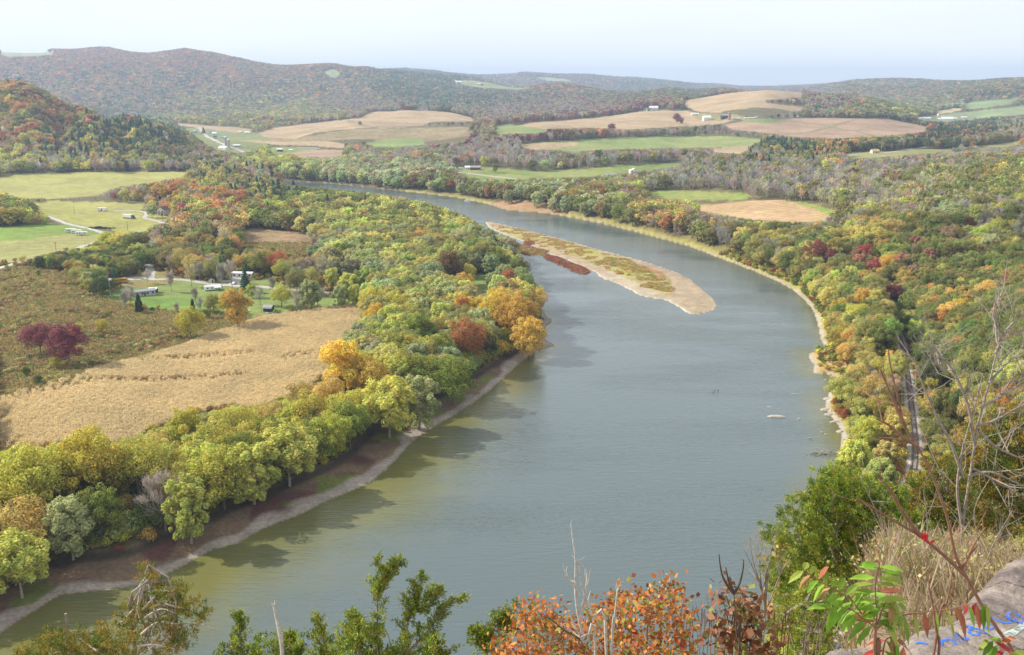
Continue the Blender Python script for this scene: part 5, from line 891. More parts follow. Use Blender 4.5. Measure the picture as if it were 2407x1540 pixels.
# ------------------------------------------------------------------ things people made
class MB:
    def __init__(s): s.v = []; s.f = []
    def add(s, V, F): o = len(s.v); s.v += [tuple(map(float, q)) for q in V]; s.f += [tuple(int(i) + o for i in f) for f in F]; return s
    def box(s, x0, x1, y0, y1, z0, z1):
        return s.add([(x0,y0,z0),(x1,y0,z0),(x1,y1,z0),(x0,y1,z0),(x0,y0,z1),(x1,y0,z1),(x1,y1,z1),(x0,y1,z1)], [(3,2,1,0),(4,5,6,7),(0,1,5,4),(1,2,6,5),(2,3,7,6),(3,0,4,7)])
    def prism(s, prof, y0, y1):            # profile in x-z, swept along y
        n = len(prof); V = [(x, y0, z) for x, z in prof] + [(x, y1, z) for x, z in prof]
        return s.add(V, [tuple(range(n)), tuple(range(2 * n - 1, n - 1, -1))] + [(i, i + n, (i + 1) % n + n, (i + 1) % n) for i in range(n)])
    def prismx(s, prof, x0, x1):           # profile in y-z, swept along x
        n = len(prof); V = [(x0, y, z) for y, z in prof] + [(x1, y, z) for y, z in prof]
        return s.add(V, [tuple(range(n - 1, -1, -1)), tuple(range(n, 2 * n))] + [(i, (i + 1) % n, (i + 1) % n + n, i + n) for i in range(n)])
    def cyl(s, x, y, z0, z1, r0, r1=None, k=14):
        r1 = r0 if r1 is None else r1
        V = [(x + r * math.cos(6.2832 * j / k), y + r * math.sin(6.2832 * j / k), z) for z, r in ((z0, r0), (z1, r1)) for j in range(k)]
        return s.add(V, [tuple(range(k - 1, -1, -1)), tuple(range(k, 2 * k))] + [(j, (j + 1) % k, (j + 1) % k + k, j + k) for j in range(k)])
    def dome(s, x, y, z, r, h, k=14, m=5):
        V = []; F = []
        for i in range(m + 1):
            a = math.pi / 2 * i / m; rr = max(r * math.cos(a), .01)
            V += [(x + rr * math.cos(6.2832 * j / k), y + rr * math.sin(6.2832 * j / k), z + h * math.sin(a)) for j in range(k)]
        for i in range(m):
            for j in range(k): F.append((i * k + j, i * k + (j + 1) % k, (i + 1) * k + (j + 1) % k, (i + 1) * k + j))
        return s.add(V, F)
    def tube(s, P, rads, k=6): V, F = tube(P, rads, k); return s.add(V, F)
    def rot(s, ang, axis='Z', c=(0, 0, 0)):
        M = Matrix.Rotation(ang, 3, axis); c = Vector(c); s.v = [tuple(M @ (Vector(q) - c) + c) for q in s.v]; return s
    def build(s, name, mat, parent=None, **kw):
        me = bpy.data.meshes.new(name); me.from_pydata(s.v, [], s.f); me.update(); me.materials.append(mat); return link(name, me, parent, **kw)
MW = pmat('white_siding', (.78, .77, .74), .6, nscale=1.5, namp=.06); MCR = pmat('cream_siding', (.66, .60, .46), .6, nscale=1.5, namp=.08)
MRED = pmat('barn_red', (.22, .05, .045), .8, nscale=1.2, namp=.2); MGR = pmat('grey_siding', (.42, .43, .44), .7, nscale=1.2, namp=.1); MDK = pmat('dark_boards', (.06, .055, .05), .85, nscale=1.2, namp=.25)
RGR = pmat('grey_roof', (.30, .31, .33), .7, nscale=2, namp=.15); RBR = pmat('brown_roof', (.15, .10, .085), .8, nscale=2, namp=.2); RWH = pmat('white_metal_roof', (.82, .83, .84), .4, nscale=1, namp=.05)
RDK = pmat('dark_shingles', (.07, .07, .08), .8, nscale=2, namp=.2); RTL = pmat('teal_metal_roof', (.18, .36, .34), .5, nscale=1, namp=.1); RTA = pmat('tan_roof', (.52, .33, .18), .7, nscale=1, namp=.1); RRD = pmat('red_roof', (.33, .13, .09), .7, nscale=1, namp=.15)
MGL = pmat('window_glass', (.03, .035, .045), .15, namp=.1, spec=.6); MCON = pmat('silo_concrete', (.45, .42, .38), .85, nscale=.8, namp=.15); MBRK = pmat('silo_tile', (.36, .22, .17), .85, nscale=.8, namp=.2)
MWOOD = pmat('pole_wood', (.20, .16, .12), .9, nscale=2, namp=.25); MMET = pmat('galvanised_metal', (.5, .51, .52), .4, .6, nscale=3, namp=.1); MBLK = pmat('tyre_rubber', (.02, .02, .022), .85, nscale=5, namp=.3)
MYEL = pmat('bus_yellow', (.62, .36, .05), .5, nscale=1, namp=.08); MBLU = pmat('blue_tarpaulin', (.05, .19, .62), .5, nscale=1, namp=.2); MCAB = pmat('blue_cab_paint', (.06, .10, .26), .35, nscale=1, namp=.1)
def gnd(px, py): p = cast(px, py); return p
def wins(t, spots, w=1.0, h=1.3, face='y', off=0):
    """spots: (u, z) along the wall; face y: wall at y=off, face x: wall at x=off"""
    for u, z in spots:
        m = MB()
        if face == 'y': m.box(u - w / 2, u + w / 2, off - .06, off + .03, z - h / 2, z + h / 2)
        else: m.box(off - .06, off + .06, u - w / 2, u + w / 2, z - h / 2, z + h / 2)
        m.build('window', MGL, t)
def gable(t, w, d, h, rh, wall, roof, ov=.4, along='x', z0=0, name='wall'):
    m = MB()
    if along == 'x':                    # ridge along x, gables on the sides
        m.prismx([(-d / 2, z0), (d / 2, z0), (d / 2, h), (0, h + rh), (-d / 2, h)], -w / 2, w / 2); m.build(name, wall, t)
        r = MB(); q = rh / (d / 2); r.prismx([(-d / 2 - ov, h - ov * q + .05), (0, h + rh + .05), (d / 2 + ov, h - ov * q + .05), (d / 2 + ov, h - ov * q + .3), (0, h + rh + .3), (-d / 2 - ov, h - ov * q + .3)], -w / 2 - ov, w / 2 + ov); return r.build('roof', roof, t)
    m.prism([(-w / 2, z0), (w / 2, z0), (w / 2, h), (0, h + rh), (-w / 2, h)], -d / 2, d / 2); m.build(name, wall, t)
    r = MB(); q = rh / (w / 2); r.prism([(-w / 2 - ov, h - ov * q + .05), (0, h + rh + .05), (w / 2 + ov, h - ov * q + .05), (w / 2 + ov, h - ov * q + .3), (0, h + rh + .3), (-w / 2 - ov, h - ov * q + .3)], -d / 2 - ov, d / 2 + ov); return r.build('roof', roof, t)
def building(name, label, px, py, w, d, h, rh, wall, roof, rz=0, along='x', nw=3, chimney=False, cat='house', group=None, big_door=False, up=0, win_h=None):
    p = gnd(px, py); t = thing(name, label, cat, (p.x, p.y, p.z + up), rad(rz), group)
    gable(t, w, d, h, rh, wall, roof, along=along, z0=-1.5)
    if nw: wins(t, [(-w / 2 + w * (i + .5) / nw, zz) for i in range(nw) for zz in ([1.5] if h < 4.5 else [1.5, h - 1.2])], min(1.1, w / nw * .5), 1.2, off=-d / 2)
    m = MB()
    if big_door: m.box(-w * .16, w * .16, -d / 2 - .08, -d / 2 + .02, 0, h * .75); m.build('door', RDK, t)
    else: m.box(w * .06, w * .06 + .95, -d / 2 - .07, -d / 2 + .02, 0, 2.05); m.build('door', MDK, t)
    if chimney: MB().box(-.4, .4, -.4, .4, h + rh * .4, h + rh + 1.1).build('chimney', MBRK, t)
    return t
# --- near farmstead on the left
t = building('farmhouse', 'white gabled two-storey farmhouse with brown porch roof among autumn trees', 385, 505, 7.4, 9.5, 5.4, 2.7, MW, RBR, -12, 'y', 2, True)
m = MB(); m.prismx([(-7.2, 2.7), (-4.75, 3.4), (-4.75, 3.55), (-7.3, 2.85)], -4.4, 4.2); m.build('porch_roof', RBR, t)
for x in (-4.1, -1.3, 1.3, 3.9): MB().box(x - .09, x + .09, -7.0, -6.8, 0, 2.75).build('porch_post', MW, t)
def wheels(t, spots, r=.45, wd=.28):
    for x, y in spots:
        m = MB(); m.cyl(0, 0, -wd / 2, wd / 2, r, k=14); m.rot(rad(90), 'X'); m.v = [(a + x, b + y, c + r) for a, b, c in m.v]; w_ = m.build('wheel', MBLK, t)
        m = MB(); m.cyl(0, 0, -wd / 2 - .02, wd / 2 + .02, r * .5, k=10); m.rot(rad(90), 'X'); m.v = [(a + x, b + y, c + r) for a, b, c in m.v]; m.build('rim', MMET, w_)
def camper(label, px, py, L_, rz, roof_round=.35, body=MW, group=None, stripe=None, name='camper_trailer'):
    p = gnd(px, py); t = thing(name, label, 'camper', (p.x, p.y, p.z + .05), rad(rz), group); h = 3.1; d = 2.5
    prof = [(-L_ / 2, .75), (-L_ / 2 + .25, .6), (L_ / 2 - .5, .6), (L_ / 2, 1.0), (L_ / 2, 2.0), (L_ / 2 - .45, h - .1), (L_ / 2 - .9, h), (-L_ / 2 + roof_round, h), (-L_ / 2, h - roof_round)]
    MB().prism(prof, -d / 2, d / 2).build('body', body, t)
    MB().box(-L_ / 2 + .4, L_ / 2 - 1.0, -d / 2 + .15, d / 2 - .15, h, h + .07).build('roof', RWH, t)
    wins(t, [(-L_ * .3, 1.9), (-.1 * L_, 1.9), (L_ * .3, 1.9)], 1.1, .7, off=-d / 2); MB().box(L_ * .1, L_ * .1 + .7, -d / 2 - .05, -d / 2 + .02, .65, 2.5).build('door', MCR, t)
    MB().box(-L_ / 2 + .2, L_ / 2 - .3, -d / 2 - .03, -d / 2 + .01, 1.05, 1.25).build('stripe', stripe or MGR, t)
    wheels(t, [(-.5, -d / 2 + .1), (.45, -d / 2 + .1), (-.5, d / 2 - .1), (.45, d / 2 - .1)], .36); MB().tube([(L_ / 2 - .2, -.6, .6), (L_ / 2 + 1.1, 0, .55), (L_ / 2 - .2, .6, .6)], (.06, .06, .06)).build('hitch', RDK, t); return t
CG = 'white campers parked by the field road'
camper('boxy white camper at the left of the row beside the field road', 167, 546, 9.5, 4, group=CG)
camper('white camper in the middle of the row by the field road', 181, 549, 9, 3, .5, group=CG)
camper('white camper with rounded end at the front of the row by the field road', 192, 553, 10, 8, .8, group=CG)
def boxtrailer(t, L_, h=3.9, z0=1.1, d=2.55, x0=0):
    MB().box(x0 - L_ / 2, x0 + L_ / 2, -d / 2, d / 2, z0, h).build('cargo_box', MW, t)
p = gnd(241, 497); t = thing('box_trailer', 'white box trailer with dark side opening under red shrubs', 'trailer', p, rad(-12)); boxtrailer(t, 10.5, 3.6, .9)
MB().box(-.6, .7, -1.34, -1.2, 1.0, 2.7).build('door', RDK, t); wheels(t, [(-3.4, -1.1), (-2.3, -1.1), (-3.4, 1.1), (-2.3, 1.1)], .5); MB().box(3.3, 3.5, -.9, .9, 0, .9).build('landing_leg', RDK, t)
p = gnd(303, 514); t = thing('semi_truck', 'white semi trailer with blue truck cab on the dirt lane', 'truck', p, rad(-22)); boxtrailer(t, 11, 4.0, 1.2, x0=-1.5)
MB().prism([(4.3, .7), (7.3, .7), (7.5, 1.5), (6.4, 1.8), (6.1, 3.0), (5.8, 3.4), (4.3, 3.6)], -1.2, 1.2).build('cab', MCAB, t); MB().prism([(6.20, 1.95), (6.5, 1.85), (6.15, 2.95), (5.95, 3.05)], -1.05, 1.05).build('windscreen', MGL, t)
MB().box(-6.5, 5, -1.0, 1.0, .75, 1.15).build('chassis', RDK, t); wheels(t, [(-5.4, -1.1), (-4.2, -1.1), (4.4, -1.1), (6.6, -1.1), (-5.4, 1.1), (-4.2, 1.1), (4.4, 1.1), (6.6, 1.1)], .52)
# tyre and tarpaulin heap
p = gnd(235, 537); m = MB(); R2 = random.Random(4)
for i in range(150):
    x = R2.gauss(0, 5.2); y = R2.gauss(0, 2.0); z = max(0, 1.5 * math.exp(-(x / 7) ** 2 - (y / 2.5) ** 2)) * R2.random(); c = MB(); r = R2.uniform(.4, .75); c.cyl(0, 0, -.15, .15, r, k=10); c.rot(R2.uniform(-.6, .6), 'X'); c.rot(R2.uniform(-.6, .6), 'Y')
    m.add([(a + x, b + y, cc + z + .3) for a, b, cc in c.v], c.f)
t = thing('tyre_heap', 'long heap of black tyres with blue tarpaulins on the pasture', 'heap', p, rad(-6)); o = m.build('tyre', MBLK, t, kind='stuff')
for x, w_ in ((-1.8, 2.4), (4.0, 3.0)):
    c = MB(); n = 9
    V = [(x + (i / n - .5) * w_, (j / n - .5) * 1.9 - .4, 1.35 + .35 * math.sin(i * 1.3 + x) * math.cos(j * 1.1) - ((i / n - .5) ** 2 + (j / n - .5) ** 2) * 1.6) for i in range(n + 1) for j in range(n + 1)]
    c.add(V, [(i * (n + 1) + j, (i + 1) * (n + 1) + j, (i + 1) * (n + 1) + j + 1, i * (n + 1) + j + 1) for i in range(n) for j in range(n)]); c.build('tarpaulin', MBLU, t)
# utility poles
def pole(label, px, py, h, lamp=False, mat=MWOOD, arm=True):
    p = gnd(px, py); t = thing('utility_pole', label, 'pole', p, rad(15), 'utility poles of the valley'); MB().tube([(0, 0, -.5), (0, 0, h)], (.2, .14), 8).build('pole', mat, t)
    if arm: MB().box(-1.1, 1.1, -.07, .07, h - .7, h - .5).build('crossarm', MWOOD, t)
    if arm:
        for x in (-.95, .95): MB().cyl(x, 0, h - .5, h - .25, .07, k=8).build('insulator', MGR, t)
    if lamp: MB().box(-.1, 1.5, -.5, .5, h - 1.1, h - .1).build('lamp_housing', MW, t)
    return t
pole('tall dark pole beside the pale road at the green field', 134, 604, 11); pole('thin pole in the pasture above the campers', 175, 503, 8, arm=False); pole('pole beside the tyre heap', 301, 547, 9.5); pole('pole in front of the white gabled farmhouse', 383, 521, 8.5)
pole('pale lamp pole with white box on the lawn by the school bus', 260.5, 699, 11.5, True, MCON, False); pole('pole at the drive junction between pool and pine', 546, 679, 9.5); pole('pole at the edge of the brown meadow', 553, 528, 9); pole('pole beside the tan-roofed roadside house', 2071, 359, 17, mat=MCON); pole('pole on the hillside road above the roadside house', 2172, 346, 20, mat=MCON)
pole('thin pole on the lawn by the far red-sided house', 1086, 414, 10, arm=False)
# yard things on the lawn
p = gnd(283, 665); t = thing('school_bus', 'old yellow school bus parked at the gravel yard', 'bus', p, rad(24))
MB().prism([(-4.6, .7), (4.2, .7), (5.3, .8), (5.4, 1.5), (4.3, 1.75), (4.1, 2.6), (3.7, 2.95), (-4.3, 3.0), (-4.6, 2.7)], -1.2, 1.2).build('body', MYEL, t); wins(t, [(-3.9 + i * 1.0, 2.15) for i in range(8)], .75, .6, off=-1.2)
MB().prism([(4.16, 1.85), (4.36, 1.8), (4.16, 2.6), (4.0, 2.65)], -1.0, 1.0).build('windscreen', MGL, t); MB().box(-4.5, 4.1, -1.23, -1.2, 1.25, 1.37).build('stripe', RDK, t); wheels(t, [(-2.9, -1.05), (3.7, -1.05), (-2.9, 1.05), (3.7, 1.05)], .48)
building('mobile_home', 'long grey mobile home with low roof on the lawn', 334, 694, 15, 4.6, 2.7, .8, MGR, RGR, 32, 'x', 5)
t = building('carport_shed', 'small shed with pale flat roof behind the grey mobile home', 361, 687, 4.6, 3.6, 2.4, .35, MDK, RWH, 5, 'x', 1, cat='shed')
building('garden_shed', 'small tan garden shed with dark gable roof beside the round pool', 498, 664, 3.6, 4.2, 2.1, 1.2, MCR, RDK, 15, 'y', 0, cat='shed')
building('white_trailer_home', 'long white mobile home half hidden behind the lawn pine', 572, 651, 14, 4.4, 2.8, .6, MW, RWH, -6, 'x', 4)
building('roadside_cabin', 'white flat-roofed cabin beyond the gravel drive under bare trees', 376, 607, 9, 5, 2.6, .4, MCR, RWH, 3, 'x', 2)
building('small_blue_cabin', 'tiny pale blue cabin between trees near the road junction', 376, 585, 2.6, 2.6, 3.0, .8, pmat('pale_blue_siding', (.45,.55,.66), .6), RGR, 10, 'y', 1)
building('red_roof_cabin', 'low cabin with rust-red roof at the brown meadow edge', 592, 619, 7, 5, 2.4, 1.1, MGR, RRD, -10, 'x', 2)
p = gnd(500, 682); t = thing('arched_trailer', 'white trailer with arched roof and awning on the lawn', 'camper', p, rad(22)); prof = [(-1.5, .5), (1.5, .5), (1.5, 2.2)] + [(1.5 * math.cos(a), 2.2 + 1.0 * math.sin(a)) for a in np.linspace(.3, 2.84, 7)] + [(-1.5, 2.2)]
MB().prismx(prof, -5, 5).build('body', RWH, t); wins(t, [(-3, 1.7), (-.5, 1.7), (2.2, 1.7)], 1.1, .7, off=-1.5); MB().box(3.3, 4.1, -1.58, -1.48, .5, 2.3).build('door', MGR, t); wheels(t, [(-.5, -1.35), (.5, -1.35)], .36)
MB().box(1.0, 5.2, -4.2, -1.6, 2.25, 2.35).build('awning', RWH, t); MB().box(5.0, 5.1, -4.1, -4.0, 0, 2.3).build('awning_post', MMET, t)
p = gnd(531, 661); t = thing('swimming_pool', 'round above-ground pool with dark cover beside the garden shed', 'pool', p); MB().cyl(0, 0, -.2, 1.25, 3.6, k=28).build('wall', MGR, t); MB().cyl(0, 0, 1.25, 1.3, 3.4, k=28).build('cover', RDK, t)
for i in range(12): a = i * math.pi / 6; MB().box(3.6 * math.cos(a) - .07, 3.6 * math.cos(a) + .07, 3.6 * math.sin(a) - .07, 3.6 * math.sin(a) + .07, 0, 1.4).build('post', MW, t)
def car(label, px, py, rz, paint, name='parked_car', L_=4.6, group=None):
    p = gnd(px, py); t = thing(name, label, 'car', (p.x, p.y, p.z + .05), rad(rz), group); k = L_ / 4.6
    MB().prism([(x * k, z) for x, z in [(-2.25, .35), (2.2, .35), (2.3, .75), (1.3, .95), (.65, 1.42), (-1.3, 1.45), (-2.0, 1.0), (-2.3, .9)]], -.88, .88).build('body', paint, t)
    MB().prism([(x * k, z) for x, z in [(1.22, .98), (.62, 1.38), (-1.2, 1.40), (-1.75, 1.03)]], -.90, .90).build('window', MGL, t); wheels(t, [(-1.45 * k, -.78), (1.4 * k, -.78), (-1.45 * k, .78), (1.4 * k, .78)], .33, .22)
    for y in (-.6, .6): MB().box(2.2 * k, 2.31 * k, y - .18, y + .18, .62, .76).build('headlight', RWH, t)
    return t
MCW = pmat('white_car_paint', (.75, .76, .78), .3, nscale=1, namp=.03)
car('white car on the drive in front of the lawn pine', 551, 668, 80, MCW); car('white pickup-sized car under trees on the point lawn', 1136, 620, 15, MCW, L_=5.3); car('dark car parked by the far lawn camper', 1071, 397, 5, MCAB)
t = building('open_cabin', 'small dark open-fronted cabin with grey-blue roof by the cornfield', 632, 731, 5, 4.2, 2.5, .9, MDK, RGR, -8, 'x', 0, cat='cabin', big_door=True)
MB().box(-2.9, 2.9, -3.6, -2.1, 2.25, 2.35).build('porch_roof', RGR, t); [MB().box(x - .07, x + .07, -3.5, -3.36, 0, 2.25).build('porch_post', MWOOD, t) for x in (-2.7, 0, 2.7)]
p = gnd(640, 737); m = MB()
for i in range(46):
    c = MB(); s_ = R2.uniform(.2, .7); c.box(-s_, s_, -s_ * .4, s_ * .4, -s_ * .25, s_ * .25); c.rot(R2.uniform(0, 3), 'Z'); c.rot(R2.uniform(-.6, .6), 'X'); x, y = R2.gauss(1, 3.2), R2.gauss(0, .9); m.add([(a + x, b + y, cc + R2.uniform(.1, .5)) for a, b, cc in c.v], c.f)
o = m.build('scrap_heap', MGR, None, label='heap of grey scrap boards in front of the open cabin', kind='stuff'); o.location = p
p = gnd(580, 731); t = thing('boat', 'white rowing boat lying on the grass beside the amber corner tree', 'boat', p, rad(-15))
MB().add([(-2.3,0,.7),(-1.6,-.75,.6),(1.8,-.7,.55),(2.2,0,.55),(1.8,.7,.55),(-1.6,.75,.6),(-1.5,0,.05),(1.8,-.3,.05),(1.8,.3,.05)], [(0,1,6),(1,2,7,6),(2,3,7),(3,8,7),(3,4,8),(4,5,6,8),(5,0,6),(6,7,8)]).build('hull', MW, t); MB().box(-.2, .15, -.65, .65, .4, .46).build('seat', MWOOD, t)
p = gnd(591, 712); t = thing('canoe', 'upturned pale red canoe on the lawn beside the amber corner tree', 'canoe', p, rad(-20)); prof = [(-.42, .1), (-.3, .45), (0, .58), (.3, .45), (.42, .1)]; MB().prismx(prof, -1.9, 1.9).build('hull', pmat('faded_red_hull', (.55, .25, .18), .5), t); MB().box(-1.7, 1.7, -.03, .03, .57, .63).build('keel', RWH, t)
# red barn at the meadow
p = gnd(682, 541); t = thing('gambrel_barn', 'dark red barn with grey gambrel roof at the end of the brown meadow', 'barn', p, rad(28))
gp = [(-3.4, -1), (3.4, -1), (3.4, 3.0), (2.5, 4.9), (0, 6.0), (-2.5, 4.9), (-3.4, 3.0)]; MB().prism(gp, -5, 5).build('wall', MRED, t)
MB().prism([(-3.7, 2.8), (-2.65, 5.05), (0, 6.2), (2.65, 5.05), (3.7, 2.8), (3.85, 2.9), (2.75, 5.2), (0, 6.4), (-2.75, 5.2), (-3.85, 2.9)], -5.3, 5.3).build('roof', RGR, t); MB().box(-1.2, 1.2, -5.08, -4.98, 0, 2.8).build('door', RDK, t); MB().box(-.45, .45, -5.08, -4.98, 3.8, 4.7).build('window', RDK, t)
# village below the wooded hill, and the far farms
def silo(label, px, py, h, r, cap, body=MCON, group='silos of the valley farms'):
    p = gnd(px, py); t = thing('silo', label, 'silo', p, 0, group); MB().cyl(0, 0, -2, h, r, k=20).build('tower', body, t); MB().dome(0, 0, h, r * 1.04, r * .8, 20).build('dome', cap, t)
    for i in range(4): MB().cyl(0, 0, h * (.2 + .2 * i), h * (.2 + .2 * i) + .25, r * 1.03, k=20).build('hoop', MMET, t)
RBLUE = pmat('pale_blue_dome', (.5, .68, .72), .4)
silo('tall silo with pale blue dome, left of the touching pair at the village farm', 532, 347, 20, 2.9, RBLUE); silo('white-domed silo, right of the touching pair at the village farm', 538.5, 350, 17.5, 2.6, RWH); silo('short village silo with pale blue cap beside the wooded hill', 430, 305, 11, 3.2, RBLUE)
B = building
B('village_barn', 'purple-brown barn with pale roof below the blue-capped village silo', 444, 317, 17, 10, 4, 3.2, MDK, RGR, -30, 'x', 0, cat='barn', big_door=True); B('village_house', 'grey house right of the purple-brown village barn', 459, 313, 10, 8, 4.5, 3, MGR, RGR, -20, 'x', 3)
B('village_house', 'tall white village house right of the dark spruce', 493, 314, 9, 9, 6.5, 3.2, MW, RGR, 20, 'y', 2); B('village_house', 'long white village house with snowy roof', 505, 317, 12, 8, 4, 2.5, MW, RWH, -10, 'x', 4); B('village_house', 'small white house with dark roof in the village front', 506, 326, 9, 8, 3.6, 2.6, MW, RDK, 15, 'x', 3)
B('village_house', 'white house with teal roof nearest the twin silos', 527, 327, 13, 9, 5, 2.6, MW, RTL, -8, 'x', 4); B('dairy_barn', 'long barn with white metal roof at the foot of the twin silos', 526, 352, 22, 10, 3.5, 3.5, MW, RWH, -35, 'x', 5, cat='barn'); B('milk_shed', 'low shed with white roof right of the twin silos', 557, 345, 14, 7, 2.8, 1.5, MGR, RWH, 5, 'x', 3, cat='shed')
B('red_shed', 'small dark red shed with white roof on the valley lawn', 658, 356, 10, 7, 4, 1.8, MRED, RWH, 3, 'x', 2, cat='shed'); B('white_shed', 'little white shed right of the dark red shed', 684, 355, 6, 5, 2.2, 1.2, MW, RWH, 0, 'x', 1, cat='shed'); B('white_shed', 'tiny white shed on the tan field behind the village', 565, 313, 6, 5, 3, 1.5, MW, RWH, 0, 'x', 1, cat='shed'); B('field_barn', 'white-roofed barn at the hedge on the tan field behind the village', 582, 314, 14, 8, 2.8, 2.2, MW, RWH, 5, 'x', 3, cat='barn')
t = thing('spruce_tree', 'very dark broad spruce beside the village street', 'tree', gnd(479, 316), 0); cm, tm = proto['pine', 0]; t.scale = (1.6, 1.6, .95); o = link('crown', cm, t); o.color = (.022, .04, .032, 1); link('trunk', tm, t)
def bale(label, p, rz, group, L_=1.5, r=.75):
    t = thing('wrapped_bale', label, 'bale', p, rad(rz), group); m = MB(); m.cyl(0, 0, -L_ / 2, L_ / 2, r, k=14); m.rot(rad(90), 'Y'); m.v = [(a, b, c + r) for a, b, c in m.v]; m.build('wrap', RWH, t); return t
for i in range(27):
    p = gnd(696 + i * 2.1, 348.2 + i * .09); bale('white wrapped bale in the long row on the valley lawn beyond the red shed', p, 80, 'white bales in the long row beyond the red shed', 1.6, 1.0)
silo('tiny white silo at the left of the high ridge farm', 1071, 196, 16, 3, RWH, MW); B('ridge_barn', 'white barn beside the tiny silo on the high ridge farm', 1078, 196, 34, 16, 8, 5, MW, RWH, 0, 'x', 0, cat='barn', big_door=True); B('ridge_house', 'white farmhouse in the middle of the high ridge farm', 1100, 198, 18, 12, 8, 5, MW, RGR, 0, 'y', 2); B('ridge_house', 'second white house right of the middle one on the ridge farm', 1110, 198, 14, 12, 7, 4, MW, RGR, 0, 'x', 2)
B('ridge_shed', 'pale low shed at the right end of the high ridge farm', 1126, 200, 20, 10, 5, 3, MGR, RWH, 0, 'x', 0, cat='shed'); B('ridge_shed', 'rusty red shed at the far right end of the ridge farm', 1133, 201, 12, 10, 6, 3, MRED, RRD, 0, 'x', 0, cat='shed')
B('far_barn', 'lone white barn on the blue ridge right of the ridge farm', 1330, 206, 26, 14, 8, 4, MW, RWH, 0, 'x', 0, cat='barn'); B('far_barn', 'long white roof in the notch of the far valley', 1440, 222, 34, 14, 6, 4, MW, RWH, 0, 'x', 0, cat='barn'); B('far_house', 'small white house in the woods below the blue ridge', 1362, 252, 16, 10, 5, 3, MW, RWH, 0, 'x', 3)
B('white_farmhouse', 'large white farmhouse beneath the purple maples on the hill field', 1536, 260, 26, 12, 8, 5, MW, RWH, 4, 'x', 4); B('farmhouse_wing', 'small white gabled cottage left of the large hill farmhouse', 1524, 261, 9, 9, 5, 3, MW, RGR, 0, 'y', 1)
B('hill_house', 'white gabled farmhouse with long wing left of the dark barn', 1661, 283, 20, 12, 7, 4.5, MW, RWH, 12, 'x', 4, chimney=True); B('greenhouse', 'long low white greenhouse behind the hill farmhouse', 1634, 270, 20, 9, 3, 1.5, MW, RWH, 0, 'x', 0, cat='greenhouse'); B('dark_barn', 'dark timber barn with grey roof beside the brick-coloured silo', 1703, 279, 17, 12, 7.5, 3.5, MDK, RGR, 8, 'x', 0, cat='barn', big_door=True)
silo('brick-coloured open silo beside the dark timber barn', 1714, 282, 16, 3.2, MBRK, MBRK)
for i in range(11):
    p = gnd(1724 + i * 4.2 + (6 if i > 4 else 0), 279.6 - (i > 5) * 1.2); bale('fat white silage bag section in the row right of the brick-coloured silo', p, 5, 'white silage bags beside the brick-coloured silo', 4.5, 1.3)
p = gnd(1778, 277.5); bale('single white silage bag apart at the right end of the farm row', p, 0, None, 7, 1.6)
B('long_white_house', 'long white house with grey roof at the hill field edge', 1852, 275, 23, 9, 4, 2.5, MW, RGR, 0, 'x', 6); B('hill_cottage', 'white cottage half hidden right of the long white house', 1880, 275, 11, 8, 4, 2.4, MW, RWH, 0, 'x', 2)
def hoop(label, px, py, L_, w_=9, h=4.5, rz=0):
    p = gnd(px, py); t = thing('polytunnel', label, 'greenhouse', p, rad(rz), 'white polytunnels of the right-hand valley'); prof = [(w_ / 2 * math.cos(a), h * math.sin(a) - .3) for a in np.linspace(0, math.pi, 9)]; MB().prismx(prof, -L_ / 2, L_ / 2).build('cover', RWH, t); MB().box(-L_ / 2 - .15, -L_ / 2 + .05, -1.2, 1.2, 0, 2.6).build('door', MGR, t)
hoop('slim white polytunnel at the left of the greenhouse row', 2175, 279, 32, rz=-4); hoop('small white polytunnel at the far left of the greenhouse row', 2160, 280, 12); hoop('front white polytunnel of the large middle cluster', 2222, 281, 46); hoop('middle white polytunnel of the large cluster', 2232, 279.5, 44); hoop('rear white polytunnel of the large middle cluster', 2226, 278, 36); hoop('white polytunnel alone at the right of the greenhouse row', 2266, 277, 19)
silo('squat white tank behind the polytunnels', 2205, 274, 6, 4, RWH, MW)
B('roadside_house', 'cream house with tan roof beside the hillside road', 2056, 360, 11.5, 8, 3.4, 2.4, MCR, RTA, 8, 'x', 3)
B('red_sided_house', 'long red-sided house with grey roof on the far green lawn', 1118, 399, 15, 8, 3.6, 2.2, MRED, RGR, -4, 'x', 4); B('white_garage', 'white garage between the camper and the red-sided house', 1100, 398, 9, 7, 3, 2, MW, RWH, 0, 'x', 2, cat='garage'); camper('white camper at the left end of the far lawn houses', 1082, 399, 9.5, 0)
B('red_barn', 'small red barn with grey roof in the trees right of the far lawn', 1436, 419, 16, 9, 4, 2.4, MRED, RGR, 0, 'x', 0, cat='barn', big_door=True); B('far_bank_house', 'white house below the small red barn', 1443, 426, 11, 7, 3, 1.8, MW, RWH, 0, 'x', 3); B('far_bank_house', 'white trailer house right of the small red barn', 1466, 425, 12, 6, 3, 1.2, MW, RWH, 0, 'x', 3)
B('far_bank_house', 'white gabled house highest right of the small red barn', 1490, 408, 13, 9, 4.5, 2.6, MW, RWH, 6, 'y', 2); B('far_bank_house', 'grey low house left of the dark conifer beyond the bank trees', 1318, 431, 12, 7, 3, 1.6, MGR, RGR, 0, 'x', 3); B('far_bank_house', 'pale low house beside the grey low one beyond the bank trees', 1344, 432, 14, 7, 3, 1.4, MW, RGR, 0, 'x', 4)
B('ridge_top_house', 'tiny white house on the skyline field of the left ridge', 128, 126, 28, 14, 9, 5, MW, RWH, 0, 'x', 0); B('ridge_top_house', 'white barn-like house at the right of the skyline field', 172, 127, 22, 14, 8, 5, MW, RWH, 0, 'x', 0)
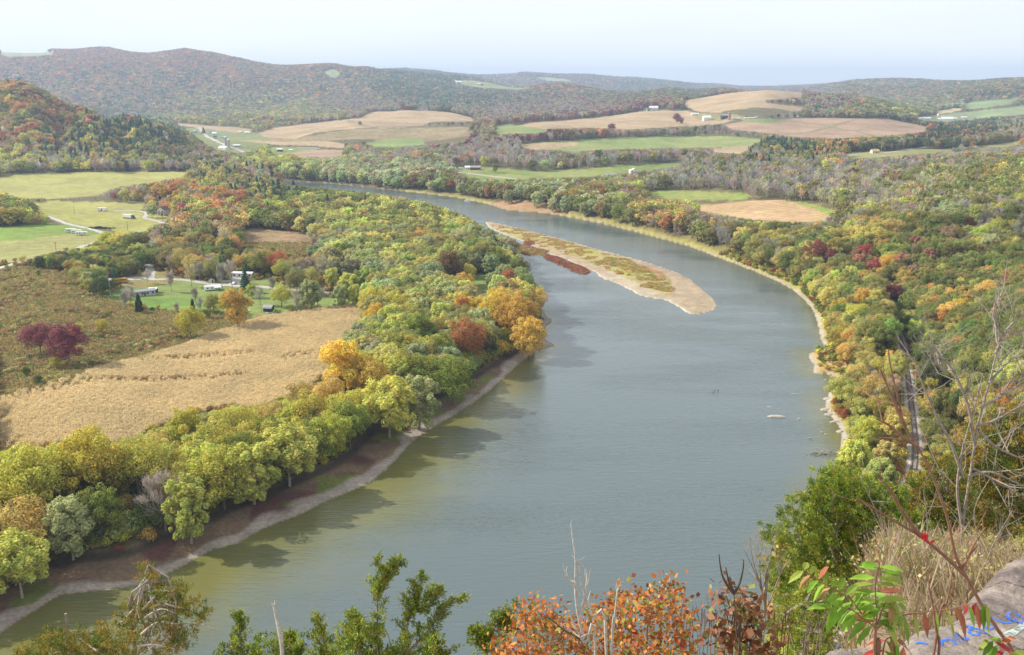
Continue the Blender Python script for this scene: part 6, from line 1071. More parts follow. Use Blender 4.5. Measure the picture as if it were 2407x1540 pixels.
B('ridge_end_house', 'white farmhouse on the ridge end beside the small skyline field', 733, 162, 30, 14, 9, 5, MW, RWH, 0, 'x', 0)
camper('white camper under the strip trees right of the leafless tree', 592, 1056, 9, 20); camper('pale camper glimpsed left of the larger one in the strip', 480, 1075, 5.5, 40, stripe=MBLU); camper('white camper with red trim at the left in the strip', 390, 1107, 7, 25, stripe=MRED)
# boat dock
p = gnd(1104, 472); t = thing('boat_dock', 'small white boat with posts moored at the far bank', 'boat', (p.x - 2, p.y - 8, .12), rad(-20)); MB().box(-4, 4, -1.4, 1.4, 0, .7).build('hull', MW, t); MB().box(-2.2, 1.6, -1.2, 1.2, 2.3, 2.45).build('canopy', RWH, t)
for x, y in ((-2, -1), (-2, 1), (1.4, -1), (1.4, 1)): MB().box(x - .07, x + .07, y - .07, y + .07, .7, 2.3).build('post', MMET, t)
# ------------------------------------------------------------------ railway
M_BAL = pmat('railway_ballast', (.50, .44, .41), .95, nscale=4, namp=.35, bump=.5); M_RAIL = pmat('rusty_steel', (.10, .07, .06), .5, .5, nscale=2, namp=.2); M_SLP = pmat('weathered_sleeper', (.27, .23, .20), .9, nscale=2, namp=.3)
rl = railw[(railw[:, 1] > 150) & (railw[:, 1] < 640)]; rl = smooth(rl, 4)
tg = np.gradient(rl, axis=0); tg /= np.linalg.norm(tg, axis=1)[:, None]; nn = np.stack([-tg[:, 1], tg[:, 0]], 1)
t = thing('railway_track', 'single railway track on grey ballast along the foot of the slope', 'railway', (0, 0, 0))
def sweep(prof, mat, name, offs=0):
    n = len(rl); k = len(prof); V = np.array([[(rl[i] + nn[i] * (x + offs)).tolist() + [z] for x, z in prof] for i in range(n)]).reshape(-1, 3); idx = np.arange(n * k).reshape(n, k); F = np.stack([idx[:-1, :-1], idx[1:, :-1], idx[1:, 1:], idx[:-1, 1:]], -1).reshape(-1, 4)
    return link(name, mesh_np(name, V, F, mat), t)
sweep([(-2.7, 5.5), (-1.8, 5.95), (1.8, 5.95), (2.7, 5.5)], M_BAL, 'ballast')
for s in (-.7175, .7175): sweep([(-.07, 6.05), (-.07, 6.24), (.07, 6.24), (.07, 6.05)], M_RAIL, 'rail', s)
L_ = np.concatenate([[0], np.cumsum(np.linalg.norm(np.diff(rl, axis=0), axis=1))]); m = MB()
for s in np.arange(0, L_[-1], .62):
    x = np.interp(s, L_, rl[:, 0]); y = np.interp(s, L_, rl[:, 1]); nx = np.interp(s, L_, nn[:, 0]); ny = np.interp(s, L_, nn[:, 1]); a = np.array([x, y]); n_v = np.array([nx, ny]); t_v = np.array([ny, -nx])
    V = [tuple(a + n_v * u * 1.28 + t_v * v * .12) + (z,) for z in (5.95, 6.06) for u, v in ((-1, -1), (1, -1), (1, 1), (-1, 1))]; m.add(V, [(4, 5, 6, 7), (0, 1, 5, 4), (1, 2, 6, 5), (2, 3, 7, 6), (3, 0, 4, 7)])
m.build('sleepers', M_SLP, t, kind='stuff')
# ------------------------------------------------------------------ rocks, driftwood and snag in the river
M_ROCK = pmat('pale_river_rock', (.40, .355, .30), .9, nscale=1.5, namp=.22, bump=.5)
def rock(label, px, py, w_, d_, h_, rz=0, seed=1, z=.0, group=None, layers=3):
    x, y = atz(px, py, z + .1); rr = random.Random(seed); m = MB(); k = 16; pts = []
    ph = [rr.uniform(0, 6.28) for _ in range(3)]
    for i, (zz, s_) in enumerate([(-.5, 1.05), (h_ * .25, 1.0), (h_ * .5, .93), (h_ * .55, .78), (h_ * .85, .72), (h_, .5)]):
        for j in range(k):
            a = 6.2832 * j / k; r = s_ * (1 + .18 * math.sin(2 * a + ph[0]) + .10 * math.sin(3 * a + ph[1]) + .06 * math.sin(5 * a + ph[2] + i)); pts.append((w_ / 2 * r * math.cos(a), d_ / 2 * r * math.sin(a), zz + rr.uniform(-.04, .04)))
    F = [(i * k + j, i * k + (j + 1) % k, (i + 1) * k + (j + 1) % k, (i + 1) * k + j) for i in range(5) for j in range(k)] + [tuple(range(5 * k, 6 * k))]
    m.add(pts, F); o = m.build('river_rock', M_ROCK, None, label=label, category='rock', group=group); o.location = (float(x), float(y), z); o.rotation_euler = (0, 0, rad(rz)); return o
rock('flat pale rock island alone in the river', 1825, 979, 6.2, 3.4, .5, -6, 3); rock('thin sunken slab above the flat rock island', 1868, 925, 2.6, .9, .18, -8, 4); rock('faint submerged slab left of the flat rock island', 1807, 956, 2.2, .8, .05, 0, 5); rock('small dark stone right of the flat rock island', 1878, 985, 1.6, .9, .35, 0, 6)
RG = 'flat rock ledges along the right shore'
for i, (a, b_, w_, lb) in enumerate([(1971,897,6,'topmost pale rock ledge on the right shore below the grassy spit'),(1962,912,5,'second pale rock ledge below the grassy spit'),(1951,938,6.5,'wide pale ledge in the middle of the right shore'),(1944,963,6,'long flat ledge jutting farthest into the river'),(1950,975,5,'ledge directly below the one jutting farthest'),(1968,992,5,'narrow ledge at the foot of the lime shore bushes'),(1976,1015,4,'small pale ledge above the driftwood')]): rock(lb, a, b_, w_, w_ * .5, .7, -12 + i * 5, 20 + i, group=RG)
for i, (a, b_, lb) in enumerate([(1932,1016,'little stone left of the shore ledges'),(1942,1021,'pale flat stone in the shallows above the driftwood'),(1940,893,'tiny stone in the cove below the grassy spit'),(1903,1030,'tiny far-out stone left of the shallows')]): rock(lb, a, b_, 1.5, .8, .3, 0, 40 + i)
M_DRIFT = pmat('silvered_driftwood', (.36, .33, .30), .9, nscale=3, namp=.25)
x, y = atz(1944, 1068, 0); rs = random.Random(8); V = []; m = MB()
for i in range(26):
    a = (rs.uniform(-3.5, 6.5), rs.uniform(-1.2, 1.6), rs.uniform(0, .5)); ln = rs.uniform(2, 6); an = rs.uniform(2.6, 3.9); b_ = (a[0] + ln * math.cos(an), a[1] + ln * .35 * math.sin(an) * rs.choice((-1, 1)), max(-.1, a[2] + rs.uniform(-.5, 1.2)))
    V_, F_ = limb(a, b_, rs.uniform(.10, .22), .04, n=5); m.add(V_, F_)
o = m.build('driftwood', M_DRIFT, None, label='grey tangle of driftwood branches at the right shore', category='driftwood'); o.location = (float(x), float(y), .1)
x, y = atz(1681, 924, 0); m = MB()
for a, b_ in (((0,0,-.3),(-.5,0,1.4)),((1.1,0,-.3),(1.3,0,2.0)),((-.6,0,.05),(-2.2,-.3,.15)),((1.3,0,1.4),(.8,0,1.0)),((-.4,0,1.2),(.3,0,1.7))): V_, F_ = limb(a, b_, .12, .05); m.add(V_, F_)
o = m.build('snag', pmat('wet_black_wood', (.03, .03, .03), .6), None, label='small black snag of sticks standing in mid river', category='snag'); o.location = (float(x), float(y), 0)
# ------------------------------------------------------------------ the near foreground, below and beside the viewpoint
def vcolmat(name, transl=.3, gloss=0):
    global N, L, t
    m, N, L = newmat(name); o = N.new('ShaderNodeOutputMaterial'); t = N.new('ShaderNodeTexCoord'); a = N.new('ShaderNodeAttribute'); a.attribute_name = 'Col'
    s1 = N.new('ShaderNodeVectorMath'); s1.operation = 'SCALE'; L.new(a.outputs['Color'], s1.inputs[0]); L.new(mr(noise(9, 3), .3, .7, .75, 1.25), s1.inputs['Scale'])
    d = N.new('ShaderNodeBsdfPrincipled'); d.inputs['Roughness'].default_value = .55; d.inputs['Specular IOR Level'].default_value = .25; tr = N.new('ShaderNodeBsdfTranslucent'); mix = N.new('ShaderNodeMixShader'); mix.inputs['Fac'].default_value = transl
    L.new(s1.outputs['Vector'], d.inputs['Base Color']); L.new(s1.outputs['Vector'], tr.inputs['Color']); L.new(d.outputs['BSDF'], mix.inputs[1]); L.new(tr.outputs['BSDF'], mix.inputs[2]); L.new(mix.outputs['Shader'], o.inputs['Surface']); return m
M_NEAR = vcolmat('near_leaves', .28); M_TWIG = pmat('grey_twig_bark', (.30, .25, .21), .85, nscale=18, namp=.3, bump=.3); M_TWIGR = pmat('reddish_twig_bark', (.24, .12, .075), .7, nscale=18, namp=.25); M_TWIGD = pmat('dark_twig_bark', (.10, .075, .06), .85, nscale=18, namp=.3); M_TWIGP = pmat('pale_dead_wood', (.50, .47, .43), .85, nscale=22, namp=.25, bump=.4)
def W3(pts, y, dy=0.0): return [at3(p[0], p[1], y + dy * (i / max(len(pts) - 1, 1)) + (p[2] if len(p) > 2 else 0)) for i, p in enumerate(pts)]
def vmesh(name, V, cols, parent=None, k=4, **kw):
    n = len(V) // k; return link(name, mesh_np(name, V, np.arange(n * k).reshape(n, k), M_NEAR, {'Col': ('FACE', 'FLOAT_COLOR', np.concatenate([np.clip(cols, 0, 1), np.ones((n, 1))], 1))}), parent, **kw)
def sm3(P, n=4): return smooth(np.array([tuple(p) for p in P]), n)
def ribs(P, r0, r1, k=6): P = sm3(P, 4) if len(P) > 2 else np.array([tuple(p) for p in P]); return tube(P, np.linspace(r0, r1, len(P)), k)
def twigs(P, r0, n, ln, depth=2, up=.35, out=None, spread=.75, start=.25):
    """recursive side twigs along polyline P"""
    out = [] if out is None else out; P = np.array([tuple(p) for p in P]); 
    if len(P) > 2: P = smooth(P, 4)
    L_ = np.linalg.norm(P[-1] - P[0])
    for i in range(n):
        s = start + (1 - start) * R.rand(); f = s * (len(P) - 1); a = int(f); b_ = min(a + 1, len(P) - 1); p = P[a] + (P[b_] - P[a]) * (f - a); d = unit(P[b_] - P[max(a - 1, 0)])
        q = unit(d * .75 + R.randn(3) * spread + [0, 0, up]); l = ln * (.5 + R.rand()) * (1.15 - .6 * s); m_ = p + q * l * .5 + R.randn(3) * l * .06; e_ = p + q * l + R.randn(3) * l * .12 + [0, 0, l * .1]
        r = r0 * (1.1 - .7 * s) * .45; out.append(tube([p, m_, e_], (r, r * .7, r * .3), 4))
        if depth > 1: twigs([p, m_, e_], r, max(2, n // 3), l * .55, depth - 1, up, out, spread, .2)
    return out
def sprays(C_, D_, n, ln, wd, cols, spread=.55):
    """little scale-leaf sprays: n narrow cards round each centre, along the branch direction"""
    m = len(C_); Cx = np.repeat(C_, n, 0); Dx = unit(np.repeat(D_, n, 0) + R.randn(m * n, 3) * spread); s = unit(np.cross(Dx, rsph(m * n))); l = (ln * (.5 + R.rand(m * n)))[:, None]; w_ = (wd * (.6 + .8 * R.rand(m * n)))[:, None]
    P = Cx + R.randn(m * n, 3) * ln * .45
    V = np.stack([P, P + Dx * l * .45 - s * w_, P + Dx * l, P + Dx * l * .45 + s * w_], 1).reshape(-1, 3)
    c = cols[R.randint(0, len(cols), m)]; c = np.repeat(c, n, 0) * (.7 + .7 * R.rand(m * n, 1)); return V, c
JUN = np.array([(.22,.29,.035),(.17,.24,.03),(.29,.35,.045),(.30,.30,.04),(.12,.18,.03)]); JUNG = np.array([(.13,.18,.03),(.26,.21,.035),(.31,.20,.04),(.09,.13,.025)])
def poly_pts(poly, n, y, dy):
    poly = np.array(poly, float); out = []
    while len(out) < n:
        a = R.rand(n, 2) * (poly.max(0) - poly.min(0)) + poly.min(0); a = a[inpoly(a[:, 0], a[:, 1], poly)]; out += list(a)
    a = np.array(out[:n]); Yd = y + dy * (R.rand(n) - .5) * 2; X_, Z_ = aty(a[:, 0], a[:, 1], Yd); return np.stack([X_, Yd, Z_], 1), a
def juniper(label, poly, y, dy, trunk, nclump, per, ln, cols=JUN, limbs=14, clump_r=.35, tr_r=.12, name='juniper_tree', cat='tree', group='junipers on the cliff below the viewpoint'):
    """poly: outline of the crown seen from here; filled with clumps in depth"""
    Cc, a = poly_pts(poly, nclump, y, dy); tp = W3(trunk, y); base = tp[0]; gz = float(H(base.x, base.y))
    t = thing(name, label, cat, (base.x, base.y, min(base.z - .2, gz)), 0, group); off = np.array([base.x, base.y, min(base.z - .2, gz)])
    cen = Cc.mean(0) - [0, 0, .6]; Dc = unit(Cc - cen); Dc[:, 2] += .45; Dc = unit(Dc)
    sub_ = 7; P = np.repeat(Cc, sub_, 0) + R.randn(nclump * sub_, 3) * clump_r * [1.15, 1.15, .38]; Dr = np.repeat(Dc, sub_, 0)
    V, c = sprays(P, unit(Dr + R.randn(len(P), 3) * .45), per, ln, ln * .12, cols, .5); vmesh('foliage', V - off, c, t)
    m = MB(); q = [Vector((base.x, base.y, off[2] - .5))] + tp if gz < base.z - .3 else tp; V_, F_ = ribs(q, tr_r, tr_r * .25); m.add(V_ - off, F_)
    for i in R.permutation(nclump)[:limbs]:
        s = tp[R.randint(0, len(tp))] if len(tp) else base; V_, F_ = limb(tuple(s), Cc[i], tr_r * .4, .012, n=4); m.add(V_ - off, F_)
    m.build('trunk', M_TWIG, t); return t, off
g9 = lambda X_, Y_: (1604.6 + X_ * .3488, 1003 + Y_ * .3488)
J1 = [g9(*q) for q in [(650,760),(665,650),(720,520),(800,530),(850,590),(870,440),(960,385),(1040,300),(1150,330),(1260,400),(1420,410),(1500,440),(1530,560),(1620,650),(1600,760),(1400,850),(1250,930),(1150,1000),(1000,1020),(900,1100),(840,1200),(700,1250),(650,1080),(640,900)]]
juniper('big green juniper leaning over the river below the rock ledge', J1, 24, 1.6, [(2010,1440),(1990,1360),(1960,1290),(1985,1230),(2010,1170)], 230, 60, .10, clump_r=.25, limbs=40)
J2 = [g9(*q) for q in [(1480,640),(1500,500),(1560,400),(1680,340),(1750,260),(1830,220),(1860,400),(1880,600),(1850,740),(1700,780),(1560,760)]]
juniper('juniper with golden tips right of the big green one', J2, 27, 1.6, [(2230,1330),(2220,1240),(2215,1150),(2225,1110)], 130, 42, .11, JUNG, clump_r=.20)
J3 = [g9(*q) for q in [(1830,200),(1890,90),(1960,20),(2100,-90),(2330,-180),(2420,-100),(2420,620),(2180,700),(2000,660),(1860,720),(1850,450)]]
juniper('dark gold-tinged juniper at the right edge behind the bare tree', J3, 31, 2.2, [(2350,1280),(2340,1150),(2345,1050),(2350,960)], 230, 42, .13, JUNG, clump_r=.24, limbs=25)
J4 = [g9(*q) for q in [(660,1240),(800,1080),(960,1020),(1060,1090),(1020,1250),(1000,1400),(880,1480),(720,1480),(640,1380)]]
juniper('loose green juniper bush at the foot of the big green juniper', J4, 15, 1.0, [(1890,1530),(1885,1480),(1890,1420)], 60, 30, .07, clump_r=.14, limbs=16)
def g7(X_, Y_): return (X_ * .3488, 1003 + Y_ * .3488)
def g8(X_, Y_): return (802 + X_ * .3488, 1003 + Y_ * .3488)
C1 = [g7(*q) for q in [(940,925),(1030,905),(1060,990),(1090,1080),(1170,970),(1200,1080),(1255,1110),(1230,1190),(1330,1165),(1350,1240),(1390,1245),(1330,1320),(1270,1370),(1290,1430),(1230,1560),(880,1560),(880,1400),(800,1310),(790,1270),(870,1210),(970,1130),(960,1020)]]
t, off = juniper('scraggy juniper with dead grey limbs at the bottom left', C1, 9.0, .45, [g7(915,1560), g7(930,1300), g7(960,1130), g7(990,1020), g7(1000,930)], 105, 20, .036, JUNG, clump_r=.05, tr_r=.022, limbs=26)
m = MB()
for P in ([g7(900,1330),g7(940,1180),g7(985,1020),g7(995,985)],[g7(820,1320),g7(900,1230),g7(960,1150)],[g7(950,1400),g7(1060,1320),g7(1200,1330),g7(1330,1325),g7(1420,1355),g7(1460,1362)],[g7(940,1250),g7(1010,1180),g7(1060,1120)],[g7(930,1480),g7(1050,1470),g7(1180,1500)],[g7(940,1130),g7(935,1080),g7(990,1010)],[g7(960,1300),g7(1080,1230),g7(1190,1260)]): V_, F_ = ribs(W3(P, 8.8), .014, .004); m.add(V_ - off, F_); [m.add(a - off, b_) for a, b_ in twigs(W3(P, 8.8), .01, 4, .12, 1)]
m.build('dead_limb', M_TWIGP, t)
C2 = [g7(*q) for q in [(100,1560),(250,1465),(385,1370),(400,1420),(520,1360),(560,1430),(690,1320),(720,1400),(820,1380),(880,1450),(900,1570),(400,1600)]]
juniper('low amber-green juniper in the bottom left corner', C2, 8.2, .5, [g7(500,1650), g7(480,1500), g7(500,1400)], 90, 20, .036, JUNG, clump_r=.05, tr_r=.02)
def stems_cedar(label, stems, y, extra=None, cols=JUN, side=.20, npl=34):
    b = at3(*stems[0][0], y); gz = float(H(b.x, b.y)); base = np.array([b.x, b.y, min(gz, b.z - .3)]); t = thing('juniper_tree', label, 'tree', tuple(base), 0, 'junipers on the cliff below the viewpoint'); m = MB(); Vs, cs_ = [], []
    V_, F_ = ribs([Vector((b.x, b.y, base[2] - .3)), b], .03, .02); m.add(V_ - base, F_)
    for st in stems:
        P = sm3(W3(st, y), 6); n = len(P); m.add(tube(P, np.linspace(.014, .003, n), 5)[0] - base, tube(P, np.linspace(.014, .003, n), 5)[1]); ln_ = np.linalg.norm(P[-1] - P[0])
        for i in range(npl):
            s = .02 + .98 * (i + R.rand()) / npl; f = s * (n - 1); a = int(f); p = P[a] + (P[min(a + 1, n - 1)] - P[a]) * (f - a); d = unit(P[min(a + 1, n - 1)] - P[max(a - 1, 0)]); q = unit(d * .7 + R.randn(3) * .6 + [0, 0, .25]); l = side * (.45 + .7 * R.rand()) * (1.15 - s) + .03
            e_ = p + q * l; V_, F_ = tube([p, p + q * l * .5, e_], (.004, .003, .0015), 4); m.add(V_ - base, F_)
            k = max(3, int(l / .022)); C_ = np.array([p + q * l * (.25 + .75 * u) for u in np.linspace(0, 1, k)]) + R.randn(k, 3) * .012
            V, c = sprays(C_, np.tile(q, (k, 1)), 13, .030, .0055, cols, .5); Vs.append(V); cs_.append(c)
    if extra is not None:
        Cc, _ = poly_pts(extra[0], extra[1], y, .4); V, c = sprays(np.repeat(Cc, 5, 0) + R.randn(len(Cc) * 5, 3) * .04, unit(R.randn(len(Cc) * 5, 3) * .5 + [0, 0, .8]), 18, .036, .007, cols, .6); Vs.append(V); cs_.append(c)
        for i in range(0, len(Cc), 3): V_, F_ = limb(tuple(b), Cc[i], .008, .003); m.add(V_ - base, F_)
    vmesh('foliage', np.concatenate(Vs) - base, np.concatenate(cs_), t); m.build('trunk', M_TWIG, t); return t
stems_cedar('three-leadered juniper standing up at the bottom centre', [[g8(240,1620),g8(243,1300),g8(240,1080),g8(252,890)],[g8(440,1620),g8(448,1320),g8(480,1120),g8(540,1010)],[g8(440,1530),g8(590,1370),g8(700,1220),g8(825,1155)],[g8(245,1150),g8(310,1020),g8(400,915)],[g8(455,1280),g8(560,1170),g8(660,1120)],[g8(120,1620),g8(110,1400),g8(75,1260)]], 8.0, ([g8(-60,1600),g8(0,1330),g8(60,1270),g8(180,1330),g8(330,1440),g8(420,1400),g8(520,1600)], 60))
stems_cedar('small slanting juniper between the bottom-centre juniper and the orange shrub', [[g8(960,1640),g8(1010,1420),g8(1075,1290),g8(1190,1210)],[g8(985,1500),g8(950,1430),g8(915,1390)],[g8(1040,1380),g8(1130,1330)]], 8.2, None)
stems_cedar('low juniper tips behind the dead stub', [[g7(1640,1640),g7(1620,1450),g7(1610,1330),g7(1605,1270)],[g7(2200,1640),g7(2180,1450),g7(2140,1290)],[g7(1990,1640),g7(1980,1500),g7(1940,1400)]], 8.6, ([g7(1430,1600),g7(1480,1500),g7(1600,1400),g7(1700,1470),g7(1850,1400),g7(2000,1440),g7(2120,1380),g7(2300,1450),g7(2300,1620)], 70), side=.2)
stems_cedar('tiny juniper top right of the bottom-centre juniper', [[g8(640,1640),g8(630,1520),g8(625,1440)]], 7.8, ([g8(560,1620),g8(590,1470),g8(640,1440),g8(730,1510),g8(720,1620)], 14), side=.15)
p = W3([(668,1600),(664,1540),(657,1490),(649,1450),(643,1421)], 7.0); gz = float(H(p[0].x, p[0].y)); m = MB(); V_, F_ = ribs([Vector((p[0].x, p[0].y, gz))] + p, .020, .013, 8); m.add(V_, F_)
for a in ([(644,1424),(640,1421),(636,1418)],[(645,1424),(647,1418),(647,1411)]): V_, F_ = ribs(W3(a, 7.0), .011, .006, 6); m.add(V_, F_)
m.build('dead_stub', M_TWIGP, None, label='pale broken dead stem with forked tip at the bottom left of centre', category='stem')
# leafy and bare shrubs
def shrub(label, stems, y, mat, r0=.012, nt=6, ln=.25, depth=2, leaves=None, name='bare_shrub', cat='shrub', group=None, up=.35):
    b = at3(*stems[0][0][:2], y); gz = float(H(b.x, b.y)); base = np.array([b.x, b.y, min(gz, b.z - .1)]); t = thing(name, label, cat, tuple(base), 0, group); m = MB()
    for st in stems:
        P = W3(st, y); q = ([Vector((P[0].x, P[0].y, base[2] - .1))] if gz < P[0].z - .2 and st[0][1] >= stems[0][0][1] - 25 else []) + P; V_, F_ = ribs(q, r0, r0 * .3, 6); m.add(V_ - base, F_)
        for a, b_ in twigs(P, r0, nt, ln, depth, up): m.add(a - base, b_)
    m.build('branches', mat, t)
    if leaves:
        poly, n, size, cols, dy, asp = leaves; Cc, a = poly_pts(poly, n // 6, y, dy); P = np.repeat(Cc, 6, 0) + R.randn(len(Cc) * 6, 3) * size * 1.7; V = cards(P, R.randn(len(P), 3) + [-.3, -.2, .5], size, asp)
        cl = np.array(cols)[R.randint(0, len(cols), len(P))] * (.75 + .5 * R.rand(len(P), 1)); vmesh('leaves', V - base, cl, t)
    return t, base
ORC = [(.50,.15,.04),(.42,.12,.035),(.55,.22,.05),(.46,.20,.06),(.32,.09,.04),(.30,.28,.06),(.58,.30,.08),(.24,.26,.05)]
OP = [g8(*q) for q in [(1010,1600),(1080,1420),(1180,1400),(1160,1270),(1240,1210),(1350,1180),(1470,1210),(1500,1290),(1640,1330),(1680,1200),(1760,1150),(1900,1110),(2100,1080),(2200,1060),(2290,1090),(2310,1250),(2380,1350),(2350,1600)]]
shrub('orange-leaved shrub right of the bottom centre', [[g8(1500,1600),g8(1450,1400),g8(1380,1250)],[g8(1250,1600),g8(1230,1400),g8(1220,1260)],[g8(1800,1600),g8(1790,1400),g8(1780,1220)],[g8(2050,1600),g8(2080,1350),g8(2100,1120)],[g8(2250,1600),g8(2240,1350),g8(2200,1080)],[g8(1650,1600),g8(1600,1450),g8(1560,1350)],[g8(1950,1600),g8(1930,1400),g8(1950,1180)]], 7.6, M_TWIG, .010, 9, .22, 2, (OP, 3500, .037, ORC, .55, 1.5), 'orange_shrub')
BRC = [(.26,.12,.07),(.32,.16,.09),(.20,.09,.055),(.38,.20,.10),(.25,.27,.08)]
shrub('curled brown-leaved bush between the orange shrub and the junipers', [[(1760,1560),(1755,1470),(1740,1400)],[(1720,1560),(1715,1480),(1700,1410)]], 8.2, M_TWIGD, .009, 8, .2, 2, ([(1680,1560),(1690,1430),(1700,1395),(1735,1392),(1760,1400),(1790,1450),(1800,1560)], 620, .06, BRC, .3, 1.7), 'brown_shrub')
YLC = [(.52,.33,.05),(.48,.26,.05),(.42,.36,.07),(.36,.33,.07)]
shrub('thin yellow-leaved shrub at the left side of the big juniper', [[(1850,1480),(1840,1400),(1838,1300)],[(1855,1480),(1860,1380),(1850,1290)]], 25, M_TWIG, .02, 8, .5, 2, ([(1822,1290),(1840,1262),(1862,1290),(1865,1380),(1850,1440),(1832,1420),(1822,1350)], 620, .12, YLC, .5, 1.3), 'yellow_shrub')
shrub('pinkish bare shrub of fine twigs left of the big juniper', [[(1796,1480),(1791,1387),(1770,1320),(1762,1262)],[(1796,1450),(1800,1370),(1812,1300),(1822,1260)],[(1793,1400),(1776,1350),(1748,1290)],[(1797,1430),(1785,1330),(1792,1280)],[(1800,1440),(1830,1360),(1842,1330)]], 9.5, M_TWIG, .010, 8, .35, 3, None, 'bare_shrub', group='leafless shrubs at the cliff edge', up=.7)
shrub('forked dark bare sapling right of the orange shrub', [[(1734,1580),(1732,1500),(1725,1394)],[(1725,1396),(1712,1380),(1699,1356),(1693,1330),(1690,1303)],[(1725,1396),(1738,1372),(1746,1340),(1748,1316)],[(1724,1390),(1712,1362),(1706,1334)]], 6.5, M_TWIGD, .013, 1, .06, 1, None, 'bare_sapling', cat='sapling')
shrub('pale bare stems rising highest above the orange shrub', [[(1426,1570),(1391,1446),(1367,1376),(1360,1330),(1358,1318)],[(1437,1570),(1442,1480),(1450,1400),(1453,1380)],[(1400,1570),(1374,1516),(1350,1470),(1336,1439),(1311,1418)],[(1372,1500),(1358,1440),(1352,1380),(1353,1317),(1346,1265),(1342,1230)],[(1362,1400),(1345,1370),(1325,1348)],[(1365,1440),(1375,1400),(1380,1350),(1370,1330)]], 6.6, M_TWIGP, .013, 4, .12, 1, None, 'bare_shrub', group='leafless shrubs at the cliff edge')
shrub('dark crooked twig arching left across the orange shrub', [[(1400,1570),(1370,1510),(1325,1481),(1290,1453),(1266,1456)],[(1325,1481),(1310,1500),(1290,1505)]], 6.9, M_TWIGD, .011, 4, .10, 1, None, 'bare_shrub', group='leafless shrubs at the cliff edge')
for i, (a, lb) in enumerate([((1620,1545,1600,1395),'fine bare twigs behind the right part of the orange shrub'),((1830,1545,1850,1425),'fine bare twigs below the big juniper'),((1905,1545,1925,1420),'grey bare twigs at the left of the sumac'),((1660,1545,1665,1400),'fine bare twigs left of the forked dark sapling')]):
    x0, y0, x1, y1 = a; shrub(lb, [[(x0 + j * 9, y0 + 20), (x0 + j * 9 + (x1 - x0) * .5 + R.randn() * 8, (y0 + y1) / 2), (x1 + j * 16 + R.randn() * 8, y1 + abs(j) * 15)] for j in (-2, -1, 0, 1, 2)], 8 + i * .4, (M_TWIG, M_TWIGR)[i % 2], .006, 7, .16, 2, None, 'bare_shrub', group='leafless shrubs at the cliff edge', up=.6)
# bare tree on the right, and the long bare sumac stem before it
g6 = lambda X_, Y_: (1604.6 + X_ * .3333, 501.4 + Y_ * .3333)
t, b_ = shrub('spreading leafless tree in front of the right-hand junipers', [[(2262,1330),(2262,1240),(2280,1120),(2298,1001),(2325,901),(2348,801),(2350,740),(2353,700)],[(2262,1240),(2250,1150),(2262,1060),(2290,960),(2310,880)],[(2290,1040),(2275,951),(2238,868),(2205,830),(2187,792)],[(2262,1120),(2235,1040),(2200,975),(2168,900),(2150,850)],
  [(2298,1001),(2345,985),(2420,945),(2480,930)],[(2325,901),(2370,850),(2430,810)],[(2300,1010),(2340,1050),(2420,1085),(2480,1100)],[(2285,1100),(2340,1130),(2430,1180)],[(2340,830),(2370,770),(2420,730)],[(2350,780),(2335,740),(2345,690)],[(2238,868),(2215,870),(2190,830)],[(2305,960),(2370,920),(2440,880)],[(2275,1120),(2330,1110),(2400,1140),(2450,1150)]], 13.5, M_TWIG, .028, 11, .75, 3, None, 'leafless_tree', cat='tree', up=.2)
shrub('long bare reddish sumac stem forking above the rock ledge', [[(2385,1560),(2345,1480),(2313,1432),(2271,1355),(2246,1306),(2229,1226),(2211,1170),(2190,1115),(2156,1048),(2128,1003),(2112,940),(2093,860),(2088,820)],[(2271,1355),(2211,1299),(2163,1261),(2093,1219),(2044,1188),(2010,1168)],[(2262,1338),(2275,1310),(2288,1282),(2316,1240)],[(2156,1048),(2125,1030),(2090,1000),(2060,985)],[(2128,1003),(2095,930),(2070,870)],[(2163,1261),(2120,1200),(2085,1140),(2060,1125)]], 5.0, M_TWIGR, .013, 3, .22, 2, None, 'bare_shrub', group='leafless shrubs at the cliff edge')
shrub('bare shrub with curving twigs behind the sumac leaves', [[(2150,1480),(2130,1350),(2080,1250),(2050,1180),(2020,1120)],[(2150,1450),(2165,1330),(2180,1240),(2170,1150)],[(2300,1400),(2305,1300),(2290,1200),(2330,1120)],[(2305,1380),(2330,1290),(2380,1200)]], 9.5, M_TWIG, .012, 8, .5, 3, None, 'bare_shrub', group='leafless shrubs at the cliff edge')
shrub('stubby upright bare stem, right of the two above the sumac leaf', [[(2205,1470),(2222,1425),(2233,1380),(2240,1335)]], 4.2, M_TWIGR, .009, 0, .1, 1, None, 'bare_sapling', cat='sapling'); shrub('stubby upright bare stem, left of the two above the sumac leaf', [[(2205,1560),(2200,1480),(2193,1425),(2184,1380),(2183,1358)]], 4.2, M_TWIGR, .009, 0, .1, 1, None, 'bare_sapling', cat='sapling')
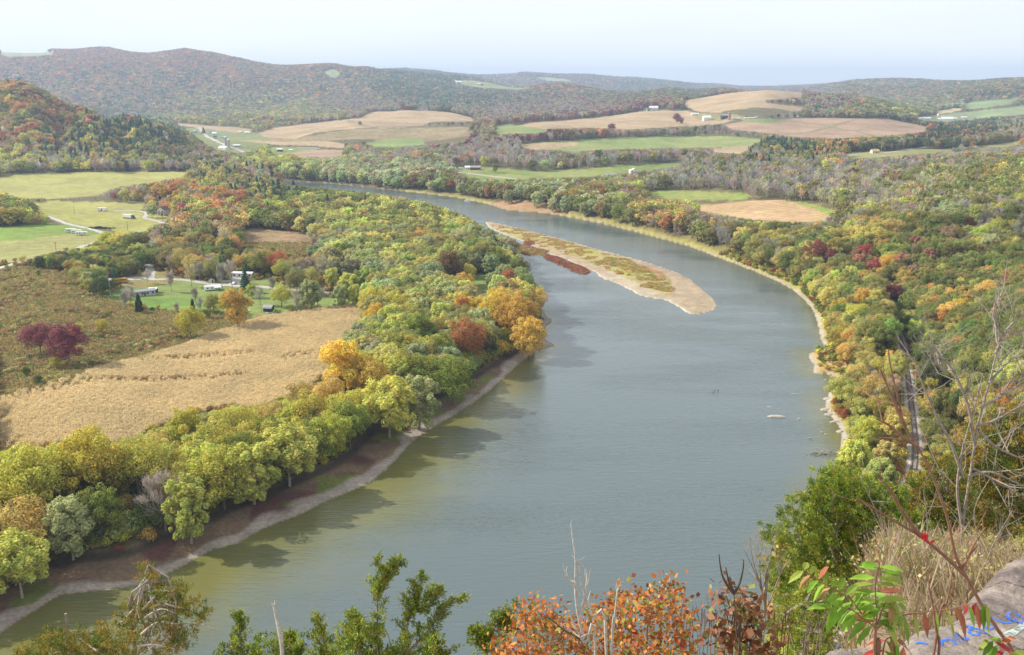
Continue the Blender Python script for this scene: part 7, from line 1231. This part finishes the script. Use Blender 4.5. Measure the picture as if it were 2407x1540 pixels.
# rock ledge with paint
RZ = 126.2
rp_px = [(2085,1580),(2118,1515),(2150,1486),(2195,1478),(2225,1462),(2250,1447),(2280,1405),(2310,1378),(2337,1352),(2372,1326),(2407,1306),(2480,1280),(2700,1270),(3000,1580),(2600,1760),(2085,1720)]
rpoly = smooth(wl(rp_px, RZ), 3, True)
def rockz(X_, Y_, full=True):
    z = RZ + (vnoise(X_, Y_, 1.1, 61) - .5) * .16 + (vnoise(X_, Y_, .35, 62) - .5) * .05 + (vnoise(X_, Y_, .09, 63) - .5) * .012
    u = X_ * .8 + Y_ * .55 + (vnoise(X_, Y_, .6, 64) - .5) * .5; st = np.floor(u / .42); z = z + (np.mod(st * 7.31, 1) - .5) * .05 + .05 * sstep(0, .12, u / .42 - st)
    if full: d = dist_line(X_, Y_, rpoly, True); ins = inpoly(X_, Y_, rpoly); z = np.where(ins, z - .07 * (1 - sstep(0, .12, d)), z - .07 - d * 3.0)
    return z
gx_ = np.arange(rpoly[:, 0].min() - .3, min(rpoly[:, 0].max() + .3, 9), .03); gy_ = np.arange(rpoly[:, 1].min() - .2, rpoly[:, 1].max() + .3, .03); A1, A2 = np.meshgrid(gx_, gy_); ZZ = rockz(A1, A2); n2, n1 = A1.shape; idx = np.arange(n1 * n2).reshape(n2, n1)
F = np.stack([idx[:-1, :-1], idx[:-1, 1:], idx[1:, 1:], idx[1:, :-1]], -1).reshape(-1, 4); V = np.stack([A1, A2, ZZ], -1).reshape(-1, 3)
keep_ = (ZZ.ravel()[F] > RZ - .9).any(1); F = F[keep_]
m, N, L = newmat('lichened_rock'); o = N.new('ShaderNodeOutputMaterial'); b = N.new('ShaderNodeBsdfPrincipled'); b.inputs['Roughness'].default_value = .9; b.inputs['Specular IOR Level'].default_value = .2; t = N.new('ShaderNodeTexCoord')
r1_ = N.new('ShaderNodeValToRGB'); r1_.color_ramp.elements[0].position = .40; r1_.color_ramp.elements[0].color = (.15, .12, .11, 1); r1_.color_ramp.elements[1].position = .58; r1_.color_ramp.elements[1].color = (.29, .24, .205, 1); e_ = r1_.color_ramp.elements.new(.46); e_.color = (.20, .165, .15, 1); e_ = r1_.color_ramp.elements.new(.75); e_.color = (.37, .33, .29, 1)
L.new(noise(2.6, 9, None, .68), r1_.inputs['Fac']); s1 = N.new('ShaderNodeVectorMath'); s1.operation = 'SCALE'; L.new(r1_.outputs['Color'], s1.inputs[0]); L.new(mr(noise(28, 5), .3, .7, .75, 1.25), s1.inputs['Scale']); vo = N.new('ShaderNodeTexVoronoi'); vo.feature = 'DISTANCE_TO_EDGE'; vo.inputs['Scale'].default_value = 1.5; wn_ = N.new('ShaderNodeTexNoise'); wn_.inputs['Scale'].default_value = 3; wn_.inputs['Detail'].default_value = 6; L.new(t.outputs['Object'], wn_.inputs['Vector'])
va = N.new('ShaderNodeVectorMath'); va.operation = 'MULTIPLY_ADD'; L.new(wn_.outputs['Color'], va.inputs[0]); va.inputs[1].default_value = (.7, .7, .7); L.new(t.outputs['Object'], va.inputs[2]); L.new(va.outputs['Vector'], vo.inputs['Vector'])
s3 = N.new('ShaderNodeVectorMath'); s3.operation = 'SCALE'; L.new(s1.outputs['Vector'], s3.inputs[0]); L.new(mr(vo.outputs['Distance'], 0, .03, .35, 1), s3.inputs['Scale']); L.new(s3.outputs['Vector'], b.inputs['Base Color'])
bp = N.new('ShaderNodeBump'); bp.inputs['Strength'].default_value = 1.0; bp.inputs['Distance'].default_value = .05; L.new(noise(7, 9, None, .65), bp.inputs['Height']); L.new(bp.outputs['Normal'], b.inputs['Normal']); L.new(b.outputs['BSDF'], o.inputs['Surface']); M_LEDGE = m
ledge = link('rock_ledge', mesh_np('rock_ledge', V, F, M_LEDGE, None, True), None, label='grey-pink rock ledge with blue painted graffiti in the bottom right corner', category='rock')
g5 = lambda X_, Y_: (2005.8 + X_ * .2064, 1222.3 + Y_ * .2064)
MPB = pmat('blue_spray_paint', (.03, .17, .72), .6, nscale=30, namp=.3); MPW = pmat('pale_spray_paint', (.40, .50, .46), .7, nscale=30, namp=.3)
def patchy(m_):
    global N, L, t
    N, L = m_.node_tree.nodes, m_.node_tree.links; o_2 = [q for q in N if q.type == 'OUTPUT_MATERIAL'][0]; b_2 = [q for q in N if q.type == 'BSDF_PRINCIPLED'][0]; t = N.new('ShaderNodeTexCoord')
    tr = N.new('ShaderNodeBsdfTransparent'); mx_ = N.new('ShaderNodeMixShader'); L.new(mr(noise(22, 6, None, .7), .42, .56, .12, .95), mx_.inputs['Fac']); L.new(tr.outputs['BSDF'], mx_.inputs[1]); L.new(b_2.outputs['BSDF'], mx_.inputs[2]); L.new(mx_.outputs['Shader'], o_2.inputs['Surface'])
patchy(MPB); patchy(MPW)
def ring(cx_, cy_, rx, ry, n=14): return [(cx_ + rx * math.cos(6.2832 * i / n), cy_ + ry * math.sin(6.2832 * i / n)) for i in range(n + 1)]
def paint(P, hw, mat):
    P = smooth(np.array([atz(*g5(*q), RZ) for q in P]), 5); tg = np.gradient(P, axis=0); tg /= np.linalg.norm(tg, axis=1)[:, None] + 1e-9; nn_ = np.stack([-tg[:, 1], tg[:, 0]], 1); ks = np.linspace(-1, 1, 5)
    w_ = hw * (1 + .15 * np.sin(np.arange(len(P)) * .9)); Q = P[:, None] + nn_[:, None] * (w_[:, None] * ks)[..., None]; Z_ = rockz(Q[..., 0], Q[..., 1]) + .004; V = np.concatenate([Q, Z_[..., None]], -1).reshape(-1, 3); idx = np.arange(len(P) * 5).reshape(-1, 5)
    link('graffiti', mesh_np('graffiti', V, np.stack([idx[:-1, :-1], idx[1:, :-1], idx[1:, 1:], idx[:-1, 1:]], -1).reshape(-1, 4), mat), ledge)
for P in ([(690,1510),(760,1515),(830,1538)],[(975,1560),(985,1505),(1040,1490),(1120,1500),(1150,1545)],[(1300,1440),(1260,1412),(1200,1412),(1160,1440),(1155,1480),(1190,1508),(1240,1505)],ring(1370,1350,62,42),[(1230,1275),(1290,1275),(1400,1320),(1500,1365)],ring(1550,1297,52,28),[(1450,1140),(1530,1150),(1600,1200),(1690,1235),(1790,1230)],[(1800,1205),(1880,1212),(1960,1180),(1990,1160)],[(1765,1178),(1850,1180),(1865,1145),(1820,1125),(1760,1130),(1745,1165),(1800,1205)],[(1480,1520),(1560,1538)]): paint(P, .012, MPB)
paint([(1720,1420),(1850,1340),(1990,1240)], .03, MPW)
# fallen rubble and second low slab at the left of the ledge
lp = smooth(wl([(1925,1600),(1940,1535),(1975,1512),(2030,1500),(2085,1498),(2112,1510),(2100,1560),(2060,1640)], 125.75), 3, True)
gx_ = np.arange(lp[:, 0].min() - .2, lp[:, 0].max() + .2, .03); gy_ = np.arange(lp[:, 1].min() - .2, lp[:, 1].max() + .2, .03); A1, A2 = np.meshgrid(gx_, gy_); d = dist_line(A1, A2, lp, True); ZZ = np.where(inpoly(A1, A2, lp), rockz(A1 + 5, A2 + 3, False) - RZ + 125.75 - .05 * (1 - sstep(0, .1, d)), 125.65 - d * 2.5); n2, n1 = A1.shape; idx = np.arange(n1 * n2).reshape(n2, n1); F = np.stack([idx[:-1, :-1], idx[:-1, 1:], idx[1:, 1:], idx[1:, :-1]], -1).reshape(-1, 4); F = F[(ZZ.ravel()[F] > 125.2).any(1)]
link('rock_slab', mesh_np('rock_slab', np.stack([A1, A2, ZZ], -1).reshape(-1, 3), F, M_LEDGE, None, True), None, label='low pinkish rock slab left of the painted ledge, under the sumac', category='rock')
# dry grass on the slope behind the ledge
n = 10500; a = .37 + .31 * R.rand(n); Yg = 5.2 + 15 * R.rand(n) ** 1.25; Xg = a * Yg; Zg = H(Xg, Yg); k = ~(inpoly(Xg, Yg, rpoly)) & (dist_line(Xg, Yg, rpoly, True) > .04) & (Zg > 112) & (vnoise(Xg, Yg, 1.1, 91) > .22) & ~inpoly(Xg, Yg, lp); Xg, Yg, Zg = Xg[k], Yg[k], Zg[k]; n = len(Xg)
hg = (.16 + .5 * R.rand(n) ** 1.4) * np.interp(Yg, [5, 7, 12, 20], [.6, .9, 1.05, .8]); ln_ = R.randn(n, 3) * .35; ln_[:, 2] = 1; ln_ = unit(ln_); w_ = (.0035 + .0035 * R.rand(n)) * np.interp(Yg, [5, 20], [1, 2.2]); B_ = np.stack([Xg, Yg, Zg], 1); sd_ = unit(np.stack([np.ones(n), R.randn(n) * .6, np.zeros(n)], 1)) * w_[:, None]; M1 = B_ + ln_ * (hg * .55)[:, None]; bend = R.randn(n, 3) * .12 * hg[:, None]; E_ = B_ + ln_ * hg[:, None] + bend - [0, 0, .03]
V = np.stack([np.stack([B_ - sd_, B_ + sd_, M1 + sd_ * .8, M1 - sd_ * .8], 1), np.stack([M1 - sd_ * .8, M1 + sd_ * .8, E_ + sd_ * .15, E_ - sd_ * .15], 1)], 1).reshape(-1, 3)
gcl = np.array([(.46,.36,.22),(.52,.43,.28),(.38,.27,.17),(.44,.31,.20),(.25,.24,.08),(.56,.48,.34),(.33,.22,.15)])[R.randint(0, 7, n)] * (.8 + .4 * R.rand(n, 1)); vmesh('dry_grass', V, np.repeat(gcl, 2, 0), None, kind='stuff', label='tangle of dry straw grass on the slope behind the rock ledge')
# low leafy weeds in the grass
Cc = []; n = 520; a = .38 + .26 * R.rand(n); Yg = 6.8 + 11 * R.rand(n); Xg = a * Yg; k = ~inpoly(Xg, Yg, rpoly); Xg, Yg = Xg[k], Yg[k]; Pw = np.repeat(np.stack([Xg, Yg, H(Xg, Yg) + .22], 1), 14, 0); Pw = Pw + R.randn(*Pw.shape) * [.14, .14, .12]
V = cards(Pw, R.randn(len(Pw), 3) + [0, 0, .6], .028, 1.5); cl = np.array([(.22,.26,.06),(.36,.33,.10),(.42,.34,.13),(.34,.17,.08),(.48,.40,.18)])[R.randint(0, 5, len(Pw))] * (.75 + .5 * R.rand(len(Pw), 1)); vmesh('weeds', V, cl, None, kind='stuff', label='low green and tan weeds among the dry grass')
# sumac with drooping compound leaves
SY = 2.9
def leaflet(p, d, ln, wd, nrm, droop):
    d = unit(d); s = unit(np.cross(d, nrm)); q = []
    P0 = p; P1 = p + d * ln * .38 + [0, 0, -droop * .1]; P2 = p + d * ln * .72 + [0, 0, -droop * .35]; P3 = p + d * ln + [0, 0, -droop]; f = unit(nrm) * wd * .25
    L0 = [P0, P1 + s * wd + f, P2 + s * wd * .75 + f, P3]; R0 = [P0, P1 - s * wd + f, P2 - s * wd * .75 + f, P3]
    return [P0, L0[1], L0[2], P2, P0, P2, R0[2], R0[1], L0[2], P3, P3, P2, R0[2], P2, P3, P3]
b0 = at3(2057, 1600, SY); zb_ = 125.7; t = thing('sumac', 'young sumac with red and green drooping leaflets at the bottom right', 'shrub', (b0.x, b0.y, zb_)); base = np.array([b0.x, b0.y, zb_]); m = MB(); V_, F_ = ribs([Vector((b0.x, b0.y, zb_))] + W3([(2057,1600),(2056,1540),(2057,1490),(2060,1465)], SY), .009, .005, 7); m.add(V_ - base, F_); m.build('stem', M_TWIGR, t)
GR1 = np.array([(.16,.30,.03),(.22,.36,.04),(.30,.36,.06)]); RD1 = np.array([(.46,.07,.06),(.42,.14,.07),(.40,.22,.09)])
RACH = [([(2058,1475),(2062,1440),(2058,1400),(2060,1360),(2066,1330)], 9, .25, 0, .095, 'compound leaf standing upright'), ([(2057,1475),(2030,1455),(1995,1430),(1955,1425)], 9, .15, .25, .10, 'low green compound leaf'), ([(2030,1450),(2000,1410),(1960,1385),(1925,1365),(1888,1340)], 9, .75, .15, .075, 'reddening compound leaf'), ([(2060,1478),(2105,1452),(2160,1440),(2230,1432),(2290,1418),(2320,1422)], 12, .45, .55, .095, 'long drooping compound leaf'), ([(2062,1468),(2075,1430),(2090,1405),(2110,1420)], 6, .1, .3, .09, ''), ([(2075,1540),(2082,1505),(2100,1500),(2125,1520)], 5, 1.0, .4, .09, ''), ([(2420,1590),(2385,1545),(2350,1515),(2325,1500)], 7, .85, .3, .08, '')]
for P, n, red, dr_, ln, lb in RACH:
    W = sm3(W3(P, SY), 5); m = MB(); m.add(tube(W, np.linspace(.0032, .0014, len(W)), 5)[0] - base, tube(W, np.linspace(.0032, .0014, len(W)), 5)[1]); o = m.build('leaf_stalk', M_TWIGR, t); VV = []; cc = []
    for i in range(n):
        s = .12 + .86 * i / (n - 1); f = s * (len(W) - 1); a = int(f); p = W[a] + (W[min(a + 1, len(W) - 1)] - W[a]) * (f - a); d = unit(W[min(a + 1, len(W) - 1)] - W[max(a - 1, 0)])
        for sg in (-1, 1):
            sdv = unit(np.cross(d, [.1, -1, .3])) * sg; dd = unit(sdv * (.9 - dr_ * .6) + d * .35 + np.array([0, -.25 * sg, -.3 - dr_ * 1.3]) + R.randn(3) * .1); c = (RD1 if R.rand() < red * (.2 + s * .4) else GR1)[R.randint(0, 3)] * (.8 + .4 * R.rand())
            VV += leaflet(p, dd, ln * (.75 + .4 * R.rand()) * (1.05 - .35 * abs(s - .4)), .0125, np.array([0, -.5, 1.0]) + R.randn(3) * .25, .012 + dr_ * .02); cc += [c] * 4
    vmesh('leaflets', np.array(VV) - base, np.array(cc), o)
b0 = at3(2178, 1262, 4.9); V = []; cc = []
for i in range(9): V += leaflet(np.array([b0.x, b0.y, b0.z - .03]) + R.randn(3) * .01, R.randn(3) * .4 + [0, 0, 1.0], .06, .012, R.randn(3), .0); cc += [(.62,.05,.06)] * 4
vmesh('red_leaf_tuft', np.array(V), np.array(cc), None, label='small bright red leaf tuft at the tip of the bare sumac branch', category='leaf')
